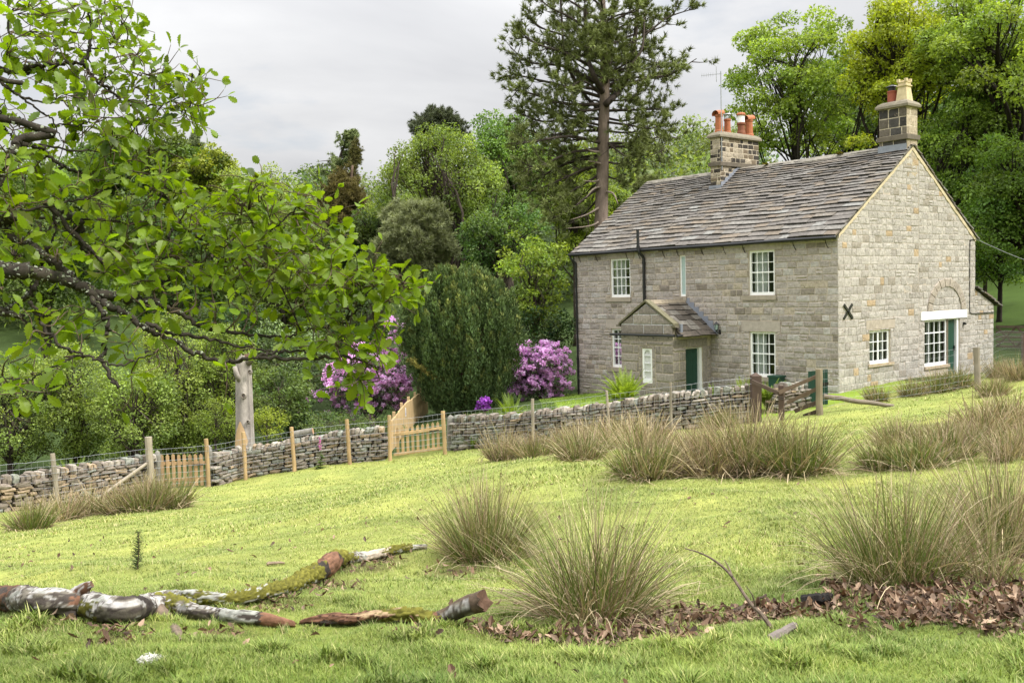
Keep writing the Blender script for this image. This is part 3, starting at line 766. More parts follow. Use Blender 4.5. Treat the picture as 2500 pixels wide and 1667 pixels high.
mb._lathe(hp(7.46, 4.0, 10.25), [(.17, 0), (.16, .03), (.03, .06)], 12, (.5, .5, .5)); mb.build('pot_cowl', M['metal'], ch1)
mb = MB(); mb._lathe(hp(7.46, 4.86, 9.5), [(.175, 0), (.17, .12), (.15, .2), (.145, .42), (.18, .44), (.18, .5), (.14, .52)], 14, TC * A([.55, .6, .7]))
mb.build('chimney_pot', M['terracotta'], ch1)
mb = MB(); mb._lathe(hp(7.46, 4.86, 10.02), [(.145, 0), (.145, .28), (.14, .29)], 12, (.5, .5, .5)); o = mb.build('pot_cowl', M['white'], ch1)
mb = MB(); mb._lathe(hp(7.46, 4.86, 10.3), [(.18, 0), (.19, .04), (.15, .1), (.04, .13)], 12, TC); mb.build('pot_lid', M['terracotta'], ch1)
hood_pot(ch1, 7.46, 5.36, 9.5, .165, .82, TC * 1.05)
mb = MB(); mb._lathe(hp(.72, 4.45, 9.6), [(.15, 0), (.15, .38), (.165, .39), (.165, .43), (.13, .44)], 14, A([.27, .075, .045])); mb.build('chimney_pot', M['terracotta'], ch2)
mb = MB()
mb._lathe(hp(.72, 4.45, 10.03), [(.12, 0), (.12, .12)], 10, (.5, .5, .5)); mb._lathe(hp(.72, 4.45, 10.17), [(.2, 0), (.19, .02), (.05, .07)], 12, (.5, .5, .5)); mb.build('pot_cowl', M['black'], ch2)
mb = MB(); cc = A([.5, .41, .25])
def octo(rings):
    v = []
    for r, h in rings:
        for i in range(4):
            a = i * pi / 2 + pi / 4
            dx, dy = r * 1.41 * math.cos(a), r * 1.41 * math.sin(a)
            v.append(hp(.27 + dx, 4.45 + dy, 9.58 + h))
    k = A([0, 1, 2, 3]); k2 = A([1, 2, 3, 0]); n = len(rings)
    mb.add(v, [np.concatenate([np.stack([k + 4 * i, k2 + 4 * i, k2 + 4 * i + 4, k + 4 * i + 4], 1) for i in range(n - 1)]), A([[3, 2, 1, 0]]), (A([[0, 1, 2, 3]]) + 4 * (n - 1))], cc)
octo([(.21, 0), (.2, .06), (.155, .46), (.15, .5), (.185, .53), (.185, .57), (.15, .58), (.15, .64), (.17, .66), (.16, .68)])
for i in range(4):
    a = i * pi / 2 + pi / 4
    for q in (0,): mb.box(hp(.27 + .135 * 1.41 * math.cos(a) - .045, 4.45 + .135 * 1.41 * math.sin(a) - .045, 10.26), HU * .09, HV * .09, ZZ * .1, cc)
o = mb.build('chimney_pot', M['dressed'], ch2); o['label'] = 'tall square buff chimney pot with a crown'

# porch --------------------------------------------------------------
PS0, PS1, PT = 5.115, 7.61, -1.972
FPF = frame(hp(0, PT, 0), HU, ZZ, -HV); FPR = frame(hp(PS0, 0, 0), -HV, ZZ, -HU); FPL = frame(hp(PS1, 0, 0), -HV, ZZ, HU)
pwin = (6.11, 6.585, .13, 1.35); pdoor = (.46, 1.34, -1.2, 1.36)
mb = MB()
shell(mb, FPF, PS0, PS1, GZ, 1.9, [pwin], .15, A([.42, .36, .27])); shell(mb, FPR, 0, -PT, GZ, 1.9, [pdoor], .2, A([.42, .36, .27]))
mb.poly([fp(FPL, 0, GZ), fp(FPL, -PT, GZ), fp(FPL, -PT, 1.9), fp(FPL, 0, 1.9)])
mb.poly([fp(FPF, PS0 + .01, 1.9), fp(FPF, PS1 - .01, 1.9), fp(FPF, PS1 - .01, 2.2), fp(FPF, 6.36, 2.93), fp(FPF, PS0 + .01, 2.2)])
def col_porch(x, z): return A([.26, .228, .195]) * rng.uniform(.8, 1.18)
big = dict(joint=.017, bev=.022)
masonry(mb, FPF, PS0 - .012, PS1 + .01, GZ, 1.62, (.3, .36), (.55, 1.0), [(5.95, 6.74, -.02, 1.42)], [], (.012, .03), col_porch, **big)
for q in ((PS0, 6.1, 0.0, .33), (PS0, 6.1, .33, .66), (PS0, 6.1, .66, 1.0), (PS0, 6.1, 1.0, 1.36), (6.6, PS1, 0.0, .33), (6.6, PS1, .33, .66), (6.6, PS1, .66, 1.0), (6.6, PS1, 1.0, 1.36)):
    pass
masonry(mb, FPF, 5.95, 6.11, -.02, 1.42, (.3, .36), (.5, .6), [], [], (.012, .025), col_porch, **big)
masonry(mb, FPF, 6.585, 6.74, -.02, 1.42, (.3, .36), (.5, .6), [], [], (.012, .025), col_porch, **big)
masonry(mb, FPF, 5.95, 6.74, 1.36, 1.42, (.06, .07), (.7, .9), [], [], (.012, .02), col_porch)
masonry(mb, FPF, 6.11, 6.585, -.02, .125, (.14, .15), (.4, .5), [], [], (.012, .02), col_porch)
masonry(mb, FPR, -.0, -PT + .012, GZ, 1.4, (.3, .36), (.35, .6), [pdoor, (.2, .46, -2, 1.4)], [], (.012, .03), col_porch, **big)
masonry(mb, FPR, .2, .455, GZ, 1.4, (1.2, 1.5), (.3, .3), [], [], (.012, .02), col_porch)
masonry(mb, FPR, .2, -PT + .01, 1.4, 1.68, (.27, .28), (.9, 1.2), [], [], (.012, .02), col_porch)
masonry(mb, FPF, PS0 + .0, PS1 - .0, 1.62, 1.8, (.17, .18), (.6, .9), [], [], (.006, .012), col_porch)
gc = [(-1.09, 1, 2.2 - 1.09 * (PS0 - .03)), (1.09, 1, 2.2 + 1.09 * (PS1 + .03) - .0)]
gc = [(-(2.93 - 2.2) / (6.36 - PS0), 1, 2.2 - (2.93 - 2.2) / (6.36 - PS0) * PS0), ((2.93 - 2.2) / (PS1 - 6.36), 1, 2.2 + (2.93 - 2.2) / (PS1 - 6.36) * PS1)]
masonry(mb, FPF, PS0, PS1, 1.86, 3.0, (.32, .36), (.7, 1.1), [], gc, (.015, .03), col_porch, **big)
mb.box(hp(PS0, PT, 1.86), HU * .02, HV * .16, ZZ * .36, A([.2, .17, .13]))
porch = mb.build('porch', M['stone'], house)
# coping of the porch gable
mb = MB()
for (sa, za, sb, zb) in ((PS0 - .08, 2.17, 6.36, 3.0), (PS1 + .08, 2.17, 6.36, 3.0)):
    v = [hp(s, t, z) for s, z in ((sa, za), (sb, zb)) for t, zz in ((PT - .06, 0), (PT + .2, 0))]
    v2 = [q + ZZ * .075 for q in v]
    mb.add(v + v2, A([[4, 5, 7, 6], [0, 2, 3, 1], [0, 4, 6, 2], [1, 3, 7, 5], [0, 1, 5, 4]]), A([.13, .12, .075]))
    sg = 1 if sa < sb else -1
    mb.box(hp(sa - .05, PT - .05, za - .06), HU * .18 * 1, HV * .26, ZZ * .07, A([.14, .125, .09]))
mb.build('porch_coping', M['drystone'], porch)
# porch roof slates
mb = MB()
def pslate():
    r = rng.random()
    return A([.085, .07, .054]) * rng.uniform(.6, 1.25) if r < .75 else A([.16, .145, .12]) * rng.uniform(.7, 1.1)
rise = 2.93 - 1.82
for (se, sg) in ((4.92, 1), (7.82, -1)):
    run = abs(6.36 - se); ln = math.hypot(run, rise); e2 = (HU * sg * run + ZZ * rise) / ln; nn = unit(-HU * sg * rise + ZZ * run)
    o = hp(se, PT + .18, 1.84)
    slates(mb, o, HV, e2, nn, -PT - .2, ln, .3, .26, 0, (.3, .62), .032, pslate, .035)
    mb.poly([hp(se, PT + .1, 1.82), hp(se, 0, 1.82), hp(6.36, 0, 2.93), hp(6.36, PT + .1, 2.93)], (.1, .08, .06))
for k in range(3):
    a = PT + .2 + k * .6
    for sg in (-1, 1):
        mb.add([hp(6.36 + sg * w, q, 2.99 + z) for q in (a + .005, min(a + .595, -.02)) for w, z in ((0, .07), (.17, -.06), (.17, -.12), (0, 0))], A([[0, 1, 5, 4], [1, 2, 6, 5], [0, 3, 2, 1]]), A([.2, .165, .115]))
mb.build('porch_roof', M['slate'], porch)
mb = MB()
for k in range(7):
    f = (k + .2) / 7; s = 6.36 - f * 1.5; z = 2.98 - f * 1.14
    mb.box(hp(s - .27, -.035 - .0012 * k, z - .2), HU * .3, HV * .02, ZZ * .34)
mb.box(hp(4.93, PT + .2, 1.86), HU * .06, HV * .1, ZZ * .36)
mb.build('flashing', M['lead'], porch)
mb = MB(); gz = 1.83
mb.tube([hp(8.08, PT - .1, gz + .0), hp(4.95, PT - .1, gz), ], .045, 8); mb.tube([hp(4.86, PT - .1, gz), hp(4.86, .0, gz + .0)], .05, 8)
for s in (7.4, 6.7, 6.0, 5.3): mb.tube([hp(s, PT, gz - .1), hp(s, PT - .08, gz - .06)], .012, 4)
mb.build('gutter', M['black'], porch, smooth=False)
mb = MB()
for k in range(6): mb.box(fp(FPR, .6 + .122 * k, -1.2, -.16), -HV * .119, -HU * (.04 + .002 * (k % 2)), ZZ * 2.5)
pd = mb.build('door', M['green'], porch)
mb = MB(); fbox(mb, FPR, .46, .59, -1.2, 1.36, -.17, -.03); fbox(mb, FPR, .59, 1.34, 1.33, 1.36, -.17, -.05); mb.build('door_frame', M['white'], porch)
mb = MB(); fbox(mb, FPR, .63, .69, -.35, -.2, -.12, -.08); fbox(mb, FPR, .63, .78, -.3, -.27, -.08, -.05); mb.build('handle', M['black'], porch)
mb = MB(); a, b, c, d = pwin; f = .075
fbox(mb, FPF, a, a + f, c, d, -.09, -.015); fbox(mb, FPF, b - f, b, c, d, -.09, -.015); fbox(mb, FPF, a + f, b - f, c, c + .14, -.09, -.005); fbox(mb, FPF, a + f, b - f, d - .05, d, -.09, -.015)
cx = (a + b) / 2; rr = (b - a) / 2 - f; zs = d - .05 - rr * 1.25
for sg in (-1, 1):   # spandrels of the arched light
    q = [(cx + sg * rr, zs)] + [(cx + sg * rr * math.cos(t), zs + rr * 1.25 * math.sin(t)) for t in np.linspace(.15, pi / 2, 7)] + [(cx, d - .05), (cx + sg * rr, d - .05)]
    mb.poly([fp(FPF, x, z, -.03) for x, z in q])
for z in (c + .14 + (zs - c - .14) * k / 3 for k in (1, 2, 3)): fbox(mb, FPF, a + f, b - f, z - .012, z + .012, -.07, -.03)
pw = mb.build('porch_window', M['white'], porch)
mb = MB(); mb.poly([fp(FPF, a + f, c + .1, -.06), fp(FPF, b - f, c + .1, -.06), fp(FPF, b - f, d - .04, -.06), fp(FPF, a + f, d - .04, -.06)]); mb.build('porch_pane', M['curtain'], porch)

# lean-to at the back of the gable ------------------------------------
mb = MB(); lz = lambda t: 3.15 - (t - 8.9) * .4
fr = FG
mb.poly([fp(FG, 8.9, GZ, -.02), fp(FG, 10.38, GZ, -.02), fp(FG, 10.38, lz(10.38), -.02), fp(FG, 8.9, lz(8.9), -.02)], A([.4, .34, .25]))
mb.poly([hp(0.02, 10.38, GZ), hp(5, 10.38, GZ), hp(5, 10.38, lz(10.38)), hp(0.02, 10.38, lz(10.38))], A([.3, .26, .2]))
masonry(mb, frame(hp(.02, 0, 0), HV, ZZ, -HU), 8.9, 10.39, GZ, 3.2, (.16, .22), (.2, .42), [], [(.4, 1, 3.15 + .4 * 8.9)], (.006, .02), col_gable)
lt = mb.build('lean_to', M['stone'], house)
mb = MB(); ln = math.hypot(1.8, .72); e2 = unit(-HV * 1.8 + ZZ * .72); nn = unit(HV * .72 + ZZ * 1.8)
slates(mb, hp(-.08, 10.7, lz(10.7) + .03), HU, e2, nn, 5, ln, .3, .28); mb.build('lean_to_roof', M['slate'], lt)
mb = MB()
mb.box(hp(1.1, 9.35, 2.7), HU * .5, HV * .5, ZZ * .72, A([.22, .19, .15]), .01); mb.box(hp(1.0, 9.25, 3.42), HU * .7, HV * .7, ZZ * .09, A([.16, .14, .11]), .01); mb.box(hp(1.1, 9.35, 3.51), HU * .5, HV * .5, ZZ * .13, A([.25, .22, .18]), .01)
mb.build('lean_to_chimney', M['drystone'], lt)

# television aerial, cable, box -----------------------------------------
ta = thing('television_aerial', 'thin grey television aerial on a mast strapped to the left chimney', 'aerial', hp(7.2, 3.3, 8.0))
mb = MB(); mb.tube([hp(7.19, 3.3, 8.0), hp(7.19, 3.3, 11.82)], .021, 6); mb.build('mast', M['metal'], ta)
mb = MB(); bd = unit(hp(7.4, 2.5, 0) - hp(7.19, 3.3, 0)); bd = unit(A([-1, .25, -.02])); p0 = hp(7.19, 3.3, 11.72)
up_ = A([0, 0, 1]); sd = unit(np.cross(bd, up_))
mb.tube([p0 - bd * .05, p0 + bd * .75], .011, 5)
for k in range(6): q = p0 + bd * (.3 + .085 * k); mb.tube([q - up_ * .075, q + up_ * .075], .005, 4)
mb.build('boom', M['metal'], ta)
mb = MB(); q = p0 + bd * .17
for zz in (-.27, .27):
    for w in (-.12, .12): mb.tube([q + up_ * zz + sd * w, q + up_ * zz * .3 + sd * w], .008, 4)
    mb.tube([q + up_ * zz - sd * .12, q + up_ * zz + sd * .12], .008, 4); mb.tube([q + up_ * zz * .3 - sd * .12, q + up_ * zz * .3 + sd * .12], .008, 4)
mb.tube([q - up_ * .3, q + up_ * .3], .009, 4); mb.build('reflector', M['metal'], ta)
mb = MB(); a_, b_ = fp(FG, 8.9, 4.98, .05), at(2720, 640, 47)
mb.tube([a_ + (b_ - a_) * f - ZZ * .8 * math.sin(pi * f) * .8 for f in np.linspace(0, 1, 24)], .018, 5, A([.1, .1, .1]))
tag(mb.build('overhead_cable', M['metal'], None, org=a_), 'thin service cable running from the gable eave to the trees', 'cable')
mb = MB(); b0 = hp(2.35, -.42, float(H(*hp(2.2, -.3, 0)[:2])) - .05)
zt = .5 - b0[2]
mb.box(b0, -HU * .42, HV * .32, ZZ * (zt - .06)); mb.box(b0 + HU * .03 - HV * .03 + ZZ * (zt - .06), -HU * .48, HV * .38, ZZ * .06)
tag(mb.build('meter_box', M['green'], None), 'dark green box with a lid standing against the front wall', 'box')
# ------------------------------------------------------------------ drystone walls
def _blob():
    g = [-1, 0, 1]; pts = {}; v = []
    for i in g:
        for j in g:
            for k in g:
                if max(abs(i), abs(j), abs(k)) == 1: pts[(i, j, k)] = len(v); v.append((i, j, k))
    f = []
    for ax in range(3):
        for sg in (-1, 1):
            for a in (-1, 0):
                for b in (-1, 0):
                    q = []
                    for da, db in ((0, 0), (1, 0), (1, 1), (0, 1)):
                        c = [0, 0, 0]; c[ax] = sg; c[(ax + 1) % 3] = a + da; c[(ax + 2) % 3] = b + db; q.append(pts[tuple(c)])
                    f.append(q if sg > 0 else q[::-1])
    v = A(v, float); n = np.linalg.norm(v, axis=1); v = v * (.52 + .48 / n)[:, None] * np.where(n < 1.1, 1.04, 1)[:, None]
    return v, A(f)
BV, BF = _blob()
def blobs(mb, cen, ax, col, jit=.08):
    """cen (N,3), ax (N,3,3) half axes as rows"""
    cen = np.asarray(cen, float); N = len(cen)
    v = BV[None] + rng.normal(0, jit, (N, len(BV), 3))
    v = np.einsum('nkj,njd->nkd', v, ax) + cen[:, None]
    mb.add(v.reshape(-1, 3), (BF[None] + (np.arange(N) * len(BV))[:, None, None]).reshape(-1, 4), np.repeat(col, len(BV), axis=0))
def resample(pts, step):
    pts = np.asarray(pts, float); d = np.concatenate([[0], np.cumsum(np.linalg.norm(np.diff(pts[:, :2], axis=0), axis=1))])
    n = max(2, int(d[-1] / step)); q = np.linspace(0, d[-1], n)
    return np.stack([np.interp(q, d, pts[:, i]) for i in range(3)], 1), q
def stone_cols(n, tone):
    c = np.empty((n, 3))
    r = rng.uniform(0, 1, n)
    pal = A([[.19, .16, .13], [.27, .24, .20], [.15, .125, .10], [.25, .19, .125], [.20, .205, .175]])
    w = {'brown': [.34, .16, .16, .28, .06], 'grey': [.34, .24, .2, .07, .15]}[tone]
    k = np.searchsorted(np.cumsum(w), r).clip(0, 4)
    return pal[k] * rng.uniform(.75, 1.2, (n, 1))
def drystone(name, label, pts, hgt, tone, thick=.46):
    P, q = resample(catmull(pts, 6), .05); L = q[-1]
    P[:, 2] = H(P[:, 0], P[:, 1])
    # smooth the base line
    P[:, 2] = np.convolve(np.pad(P[:, 2], 20, mode='edge'), np.ones(41) / 41, 'valid')
    T = unit(np.gradient(P, axis=0) * A([1, 1, 0])); Nn = np.stack([T[:, 1], -T[:, 0], 0 * T[:, 0]], 1)   # towards the field
    def pos(s): i = np.clip(s / L * (len(P) - 1), 0, len(P) - 1).astype(int); return P[i], T[i], Nn[i]
    hf = (lambda s: np.interp(s / L, np.linspace(0, 1, len(hgt)), hgt)) if not np.isscalar(hgt) else (lambda s: np.full(np.shape(s), hgt))
    t = thing(name, label, 'stone wall', P[len(P) // 2])
    body = MB(); cen = []; axs = []
    slope = np.gradient(P[:, 2]) / (np.linalg.norm(np.gradient(P[:, :2], axis=0), axis=1) + 1e-9)
    ch = .22
    for side, prob in ((1, 1.), (-1, 1.)):
        rows = 0.; z = -.12
        while z < max(np.atleast_1d(hgt)) - ch:
            rh = rng.uniform(.065, .15); s = rng.uniform(-.2, 0)
            while s < L:
                l = rng.uniform(.13, .46) * (.7 + rh * 3); sc_ = s + l / 2
                if 0 <= sc_ <= L and z + rh * .6 < hf(sc_) - ch + .03:
                    p, tt, nn = pos(np.clip(sc_, 0, L)); i = int(np.clip(sc_ / L * (len(P) - 1), 0, len(P) - 1))
                    w = thick / 2 * (1 - .12 * (z / 1.))
                    d = rng.uniform(.09, .14); tl = unit(tt + ZZ * (slope[i] + rng.normal(0, .06)))
                    upv = unit(np.cross(nn, tl)) * (1 if np.cross(nn, tl)[2] > 0 else -1)
                    cen.append(p + ZZ * (z + rh / 2) + nn * side * (w - d * .6 + rng.normal(0, .012))); axs.append([tl * (l / 2 * .97), nn * d, upv * (rh / 2 * rng.uniform(.9, 1.08))])
                s += l
            z += rh * .97
    blobs(body, A(cen), A(axs), stone_cols(len(cen), tone), .09)
    # dark packed core
    k = np.arange(0, len(P), 8); k = np.append(k, len(P) - 1); hh = hf(q[k]) - ch - .02
    ring = np.stack([P[k] + Nn[k] * .13 - ZZ * .2, P[k] + Nn[k] * .11 + ZZ * hh[:, None], P[k] - Nn[k] * .11 + ZZ * hh[:, None], P[k] - Nn[k] * .13 - ZZ * .2], 1)
    n = len(k); i = np.arange(n - 1)[:, None] * 4; j = A([0, 1, 2, 3])[None]; j2 = A([1, 2, 3, 0])[None]
    body.add(ring.reshape(-1, 3), [np.stack([i + j, i + j2, i + 4 + j2, i + 4 + j], -1).reshape(-1, 4), A([[0, 1, 2, 3]]), A([[3, 2, 1, 0]]) + 4 * (n - 1)], (.05, .043, .036))
    body.build('wall_courses', M['drystone'], t, smooth=False)
    cope = MB(); cen = []; axs = []; s = 0.05
    while s < L - .04:
        w = rng.uniform(.085, .19); p, tt, nn = pos(min(s + w / 2, L)); lean = rng.normal(.05, .14); h_ = rng.uniform(.19, .29)
        upv = unit(ZZ + tt * lean); tl = unit(tt - ZZ * lean)
        cen.append(p + ZZ * (float(hf(s)) - ch + h_ / 2 - .03)); axs.append([tl * w * .5, nn * rng.uniform(.17, .23), upv * h_ / 2]); s += w * 1.0
    blobs(cope, A(cen), A(axs), stone_cols(len(cen), 'grey') * 1.12, .09)
    cope.build('coping_stones', M['drystone'], t)
    return t
drystone('drystone_wall', 'brown drystone wall running from the left edge of the field to the strainer post', [at(-400, 1330, 24), at(0, 1251, 25.5), at(150, 1228, 27), at(378, 1191, 29.05)], [1.0, .98, 1.0, 1.08], 'brown')
drystone('drystone_wall', 'grey drystone wall between the two picket gates, beneath the bare trunk', [at(520, 1189, 30.05), at(598, 1164, 31), at(717, 1146, 31), at(847, 1124, 31), at(945, 1118, 31)], [1.03, 1.0, 1.0, 1.04, 1.08], 'grey')
drystone('drystone_wall', 'long drystone wall in front of the cottage porch, half hidden by rushes', [at(1114, 1096, 31), at(1300, 1082, 29.5), at(1480, 1068, 28.5), at(1650, 1050, 27.3), at(1842, 1030, 26.8)], [1.08, 1.0, 1.02, 1.08, 1.08], 'grey')
drystone('drystone_wall', 'short stub of drystone wall behind the broken wooden gate', [at(1893, 1003, 28.2), at(1935, 1000, 28.4), at(1982, 996, 28.6)], [.85, .8, .8], 'grey')

def gatepost(px, pyb, pyt, d, w, label, lean=0):
    b = at(px, pyb, d); t = at(px + lean, pyt, d); b = onground(b) - ZZ * .15
    mb = MB(); n = 7; pts = [b + (t - b) * f for f in np.linspace(0, 1, n)]
    v = []
    for i, p in enumerate(pts):
        s = w * (1.06 - .16 * (i / (n - 1)) ** 3)
        for a in range(8):
            an = a * pi / 4 + pi / 8; v.append(p + A([math.cos(an) * s, math.sin(an) * s * .7, 0]) + rng.normal(0, .012, 3))
    top = len(v); v.append(pts[-1] + ZZ * .07)
    i = np.arange(n - 1)[:, None] * 8; j = np.arange(8)[None]; j2 = (j + 1) % 8; k = (n - 1) * 8
    mb.add(v, [np.stack([i + j, i + j2, i + 8 + j2, i + 8 + j], -1).reshape(-1, 4), np.stack([k + np.arange(8), k + (np.arange(8) + 1) % 8, np.full(8, top)], 1)], A([.19, .18, .155]))
    tag(mb.build('stone_gatepost', M['drystone'], None, org=b, smooth=True), label, 'gatepost', 'stone gateposts of the field wall')
gatepost(1102, 1098, 1017, 31, .13, 'tall pale stone gatepost right of the open picket gate', -2)
gatepost(510, 1190, 1092, 30, .11, 'stone gatepost between tan picket gate and grey wall')
gatepost(384, 1186, 1104, 29.1, .10, 'stone gatepost beside the thick strainer post')

# ------------------------------------------------------------------ fences
WY = A([.40, .275, .14]); WG = A([.25, .215, .165]); WD = A([.075, .05, .038])
def fpost(par, b, t, r, col, name='post', cap=True):
    b = onground(b) - ZZ * .1; n = 7
    pts = [b + (t - b) * f for f in np.linspace(0, 1, n)]
    pts = A(pts) + rng.normal(0, .004, (n, 3))
    mb = MB(); mb.tube(pts, r * (1 + rng.normal(0, .03, n)), 10, A([col * rng.uniform(.85, 1.1) for _ in range(n)]))
    return mb.build(name, M['wood'], par, smooth=False)
def netting(par, line, hs, r=.0038):
    """woven stock wire along a ground line"""
    P, q = resample(line, .15); P[:, 2] = H(P[:, 0], P[:, 1]); P[:, 2] = np.convolve(np.pad(P[:, 2], 7, mode='edge'), np.ones(15) / 15, 'valid')
    mb = MB()
    for h in hs: mb.tube(P + ZZ * h + rng.normal(0, .004, P.shape), r, 3, (.4, .42, .42), cap=False)
    for p in P: mb.tube([p + ZZ * hs[0], p + ZZ * hs[-1]], r * .9, 3, (.4, .42, .42), cap=False)
    mb.build('wire_netting', M['metal'], par)
HS = [.2, .36, .53, .72, .92, 1.12, 1.28]
f1 = thing('stock_fence', 'wire stock fence along the brown wall with a braced strainer post', 'fence', onground(at(141, 1229, 26.4)))
fpost(f1, at(141, 1229, 26.4), at(128, 1106, 26.4), .065, WG)
fpost(f1, at(-130, 1290, 24.), at(-145, 1165, 24.), .065, WG)
o = fpost(f1, at(371, 1192, 28.5), at(362, 1066, 28.5), .1, WG * 1.15, 'strainer_post')
mb = MB(); b0 = at(238, 1217, 27.0); b1 = at(358, 1131, 28.3); mb.tube([b0, (b0 + b1) / 2, b1], [.045, .05, .045], 8, WG * 1.1); mb.build('brace', M['wood'], f1)
netting(f1, [onground(at(-330, 1320, 23.2)), onground(at(141, 1229, 26.4)), onground(at(371, 1192, 28.5))], HS)
f2 = thing('stock_fence', 'wire stock fence of round yellow posts along the middle wall', 'fence', onground(at(717, 1146, 30.5)))
for (xb, yb, xt, yt, d, c) in [(510, 1190, 503, 1071, 29.5, WY * .8), (600, 1165, 594, 1055, 30.5, WY), (719, 1148, 712, 1042, 30.5, WY), (854, 1129, 847, 1023, 30.5, WY * .85), (953, 1119, 950, 1014, 30.5, WY)]:
    fpost(f2, at(xb, yb, d), at(xt, yt, d), .062, c)
netting(f2, [onground(at(371, 1192, 28.5)), onground(at(510, 1190, 29.5)), onground(at(600, 1165, 30.5)), onground(at(719, 1148, 30.5)), onground(at(854, 1129, 30.5)), onground(at(953, 1119, 30.5))], HS)
f3 = thing('stock_fence', 'wire stock fence with thin posts along the wall below the porch', 'fence', onground(at(1300, 1082, 28.9)))
for (xb, yb, xt, yt, d, c, r) in [(1087, 1107, 1081, 1003, 30.5, WY, .065), (1302, 1082, 1300, 973, 28.9, WG * 1.2, .05), (1490, 1068, 1481, 953, 28., WG * 1.4, .035), (1641, 1050, 1636, 933, 26.9, WG, .035)]:
    fpost(f3, at(xb, yb, d), at(xt, yt, d), r, c)
netting(f3, [onground(at(*q)) for q in [(953, 1119, 30.5), (1087, 1107, 30.5), (1302, 1082, 28.9), (1490, 1068, 28.), (1641, 1050, 26.9), (1842, 1030, 26.4)]], HS)
f4 = thing('stock_fence', 'thin wire stock fence running past the cottage gable', 'fence', onground(at(2388, 955, 26.8)))
fpost(f4, at(2388, 957, 26.8), at(2384, 848, 26.8), .08, WG * .9); fpost(f4, at(2499, 905, 33), at(2497, 815, 33), .06, WD * 1.5); fpost(f4, at(2640, 880, 38), at(2640, 800, 38), .06, WG)
netting(f4, [onground(at(*q)) for q in [(2001, 1015, 25.6), (2388, 957, 26.9), (2499, 905, 33.1), (2640, 880, 38)]], HS, .0022)

# ------------------------------------------------------------------ gates
def picket(mb, p, up_, sd, nn, w, h, th, col):
    v = [p - sd * w / 2, p + sd * w / 2, p + sd * w / 2 + up_ * (h - w * .6), p + up_ * h, p - sd * w / 2 + up_ * (h - w * .6)]
    v = v + [q + nn * th for q in v]
    mb.add(v, [A([[0, 4, 3, 2, 1], [5, 6, 7, 8, 9]]), A([[0, 1, 6, 5], [1, 2, 7, 6], [2, 3, 8, 7], [3, 4, 9, 8], [4, 0, 5, 9]])], col)
def picket_gate(label, a_b, b_b, npk, h, col, rails, front_rails, w=.085, hinge=True):
    a_b, b_b = A(a_b), A(b_b); sd = b_b - a_b; L = np.linalg.norm(sd); sd3 = sd / L; sh = unit(sd * A([1, 1, 0])); nn = A([sh[1], -sh[0], 0])
    t = thing('picket_gate', label, 'gate', (a_b + b_b) / 2, 'wooden picket gates in the field wall')
    for k in range(npk):
        mb = MB(); p = a_b + sd * (k + .5) / npk + ZZ * .06
        picket(mb, p, ZZ, sh, nn, w, h + rng.normal(0, .008), .02, col * rng.uniform(.85, 1.12)); mb.build('pale', M['wood'], t)
    for rz in rails:
        mb = MB(); d = nn * (.024 if front_rails else -.05)
        mb.box(a_b + ZZ * (rz + .0) + d - sd3 * .05, sd + sd3 * .1, nn * .04, ZZ * .09, col * 1.02, .003); mb.build('rail', M['wood'], t)
    mb = MB(); mb.box(b_b + ZZ * (rails[-1] - .02) + nn * .07 - sd3 * .35, sd3 * .3, nn * .01, ZZ * .04); mb.build('hinge', M['black'], t)
    return t
g2a, g2b = onground(at(966, 1118, 30.9)), onground(at(1077, 1106, 30.9))
picket_gate('yellow picket gate with its rails on the field side, below the paling fence', g2a, g2b, 9, .93, WY * 1.08, (.08, .72), True)
g1a, g1b = onground(at(391, 1189, 29.3)), onground(at(500, 1187, 30)) 
picket_gate('tan picket gate beside the thick strainer post at far left', g1a, g1b, 8, 1.0, A([.33, .215, .115]), (.22, .72), False, .1)
# paling fence running back beside the yew
pa, pb = onground(at(955, 1112, 31.8)), onground(at(1046, 1062, 40.5))
pf = thing('paling_fence', 'new pale timber paling fence climbing away towards the yew', 'fence', pa)
mb = MB(); d = pb - pa; L = np.linalg.norm(d[:2]); sh = unit(d * A([1, 1, 0])); nn = A([sh[1], -sh[0], 0]); n = int(L / .125)
for k in range(n):
    p = onground(pa + d * (k + .5) / n) + ZZ * .06
    picket(mb, p, ZZ, sh, nn, .085, 1.03 + rng.normal(0, .01), .02, A([.50, .36, .19]) * rng.uniform(.88, 1.1))
mb.build('palings', M['wood'], pf)
for rz in (.25, .8):
    mb = MB(); mb.box(pa + ZZ * rz - nn * .05, d, nn * .045, ZZ * .08, A([.45, .31, .16])); mb.build('rail', M['wood'], pf)
for f in (.12, .3, .48, .66, .84):
    p = onground(pa + d * f) - nn * .1; mb = MB(); mb.box(p - sh * .045 - ZZ * .1, sh * .09, nn * .09, ZZ * 1.3, A([.47, .33, .18])); mb.build('post', M['wood'], pf)
mb = MB(); p = onground(pa + d * .33) + nn * .03; mb.box(p + ZZ * .62, sh * .14, nn * .006, ZZ * .32); sg = mb.build('notice', M['white'], pf)
mb = MB(); c = p + ZZ * .72 + sh * .07 + nn * .009
th = np.arange(14) * 2 * pi / 14; mb.poly([c + sh * .045 * math.cos(q) + ZZ * .045 * math.sin(q) for q in th])
mb.poly([c + ZZ * .06 - sh * .03, c + ZZ * .06 + sh * .03, c + ZZ * .14]); mb.build('notice_symbol', mat('sign_blue', .5, .4, 4, .05, base=(.03, .13, .5)), sg)

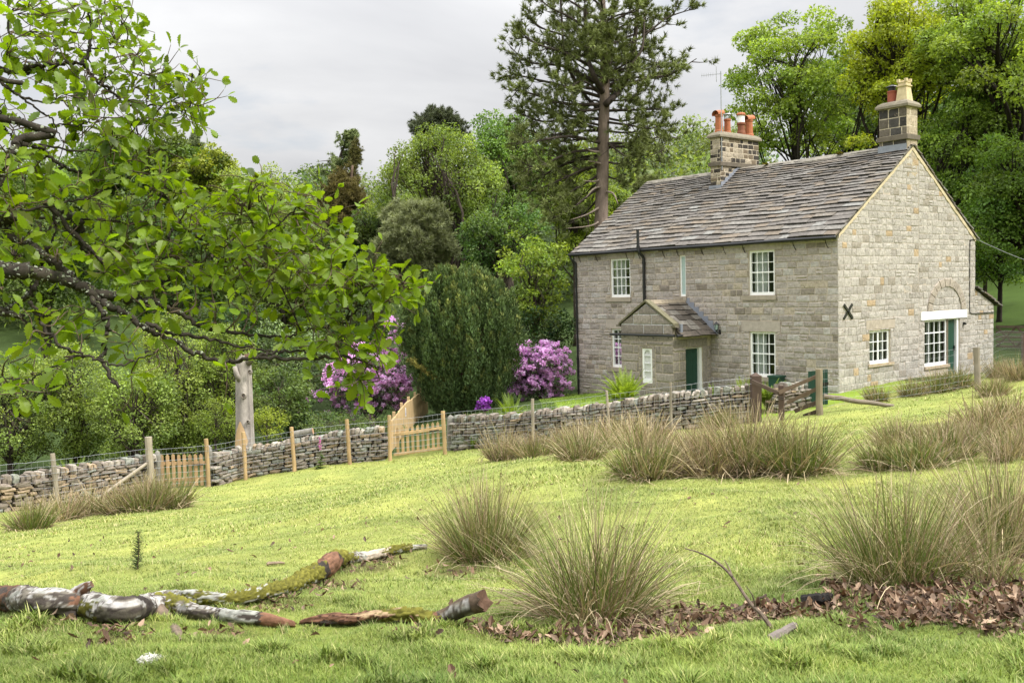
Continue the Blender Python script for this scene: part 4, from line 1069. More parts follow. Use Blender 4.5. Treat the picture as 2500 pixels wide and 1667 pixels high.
# broken wooden field gate
def beam(mb, a, b, w, h, col):
    a, b = A(a), A(b); d = b - a; sh = unit(np.cross(d, ZZ)); up_ = unit(np.cross(sh, d))
    mb.box(a - sh * w / 2 - up_ * h / 2, d, sh * w, up_ * h, col, .006)
fg = thing('field_gate', 'weathered broken wooden gate with sagging rails by the cottage corner', 'gate', onground(at(1940, 1015, 26)))
mb = MB(); b = onground(at(1845, 1030, 26.4)) - ZZ * .1; t_ = at(1845, 917, 26.4); s = .13
v = [q + A([x, y, 0]) for q in (b, t_) for x, y in ((-s, -s), (s, -s), (s, s), (-s, s))] + [t_ + ZZ * .09]
mb.add(v, [A([[0, 1, 5, 4], [1, 2, 6, 5], [2, 3, 7, 6], [3, 0, 4, 7]]), A([[4, 5, 8], [5, 6, 8], [6, 7, 8], [7, 4, 8]])], WD); o = mb.build('hanging_post', M['wood'], fg)
mb = MB(); beam(mb, onground(at(1908, 1026, 26.1)) - ZZ * .1, at(1908, 941, 26.1), .15, .13, WD * 1.1); mb.build('gate_stile', M['wood'], fg)
fpost(fg, at(2001, 1015, 25.5), at(1999, 901, 25.5), .092, A([.2, .165, .11]), 'shutting_post')
for (x0, y0, d0, x1, y1, d1, c) in [(1834, 930, 26.2, 1902, 960, 26.0, .9), (1902, 958, 25.95, 1993, 919, 25.6, 1.9), (1921, 983, 25.9, 1996, 949, 25.6, 1.6), (1940, 1004, 25.9, 1996, 981, 25.6, .9), (1962, 1016, 25.9, 1997, 1003, 25.65, .7)]:
    mb = MB(); beam(mb, at(x0, y0, d0), at(x1, y1, d1), .045, .1, WD * c * A([1, 1.05, 1.0])); mb.build('rail', M['wood'], fg)
mb = MB()
for z in (.0, .05): mb.tube([at(1898, 968 + z * 100, 25.9), at(1913, 970 + z * 100, 25.9)], .015, 5)
mb.build('chain', M['rustiron'], fg)
mb = MB(); p0 = at(2011, 967, 25.9); p1 = gh(2182, 991)
mb.tube([p0 + (p1 - p0) * f + rng.normal(0, .01, 3) for f in np.linspace(0, 1, 9)], [.07, .072, .07, .068, .066, .064, .06, .055, .045], 9, A([.17, .14, .105]))
tag(mb.build('fallen_pole', M['wood'], None, org=p0), 'long round pole lying on the grass against the gate post', 'pole')
# small green gate by the corner
ga, gb = at(1974, 972, 28.3), at(2022, 966, 28.1); ga = onground(ga); gb = onground(gb)
gg = thing('garden_gate', 'small dark green boarded gate by the corner of the cottage', 'gate', ga)
mb = MB(); d = gb - ga
for k in range(6): mb.box(ga + d * k / 6 + ZZ * .05, d / 6 * .93, A([0, .03, 0]), ZZ * 1.02, (.5, .5, .5)); 
mb.build('boards', M['green'], gg)
mb = MB(); mb.box(ga + d * .7 + ZZ * .62 - A([0, .02, 0]), d * .3, A([0, .02, 0]), ZZ * .08); mb.build('hinge', M['black'], gg)
# five bar gate far right
fa, fb = onground(at(2432, 842, 45)), onground(at(2530, 842, 43))
bg = thing('five_bar_gate', 'brown five barred gate behind the lean-to at the edge of the wood', 'gate', fa)
d = fb - fa; mb = MB(); c5 = A([.085, .06, .038])
for z in (.18, .4, .62, .85, 1.1): mb2 = MB(); beam(mb2, fa + ZZ * z, fb + ZZ * z, .05, .1, c5); mb2.build('bar', M['wood'], bg)
for (u0, z0, u1, z1) in ((0, 1.1, .5, .18), (.5, .18, 1, 1.1), (0, .18, .5, 1.1), (.5, 1.1, 1, .18)):
    mb2 = MB(); beam(mb2, fa + d * u0 + ZZ * z0 - A([0, .05, 0]), fa + d * u1 + ZZ * z1 - A([0, .05, 0]), .04, .08, c5); mb2.build('brace', M['wood'], bg)
for u in (0, 1): mb2 = MB(); beam(mb2, fa + d * u - ZZ * .1, fa + d * u + ZZ * 1.3, .14, .14, c5); mb2.build('post', M['wood'], bg)

# ------------------------------------------------------------------ rushes
def tussock_mesh(n, r0, h, spread, brown, wid, segs=5, droop=.35, thatch=.25):
    th = rng.uniform(0, 2 * pi, n); rr = np.sqrt(rng.uniform(0, 1, n)) * r0
    base = np.stack([rr * np.cos(th), rr * np.sin(th), 0 * th], 1)
    kind = rng.uniform(0, 1, n); dead = kind < thatch
    az = np.where(rng.uniform(0, 1, n) < .28, rng.uniform(0, 2 * pi, n), th + rng.normal(0, .6, n))
    lean = np.clip((rr / r0) ** 1.1 * spread + rng.normal(0, .19, n), -.05, 1.5); lean = np.where(dead, rng.uniform(.55, 1.5, n), lean)
    L = h * rng.uniform(.5, 1.15, n) * (1 - .12 * lean); L = np.where(rng.uniform(0, 1, n) < .05, L * 1.2, L)
    dr = np.abs(rng.normal(0, droop, n)) + .05; dr = np.where(dead, rng.uniform(.5, 1.3, n), dr)
    t = np.linspace(0, 1, segs + 1)
    ang = lean[:, None] + dr[:, None] * t[None] ** 1.6 * 1.1
    step = (L / segs)[:, None]
    dh = np.sin((ang[:, :-1] + ang[:, 1:]) / 2) * step; dz = np.cos((ang[:, :-1] + ang[:, 1:]) / 2) * step
    rx = np.concatenate([np.zeros((n, 1)), np.cumsum(dh, 1)], 1); rz = np.concatenate([np.zeros((n, 1)), np.cumsum(dz, 1)], 1)
    P = base[:, None] + np.stack([rx * np.cos(az)[:, None], rx * np.sin(az)[:, None], rz], -1)
    kk = np.where(rng.uniform(0, 1, n) < np.where(dead, .35, .04))[0]      # snapped stems fold over
    for i in kk:
        j = int(rng.integers(2, segs)); q = rng.uniform(0, 2 * pi); dv = np.stack([math.cos(q) * .8, math.sin(q) * .8, -rng.uniform(.1, .9)]); dv = dv / np.linalg.norm(dv); P[i, j:] = P[i, j] + np.arange(segs + 1 - j)[:, None] * dv * L[i] / segs * .8
    P[..., 2] = np.maximum(P[..., 2], .01 + .02 * rng.uniform(0, 1, (n, 1)))
    wa = rng.uniform(0, 2 * pi, n); wd = np.stack([np.cos(wa), np.sin(wa), .2 * np.sin(wa * 3)], -1)
    w = wid * rng.uniform(.55, 1.45, n)[:, None] * np.where(dead, 1.35, 1.)[:, None] * (1 - .75 * t[None] ** 1.5)
    v = np.stack([P - wd[:, None] * w[..., None] / 2, P + wd[:, None] * w[..., None] / 2], 2)      # n, segs+1, 2, 3
    k = (np.arange(n) * (segs + 1) * 2)[:, None] + np.arange(segs)[None] * 2
    f = np.stack([k, k + 1, k + 3, k + 2], -1).reshape(-1, 4)
    straw = rng.uniform(0, 1, n) < brown; straw |= dead
    g = A([.10, .15, .03]) * rng.uniform(.5, 1.5, (n, 1)); g[:, 0] += rng.uniform(0, .03, n)
    s_ = np.where((rng.uniform(0, 1, n) < .55)[:, None], A([.45, .365, .225]), A([.25, .175, .11])) * rng.uniform(.5, 1.3, (n, 1))
    c = np.where(straw[:, None], s_, g)
    c = np.repeat(c[:, None], (segs + 1) * 2, 1)
    # a green stem turns brown towards its dry tip
    tip = np.repeat(t, 2)[None, :, None]; c = np.where((~straw)[:, None, None] & (tip > .78), c * .4 + A([.33, .25, .14]) * .6, c)
    return v.reshape(-1, 3), f, c.reshape(-1, 3)
def tussock(label, px, py, n, r0, h, spread, brown, wid, **kw):
    p = gh(px, py); mb = MB(); v, f, c = tussock_mesh(n, r0, h, spread, brown, wid, **kw); mb.add(v + p - ZZ * .02, f, c)
    o = mb.build('rush_tussock', M['rush'], None, org=p); return tag(o, label, 'rushes', 'rush tussocks on the pasture')
tussock('big splayed rush tussock on dead leaves, nearest the camera, right of the log end', 1455, 1515, 1750, .27, .9, .85, .40, .0062, segs=8, thatch=.42)
tussock('dense round rush tussock at the far end of the mossy branch', 1188, 1372, 1900, .30, .86, .75, .30, .0066, segs=6, thatch=.22)
tussock('tall upright rush tussock rising from the deep leaf litter at right', 2195, 1415, 1500, .36, .84, .68, .30, .006, segs=6, thatch=.25)
tussock('rush tussock cut by the right edge of the frame above the leaf litter', 2445, 1335, 1500, .34, .84, .72, .5, .0062, segs=6, thatch=.25)
tussock('small sparse rush tuft at the lower right edge among leaves', 2420, 1420, 350, .16, .6, .6, .6, .004, segs=5)
tussock('dark green rush tussock, rightmost of the row below the broken gate', 1945, 1150, 1200, .42, .86, .72, .15, .011)
tussock('brown topped rush tussock in the middle of the row below the broken gate', 1830, 1148, 1400, .48, .98, .62, .5, .011)
tussock('sprawling pinkish brown rush tussock below the long wall', 1730, 1156, 1100, .42, .8, .85, .75, .011, thatch=.35)
tussock('straw coloured rush tussock, leftmost of the row below the broken gate', 1580, 1160, 1150, .40, .74, .75, .4, .011)
# the rest are copies of a few grown ones
def proto(n, r0, h, spread, brown, wid, **kw):
    mb = MB(); v, f, c = tussock_mesh(n, r0, h, spread, brown, wid, **kw); mb.add(v, f, c); return mb
PRO = [proto(700, .4, .82, .7, .42, .016), proto(650, .42, .85, .65, .68, .016), proto(650, .36, .7, .75, .2, .016), proto(520, .3, .6, .7, .45, .016)]
first = {}
def put(k, px, py, s, label):
    p = gh(px, py)
    if k not in first:
        o = PRO[k].build('rush_tussock', M['rush'], None, org=(0, 0, 0)); first[k] = o
    else:
        o = first[k].copy(); COL.objects.link(o)
    o.location = tuple(p - ZZ * .03); o.rotation_euler = (0, 0, rng.uniform(0, 6.28)); o.scale = (s, s, s * rng.uniform(.92, 1.1))
    tag(o, label, 'rushes', 'rush tussocks on the pasture')
for k, px, py, s, lb in [
 (1, 1232, 1120, 1.05, 'leaning straw rush tussock at the left end of the knoll group'), (0, 1305, 1118, 1.05, 'green based rush tussock second from left in the knoll group'), (1, 1380, 1104, 1.1, 'rush tussock on the crest of the knoll below the fern'),
 (1, 1450, 1098, 1.15, 'tall straw rush tussock on the knoll left of the thin post'), (1, 1520, 1094, 1.15, 'bleached rush tussock on the knoll straight below the porch'), (1, 1575, 1096, 1., 'bleached rush tussock at the right end of the knoll group'), (0, 1420, 1120, .8, 'low rush tuft in the hollow below the knoll crest'),
 (2, 1755, 1045, .9, 'thin green rush tuft at the foot of the long wall'), (1, 1690, 1100, .6, 'dry rush tussock behind the brown row'),
 (0, 2190, 1088, .68, 'straw green rush tussock below the small gable window'), (2, 2258, 1082, .62, 'pale rush tussock below the big gable window'), (0, 2322, 1075, .55, 'rush tussock below the wire fence post'),
 (2, 2165, 1142, .8, 'green rush tussock on the bare bank at right'), (2, 2240, 1142, .85, 'dark based green rush tussock beside the bank at right'), (3, 2310, 1120, 1., 'low rush tuft between bank and right edge'),
 (1, 2400, 1055, .75, 'tall straw rush tussock right of the fence post'), (1, 2460, 1040, .8, 'tall straw rush tussock at the right edge beside the fence'), (1, 2505, 1090, .6, 'rush tussock at the right edge above the leaf litter tussocks'), (1, 2465, 1120, .55, 'brown rush tussock near the right edge, below the tall straw ones'), (0, 2395, 1098, .6, 'rush tussock in the right hand group nearest the bank'),
 (3, 2140, 978, .9, 'dry rush tuft under the small gable window'), (0, 2228, 965, .75, 'rush tussock at the foot of the gable wall'), (2, 2288, 955, 1., 'green rush tussock beneath the gable door sill'), (2, 2340, 943, 1., 'rush tussock in front of the green gable door'), (1, 2440, 920, .75, 'dry rush tussock beside the lean-to wall'), (1, 2485, 925, .8, 'dry rush tussock in front of the five barred gate'), (0, 2425, 965, .75, 'rush tussock just beyond the wire fence'),
 (2, 75, 1290, 1., 'dark leaning rush tussock at the left end under the brown wall'), (1, 150, 1268, .95, 'dry rush tussock at the foot of the leaning fence post'), (1, 225, 1256, .95, 'pale rush tussock under the diagonal brace'), (0, 300, 1250, .95, 'straw rush tussock in front of the strainer post'), (0, 355, 1246, 1.05, 'rush tussock hiding the foot of the strainer post'), (2, 410, 1240, 1.3, 'dark green rush tussock in front of the tan picket gate')]:
    put(k, px, py, s, lb)

# ------------------------------------------------------------------ leaf litter
LV = []
def leaf_outline(prof, fold=.25, curl=.15, droop=0):
    n = len(prof); v = []
    for x, w in prof: v += [(x, 0, -curl * x * x), (x, w, fold * w - curl * x * x), (x, -w, fold * w - curl * x * x)]
    f = []
    for i in range(n - 1):
        a, b = i * 3, i * 3 + 3; f += [(a, b, b + 1, a + 1), (a, a + 2, b + 2, b)]
    return A(v, float), A(f)
OAK = [(0, .012), (.10, .015), (.14, .06), (.22, .13), (.27, .085), (.36, .22), (.43, .15), (.53, .30), (.60, .2), (.69, .31), (.77, .21), (.85, .23), (.91, .13), (.97, .11), (1.0, .0)]
OAK2 = [(0, .012), (.1, .015), (.2, .1), (.3, .2), (.38, .15), (.5, .27), (.58, .2), (.7, .3), (.78, .22), (.87, .22), (.94, .11), (1, 0)]
DEAD = [(0, .01), (.15, .1), (.25, .09), (.4, .22), (.5, .16), (.65, .27), (.78, .18), (.9, .14), (1, 0)]
def litter_leaves():
    mb = MB(); pts = []
    for L_, dn in ((LIT, 950), (LIT2, 420)):
        for p, r in L_:
            n = int(dn * r * r * 3.4); th = rng.uniform(0, 2 * pi, n); rr = r * np.sqrt(rng.uniform(0, 1.9, n)); pts.append(np.stack([p[0] + rr * np.cos(th), p[1] + rr * np.sin(th)], 1))
    q = np.concatenate(pts); keep = rng.uniform(0, 1, len(q)) < litter(q[:, 0], q[:, 1]) ** 1.6 * 1.1; q = q[keep]
    # strays over the whole pasture
    n = 420; rr = np.sqrt(rng.uniform(3.6 ** 2, 15 ** 2, n)); th = rng.uniform(-.55, .55, n); q = np.concatenate([q, np.stack([rr * np.tan(th), rr], 1)])
    q = q[q[:, 1] > 3.2]
    z = H(q[:, 0], q[:, 1]) + rng.uniform(0, .035, len(q)); pos = np.stack([q[:, 0], q[:, 1], z], 1)
    for k, (fold, curl) in enumerate([(.9, .3), (.3, .7), (-.8, -.5), (.8, -.6)]):
        s = slice(k, None, 4); tv, tf = leaf_outline(DEAD, fold, curl); n = len(pos[s])
        xd = rng.normal(0, 1, (n, 3)) * A([1, 1, .35]); nd = A([0, 0, 1]) + rng.normal(0, .45, (n, 3))
        c = np.where((rng.uniform(0, 1, n) < .7)[:, None], A([.115, .068, .04]), A([.26, .18, .12])) * rng.uniform(.35, 1.5, (n, 1))
        mb.cards(tv, tf, pos[s], xd, nd, rng.uniform(.02, .078, n), c)
    tag(mb.build('leaf_litter', M['deadleaf'], None, org=(0, 0, 0)), 'brown dead oak leaves drifted under the rushes and branches', 'dead leaves', kind='stuff')
litter_leaves()
# ------------------------------------------------------------------ fallen birch, branches
def cl(x, y): return x / 1.8816, 1250 + y / 1.8816      # measured in an enlarged view of the photograph's lower left
WB, DB, MO, RO, LI = A([.33, .315, .295]), A([.05, .041, .035]), A([.105, .10, .018]), A([.135, .07, .043]), A([.25, .25, .22])
def bark_tube(mb, pts, rad, zone, sides=22, step=.012, rough=.10, flat=1., seed=0):
    P, q = resample(catmull(pts, 8), step); n = len(P)
    r = np.interp(np.linspace(0, 1, n), np.linspace(0, 1, len(rad)), rad)
    t = unit(np.gradient(P, axis=0)); a = unit(np.cross(t, A([0, 0, 1.]))); b = np.cross(a, t)
    th = np.arange(sides) * 2 * pi / sides
    S, TH = np.meshgrid(q, th, indexing='ij'); ct, st = np.cos(TH), np.sin(TH)
    f = np.linspace(0, 1, n)[:, None] + 0 * TH
    nz = fbm(S * 14 + seed, ct * 2.2 + 9, st * 2.2 + seed, 3) - .5; n2 = fbm(S * 40 + seed, ct * 5, st * 5 + seed, 2) - .5
    C = zone(f, S, st, ct, nz, n2, seed)
    mossy = (C[..., 1] > .12) & (C[..., 2] < .06) & (C[..., 0] > .12)
    n3 = fbm(S * 75 + seed, ct * 9, st * 9, 2) - .5; rr = r[:, None] * .93 * (1 + rough * 2.2 * nz + .10 * n2 + .07 * n3) * np.where(st > 0, flat, 1) + mossy * (.012 + .02 * n2)
    v = P[:, None] + rr[..., None] * (ct[..., None] * a[:, None] + st[..., None] * b[:, None])
    for e in (0, n - 1): v[e] += t[e] * rng.normal(0, .3, (sides, 1)) * r[e]
    i = np.arange(n - 1)[:, None] * sides; j = np.arange(sides)[None]; j2 = (j + 1) % sides
    mb.add(v.reshape(-1, 3).copy(), [np.stack([i + j, i + j2, i + sides + j2, i + sides + j], -1).reshape(-1, 4)], C.reshape(-1, 3))
    for e, rev in ((0, -1), (n - 1, 1)):   # ragged broken ends
        cap = np.concatenate([v[e], (P[e] - t[e] * rev * .01)[None]]); k = np.arange(sides)
        mb.add(cap, np.stack([k, (k + 1) % sides, np.full(sides, sides)], 1), A([.10, .06, .04]))
def birch(f, S, st, ct, nz, n2, seed):
    band = noise3(S * 42 + seed, ct * .8, st * .8); band2 = noise3(S * 95 + seed, ct * 1.6, st * 1.6); big = fbm(S * 5 + seed, ct * 1.8, st * 1.8, 3); spot = noise3(S * 30, ct * 6 + seed, st * 6)
    c = WB * (.6 + .7 * band2[..., None])
    c = np.where(((band < .36) | ((band2 < .3) & (spot > .5)))[..., None], A([.07, .06, .05]) * (.6 + spot[..., None]), c)
    c = np.where(((big + .25 * n2 > .475) & (spot > .3))[..., None], A([.13, .115, .092]) * (.5 + spot[..., None]), c)
    c = np.where((big + .3 * n2 > .60)[..., None], DB * 1.1, c)
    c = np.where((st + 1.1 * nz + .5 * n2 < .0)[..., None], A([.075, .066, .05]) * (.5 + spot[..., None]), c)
    c = np.where(((big < .40) & (nz > .03))[..., None], LI * (.5 + .8 * spot[..., None]), c)
    return c
def put_(c, m, col): return np.where(m[..., None], col, c)
def z_main(f, S, st, ct, nz, n2, seed):
    c = birch(f, S, st, ct, nz, n2, seed); e = .30 * nz + .12 * n2
    c = put_(c, f < .345 + .35 * e, np.where((n2 + nz > 0)[..., None], RO * .75, DB))
    c = put_(c, (abs(f - .615 + e * .15) < .018) & (st > .1), RO * 1.1)
    c = put_(c, (abs(f - .68) < .045 + .4 * e) & (st < .7) & (n2 + .6 * nz > -.02), MO * (.8 + n2[..., None]))
    c = put_(c, abs(f - .865 + .1 * nz) < .02 + .05 * abs(nz), DB * .7)
    return c
def z_low(f, S, st, ct, nz, n2, seed):
    c = birch(f, S, st, ct, nz, n2, seed); e = .5 * nz + .15 * n2
    c = put_(c, (f > .02) & (f < .28 + e) & (st > -.35 + 2 * nz + n2), MO * (1 + 1.6 * n2[..., None]))
    c = put_(c, (f > .6) & (e > -.06), LI * (1 + n2[..., None]))
    c = put_(c, f > .80 + .35 * e, RO * (.8 + .8 * noise3(S * 5, ct * 8, st * 8))[..., None] * A([1, 1, 1]))
    return put_(c, abs(f - .80 - .35 * e) < .018, DB)
def z_up(f, S, st, ct, nz, n2, seed):
    e = .4 * nz + .15 * n2
    c = np.where((nz + n2 > .0)[..., None], LI, A([.12, .10, .08])) * (1 + 1.5 * n2[..., None])
    fib = noise3(S * 5, ct * 8, st * 8)[..., None]
    c = put_(c, (f > .17 + e) & (f < .55 + .5 * e) & (st > -.6 + 2.6 * nz + 1.2 * n2), MO * (1.05 + 1.7 * n2[..., None]))
    c = put_(c, (f > .54 + .12 * e) & (f < .665 + .12 * e), RO * (.5 + 1.1 * fib)); c = put_(c, (abs(f - .54 - .12 * e) < .013) | (abs(f - .665 - .12 * e) < .01), DB * .6)
    c = put_(c, (f > .675 + .1 * e) & (f < .77 + .3 * e) & (st > -.5 + 2 * nz), MO * (1.1 + 1.7 * n2[..., None]))
    c = put_(c, (f > .82 + .2 * e) & (f < .90 + .2 * e) & (st > -.5), A([.40, .34, .27]) * (.7 + .6 * fib)); c = put_(c, (f > .89 + .2 * e) & (f < .97) & (st > -.2 + 2 * nz), MO * (1 + 1.5 * n2[..., None]))
    return c
def z_red(f, S, st, ct, nz, n2, seed):
    fib = noise3(S * 5, ct * 9, st * 9)[..., None]; e = .4 * nz + .15 * n2
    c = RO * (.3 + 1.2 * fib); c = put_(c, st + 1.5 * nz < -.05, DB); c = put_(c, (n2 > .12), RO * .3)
    c = put_(c, (f > .46 + e) & (f < .70 + e) & (st > .25 + nz), A([.31, .22, .13]) * (.6 + .7 * fib))
    c = put_(c, (f > .62 + e) & (f < .92 + .4 * e) & (st > -.3 + 2.6 * nz + n2), MO * (1 + 1.7 * n2[..., None])); return put_(c, f > .94 + .1 * e, DB)
def logpts(L_, lift=0.):
    """(x, y, radius) in the enlarged view; depth found where the underside meets the turf"""
    out = []; rad = []
    for x, y, r in L_:
        px, py = cl(x, y); rp = r / 1.8816; g = gh(px, py + rp * (1 - lift)); d = (g - EYE) @ FW
        out.append(at(px, py, d)); rad.append(rp * d / FOC)
    return A(out), rad
fl = thing('fallen_birch', 'long fallen birch trunk with peeling white bark lying at lower left', 'log', gh(*cl(400, 500)))
P_, R_ = logpts([(-260, 400, 60), (-60, 398, 60), (60, 398, 62), (160, 405, 66), (280, 415, 66), (380, 425, 62), (480, 440, 66), (580, 450, 66), (680, 432, 55), (740, 425, 46)])
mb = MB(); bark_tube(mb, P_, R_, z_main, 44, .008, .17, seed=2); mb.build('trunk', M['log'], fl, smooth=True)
P2, R2 = logpts([(690, 425, 48), (740, 418, 46), (800, 430, 42), (900, 455, 36), (1000, 468, 33), (1100, 478, 32), (1200, 488, 33), (1280, 500, 30), (1350, 512, 14)])
mb = MB(); bark_tube(mb, P2, R2, z_low, 30, .008, .2, seed=5); mb.build('lower_branch', M['log'], fl, smooth=True)
mb = MB(); g = gh(*cl(832, 590)); d0 = (P2[1] - EYE) @ FW - .1
bark_tube(mb, [at(*cl(712, 425), d0), at(*cl(745, 470), d0 - .1), at(*cl(790, 525), d0 - .18), g], [.05, .045, .032, .012], lambda f, S, st, ct, nz, n2, s: A([.10, .075, .055]) * (.7 + 1.4 * noise3(S * 3, ct * 8, st * 8)[..., None]), 14, .012, .15, seed=8); mb.build('dead_stub', M['log'], fl, smooth=True)
mb = MB(); s0 = (P_[4] + P_[5]) / 2; g = onground(s0 + A([0, -.06, 0])); mb.tube([s0 - ZZ * .03, (s0 + g) / 2, g - ZZ * .03], [.06, .05, .055], 9, DB); mb.build('underside_stub', M['log'], fl)
mb = MB(); i = int(np.argmin([abs(cl(345, 400)[0] - proj(p)[0]) for p in P_])); k0 = P_[i] + ZZ * R_[i] * .6      # torn knob of bark on top
bark_tube(mb, [k0 - A([.05, 0, .0]), k0 + A([.0, -.01, .035]), k0 + A([.05, -.02, .075]), k0 + A([.075, -.02, .085])], [.05, .045, .035, .02], lambda f, S, st, ct, nz, n2, s: np.where((nz + n2 > 0)[..., None], WB * .8, RO * .7), 16, .008, .4, seed=51); mb.build('torn_knob', M['log'], fl, smooth=True)
P3, R3 = logpts([(650, 402, 26), (760, 383, 26), (880, 388, 32), (1000, 398, 32), (1100, 395, 34), (1200, 372, 36), (1330, 340, 38), (1400, 305, 42), (1470, 272, 46), (1530, 225, 48), (1570, 215, 38), (1650, 208, 26), (1740, 192, 24), (1850, 168, 20), (1960, 158, 12)])
mb = MB(); bark_tube(mb, P3, R3, z_up, 32, .010, .26, seed=12); o = mb.build('mossy_branch', M['log'], None, org=P3[4], smooth=True)
tag(o, 'moss covered rotten branch curving away to the round rush tussock', 'log')
P4, R4 = logpts([(1378, 508, 10), (1430, 496, 26), (1520, 492, 28), (1650, 488, 28), (1760, 478, 32), (1860, 478, 36), (1960, 486, 34), (2025, 490, 26)])
bl = thing('broken_branch', 'rotten red branch with a raised birch end, left of the splayed rushes', 'log', P4[3])
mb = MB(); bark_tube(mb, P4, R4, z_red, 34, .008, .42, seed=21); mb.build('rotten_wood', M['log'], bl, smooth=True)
d4 = (P4[-1] - EYE) @ FW
mb = MB(); bark_tube(mb, [at(*cl(2010, 488), d4), at(*cl(2060, 470), d4), at(*cl(2130, 435), d4 - .05), at(*cl(2225, 402), d4 - .1)], [.045, .055, .062, .07], lambda f, S, st, ct, nz, n2, s: np.where(((st > .75 - .3 * nz) | (f > .78))[..., None], A([.09, .065, .045]) * (1 + n2[..., None]), birch(f, S, st, ct, nz, n2, s)), 18, .012, .1, seed=31); mb.build('raised_end', M['log'], bl, smooth=True)

# twigs in the leaf litter
def stick(label, pts, r0, r1, col, m='bark', name='stick', cat='stick'):
    p = catmull(pts, 6); mb = MB(); mb.tube(p + rng.normal(0, .003, p.shape), np.linspace(r0, r1, len(p)), 7, A(col)); return tag(mb.build(name, M[m], None, org=p[0]), label, cat)
g = gh(1885, 1535); dg = (g - EYE) @ FW
s_ = thing('dead_bough', 'thin forked dead bough leaning up out of the leaf litter', 'stick', g)
mb = MB(); mb.tube(catmull([g, at(1860, 1500, dg + .05), at(1831, 1471, dg + .1), at(1784, 1403, dg + .2), at(1745, 1368, dg + .25), at(1709, 1349, dg + .25), at(1672, 1338, dg + .2)], 6), np.linspace(.014, .003, 37), 7, A([.13, .10, .075])); mb.build('stem', M['lichen'], s_)
mb = MB(); mb.tube(catmull([at(1790, 1412, dg + .2), at(1780, 1385, dg + .3), at(1768, 1365, dg + .35)], 5), np.linspace(.006, .002, 11), 5, A([.14, .11, .08])); mb.tube(catmull([at(1845, 1485, dg + .1), at(1838, 1455, dg + .0), at(1822, 1430, dg - .05)], 5), np.linspace(.006, .002, 11), 5, A([.16, .13, .1])); mb.build('side_twig', M['lichen'], s_)
stick('short black charred log end lying in the leaf litter', [gh(1962, 1478) + ZZ * .03, gh(1995, 1476) + ZZ * .035, gh(2030, 1470) + ZZ * .03], .045, .035, [.022, .02, .018])
stick('grey broken stick at the front rim of the leaf litter', [gh(1880, 1572) + ZZ * .02, gh(1905, 1556) + ZZ * .025, gh(1940, 1538) + ZZ * .03], .03, .022, [.17, .145, .13])
stick('dark twig poking out from under the forked bough', [gh(1775, 1503) + ZZ * .02, gh(1820, 1492) + ZZ * .04, gh(1870, 1470) + ZZ * .05], .012, .008, [.06, .045, .035])
stick('small pale stick lying on the open grass above the birch', [gh(*cl(1225, 246)) + ZZ * .02, gh(*cl(1265, 247)) + ZZ * .03, gh(*cl(1305, 240)) + ZZ * .02], .018, .012, [.26, .2, .14])
# sheep's wool
mb = MB(); p = gh(*cl(680, 690)); 
for k in range(420):
    c = p + A([rng.normal(0, .019), rng.normal(0, .014), abs(rng.normal(.012, .010))]); d = unit(rng.normal(0, 1, 3)) * rng.uniform(.006, .014)
    e = unit(rng.normal(0, 1, 3)) * .004; mb.add([c - d, c + e, c + d, c - e], A([[0, 1, 2, 3]]), A([.78, .76, .72]))
for k in range(60):
    c = p + A([rng.normal(.035, .025), rng.normal(.015, .015), .02]); d = unit(rng.normal(0, 1, 3)) * .02; e = unit(rng.normal(0, 1, 3)) * .002; mb.add([c - d, c + e, c + d, c - e], A([[0, 1, 2, 3]]), A([.7, .68, .64]))
tag(mb.build('wool_tuft', M['petal'], None, org=p), 'tuft of white sheep wool on the grass before the birch trunk', 'wool')
# gorse seedling
g = gh(*cl(630, 262)); gs = thing('gorse_seedling', 'small upright spiny dark seedling alone on the grass', 'seedling', g)
top = at(*cl(636, 88), (g - EYE) @ FW); mb = MB(); st_ = catmull([g, g + (top - g) * .5 + A([.01, 0, 0]), top], 6); mb.tube(st_, np.linspace(.007, .003, len(st_)), 5, A([.10, .07, .045])); mb.build('stem', M['bark'], gs)
mb = MB(); n = 190; f = rng.uniform(0, 1, n) ** .9; hh = top - g; c = g + f[:, None] * hh; az = rng.uniform(0, 2 * pi, n); ln = (.085 - .05 * f) * rng.uniform(.5, 1.3, n)
d = np.stack([np.cos(az), np.sin(az), rng.uniform(.1, .9, n)], 1); nd = np.stack([-np.sin(az), np.cos(az), 0 * az], 1)
mb.cards(A([[0, -.05, 0], [0, .05, 0], [1, 0, .0]]), A([[0, 1, 2]]), c, d, nd, ln, A([.035, .052, .022]) * rng.uniform(.7, 1.5, (n, 1)))
n2 = 330; ff = rng.uniform(0, 1, n2); az = rng.uniform(0, 2 * pi, n2); rr = rng.uniform(.015, .07, n2) * (1.1 - .6 * ff); c = g + ff[:, None] * hh + np.stack([rr * np.cos(az), rr * np.sin(az), rr * .5], 1)
mb.cards(A([[0, -.09, 0], [0, .09, 0], [1, 0, 0]]), A([[0, 1, 2]]), c, rng.normal(0, 1, (n2, 3)) + ZZ * .5, rng.normal(0, 1, (n2, 3)), .022, A([.035, .052, .022]) * rng.uniform(.7, 1.6, (n2, 1)))
mb.build('spines', M['needle'], gs)

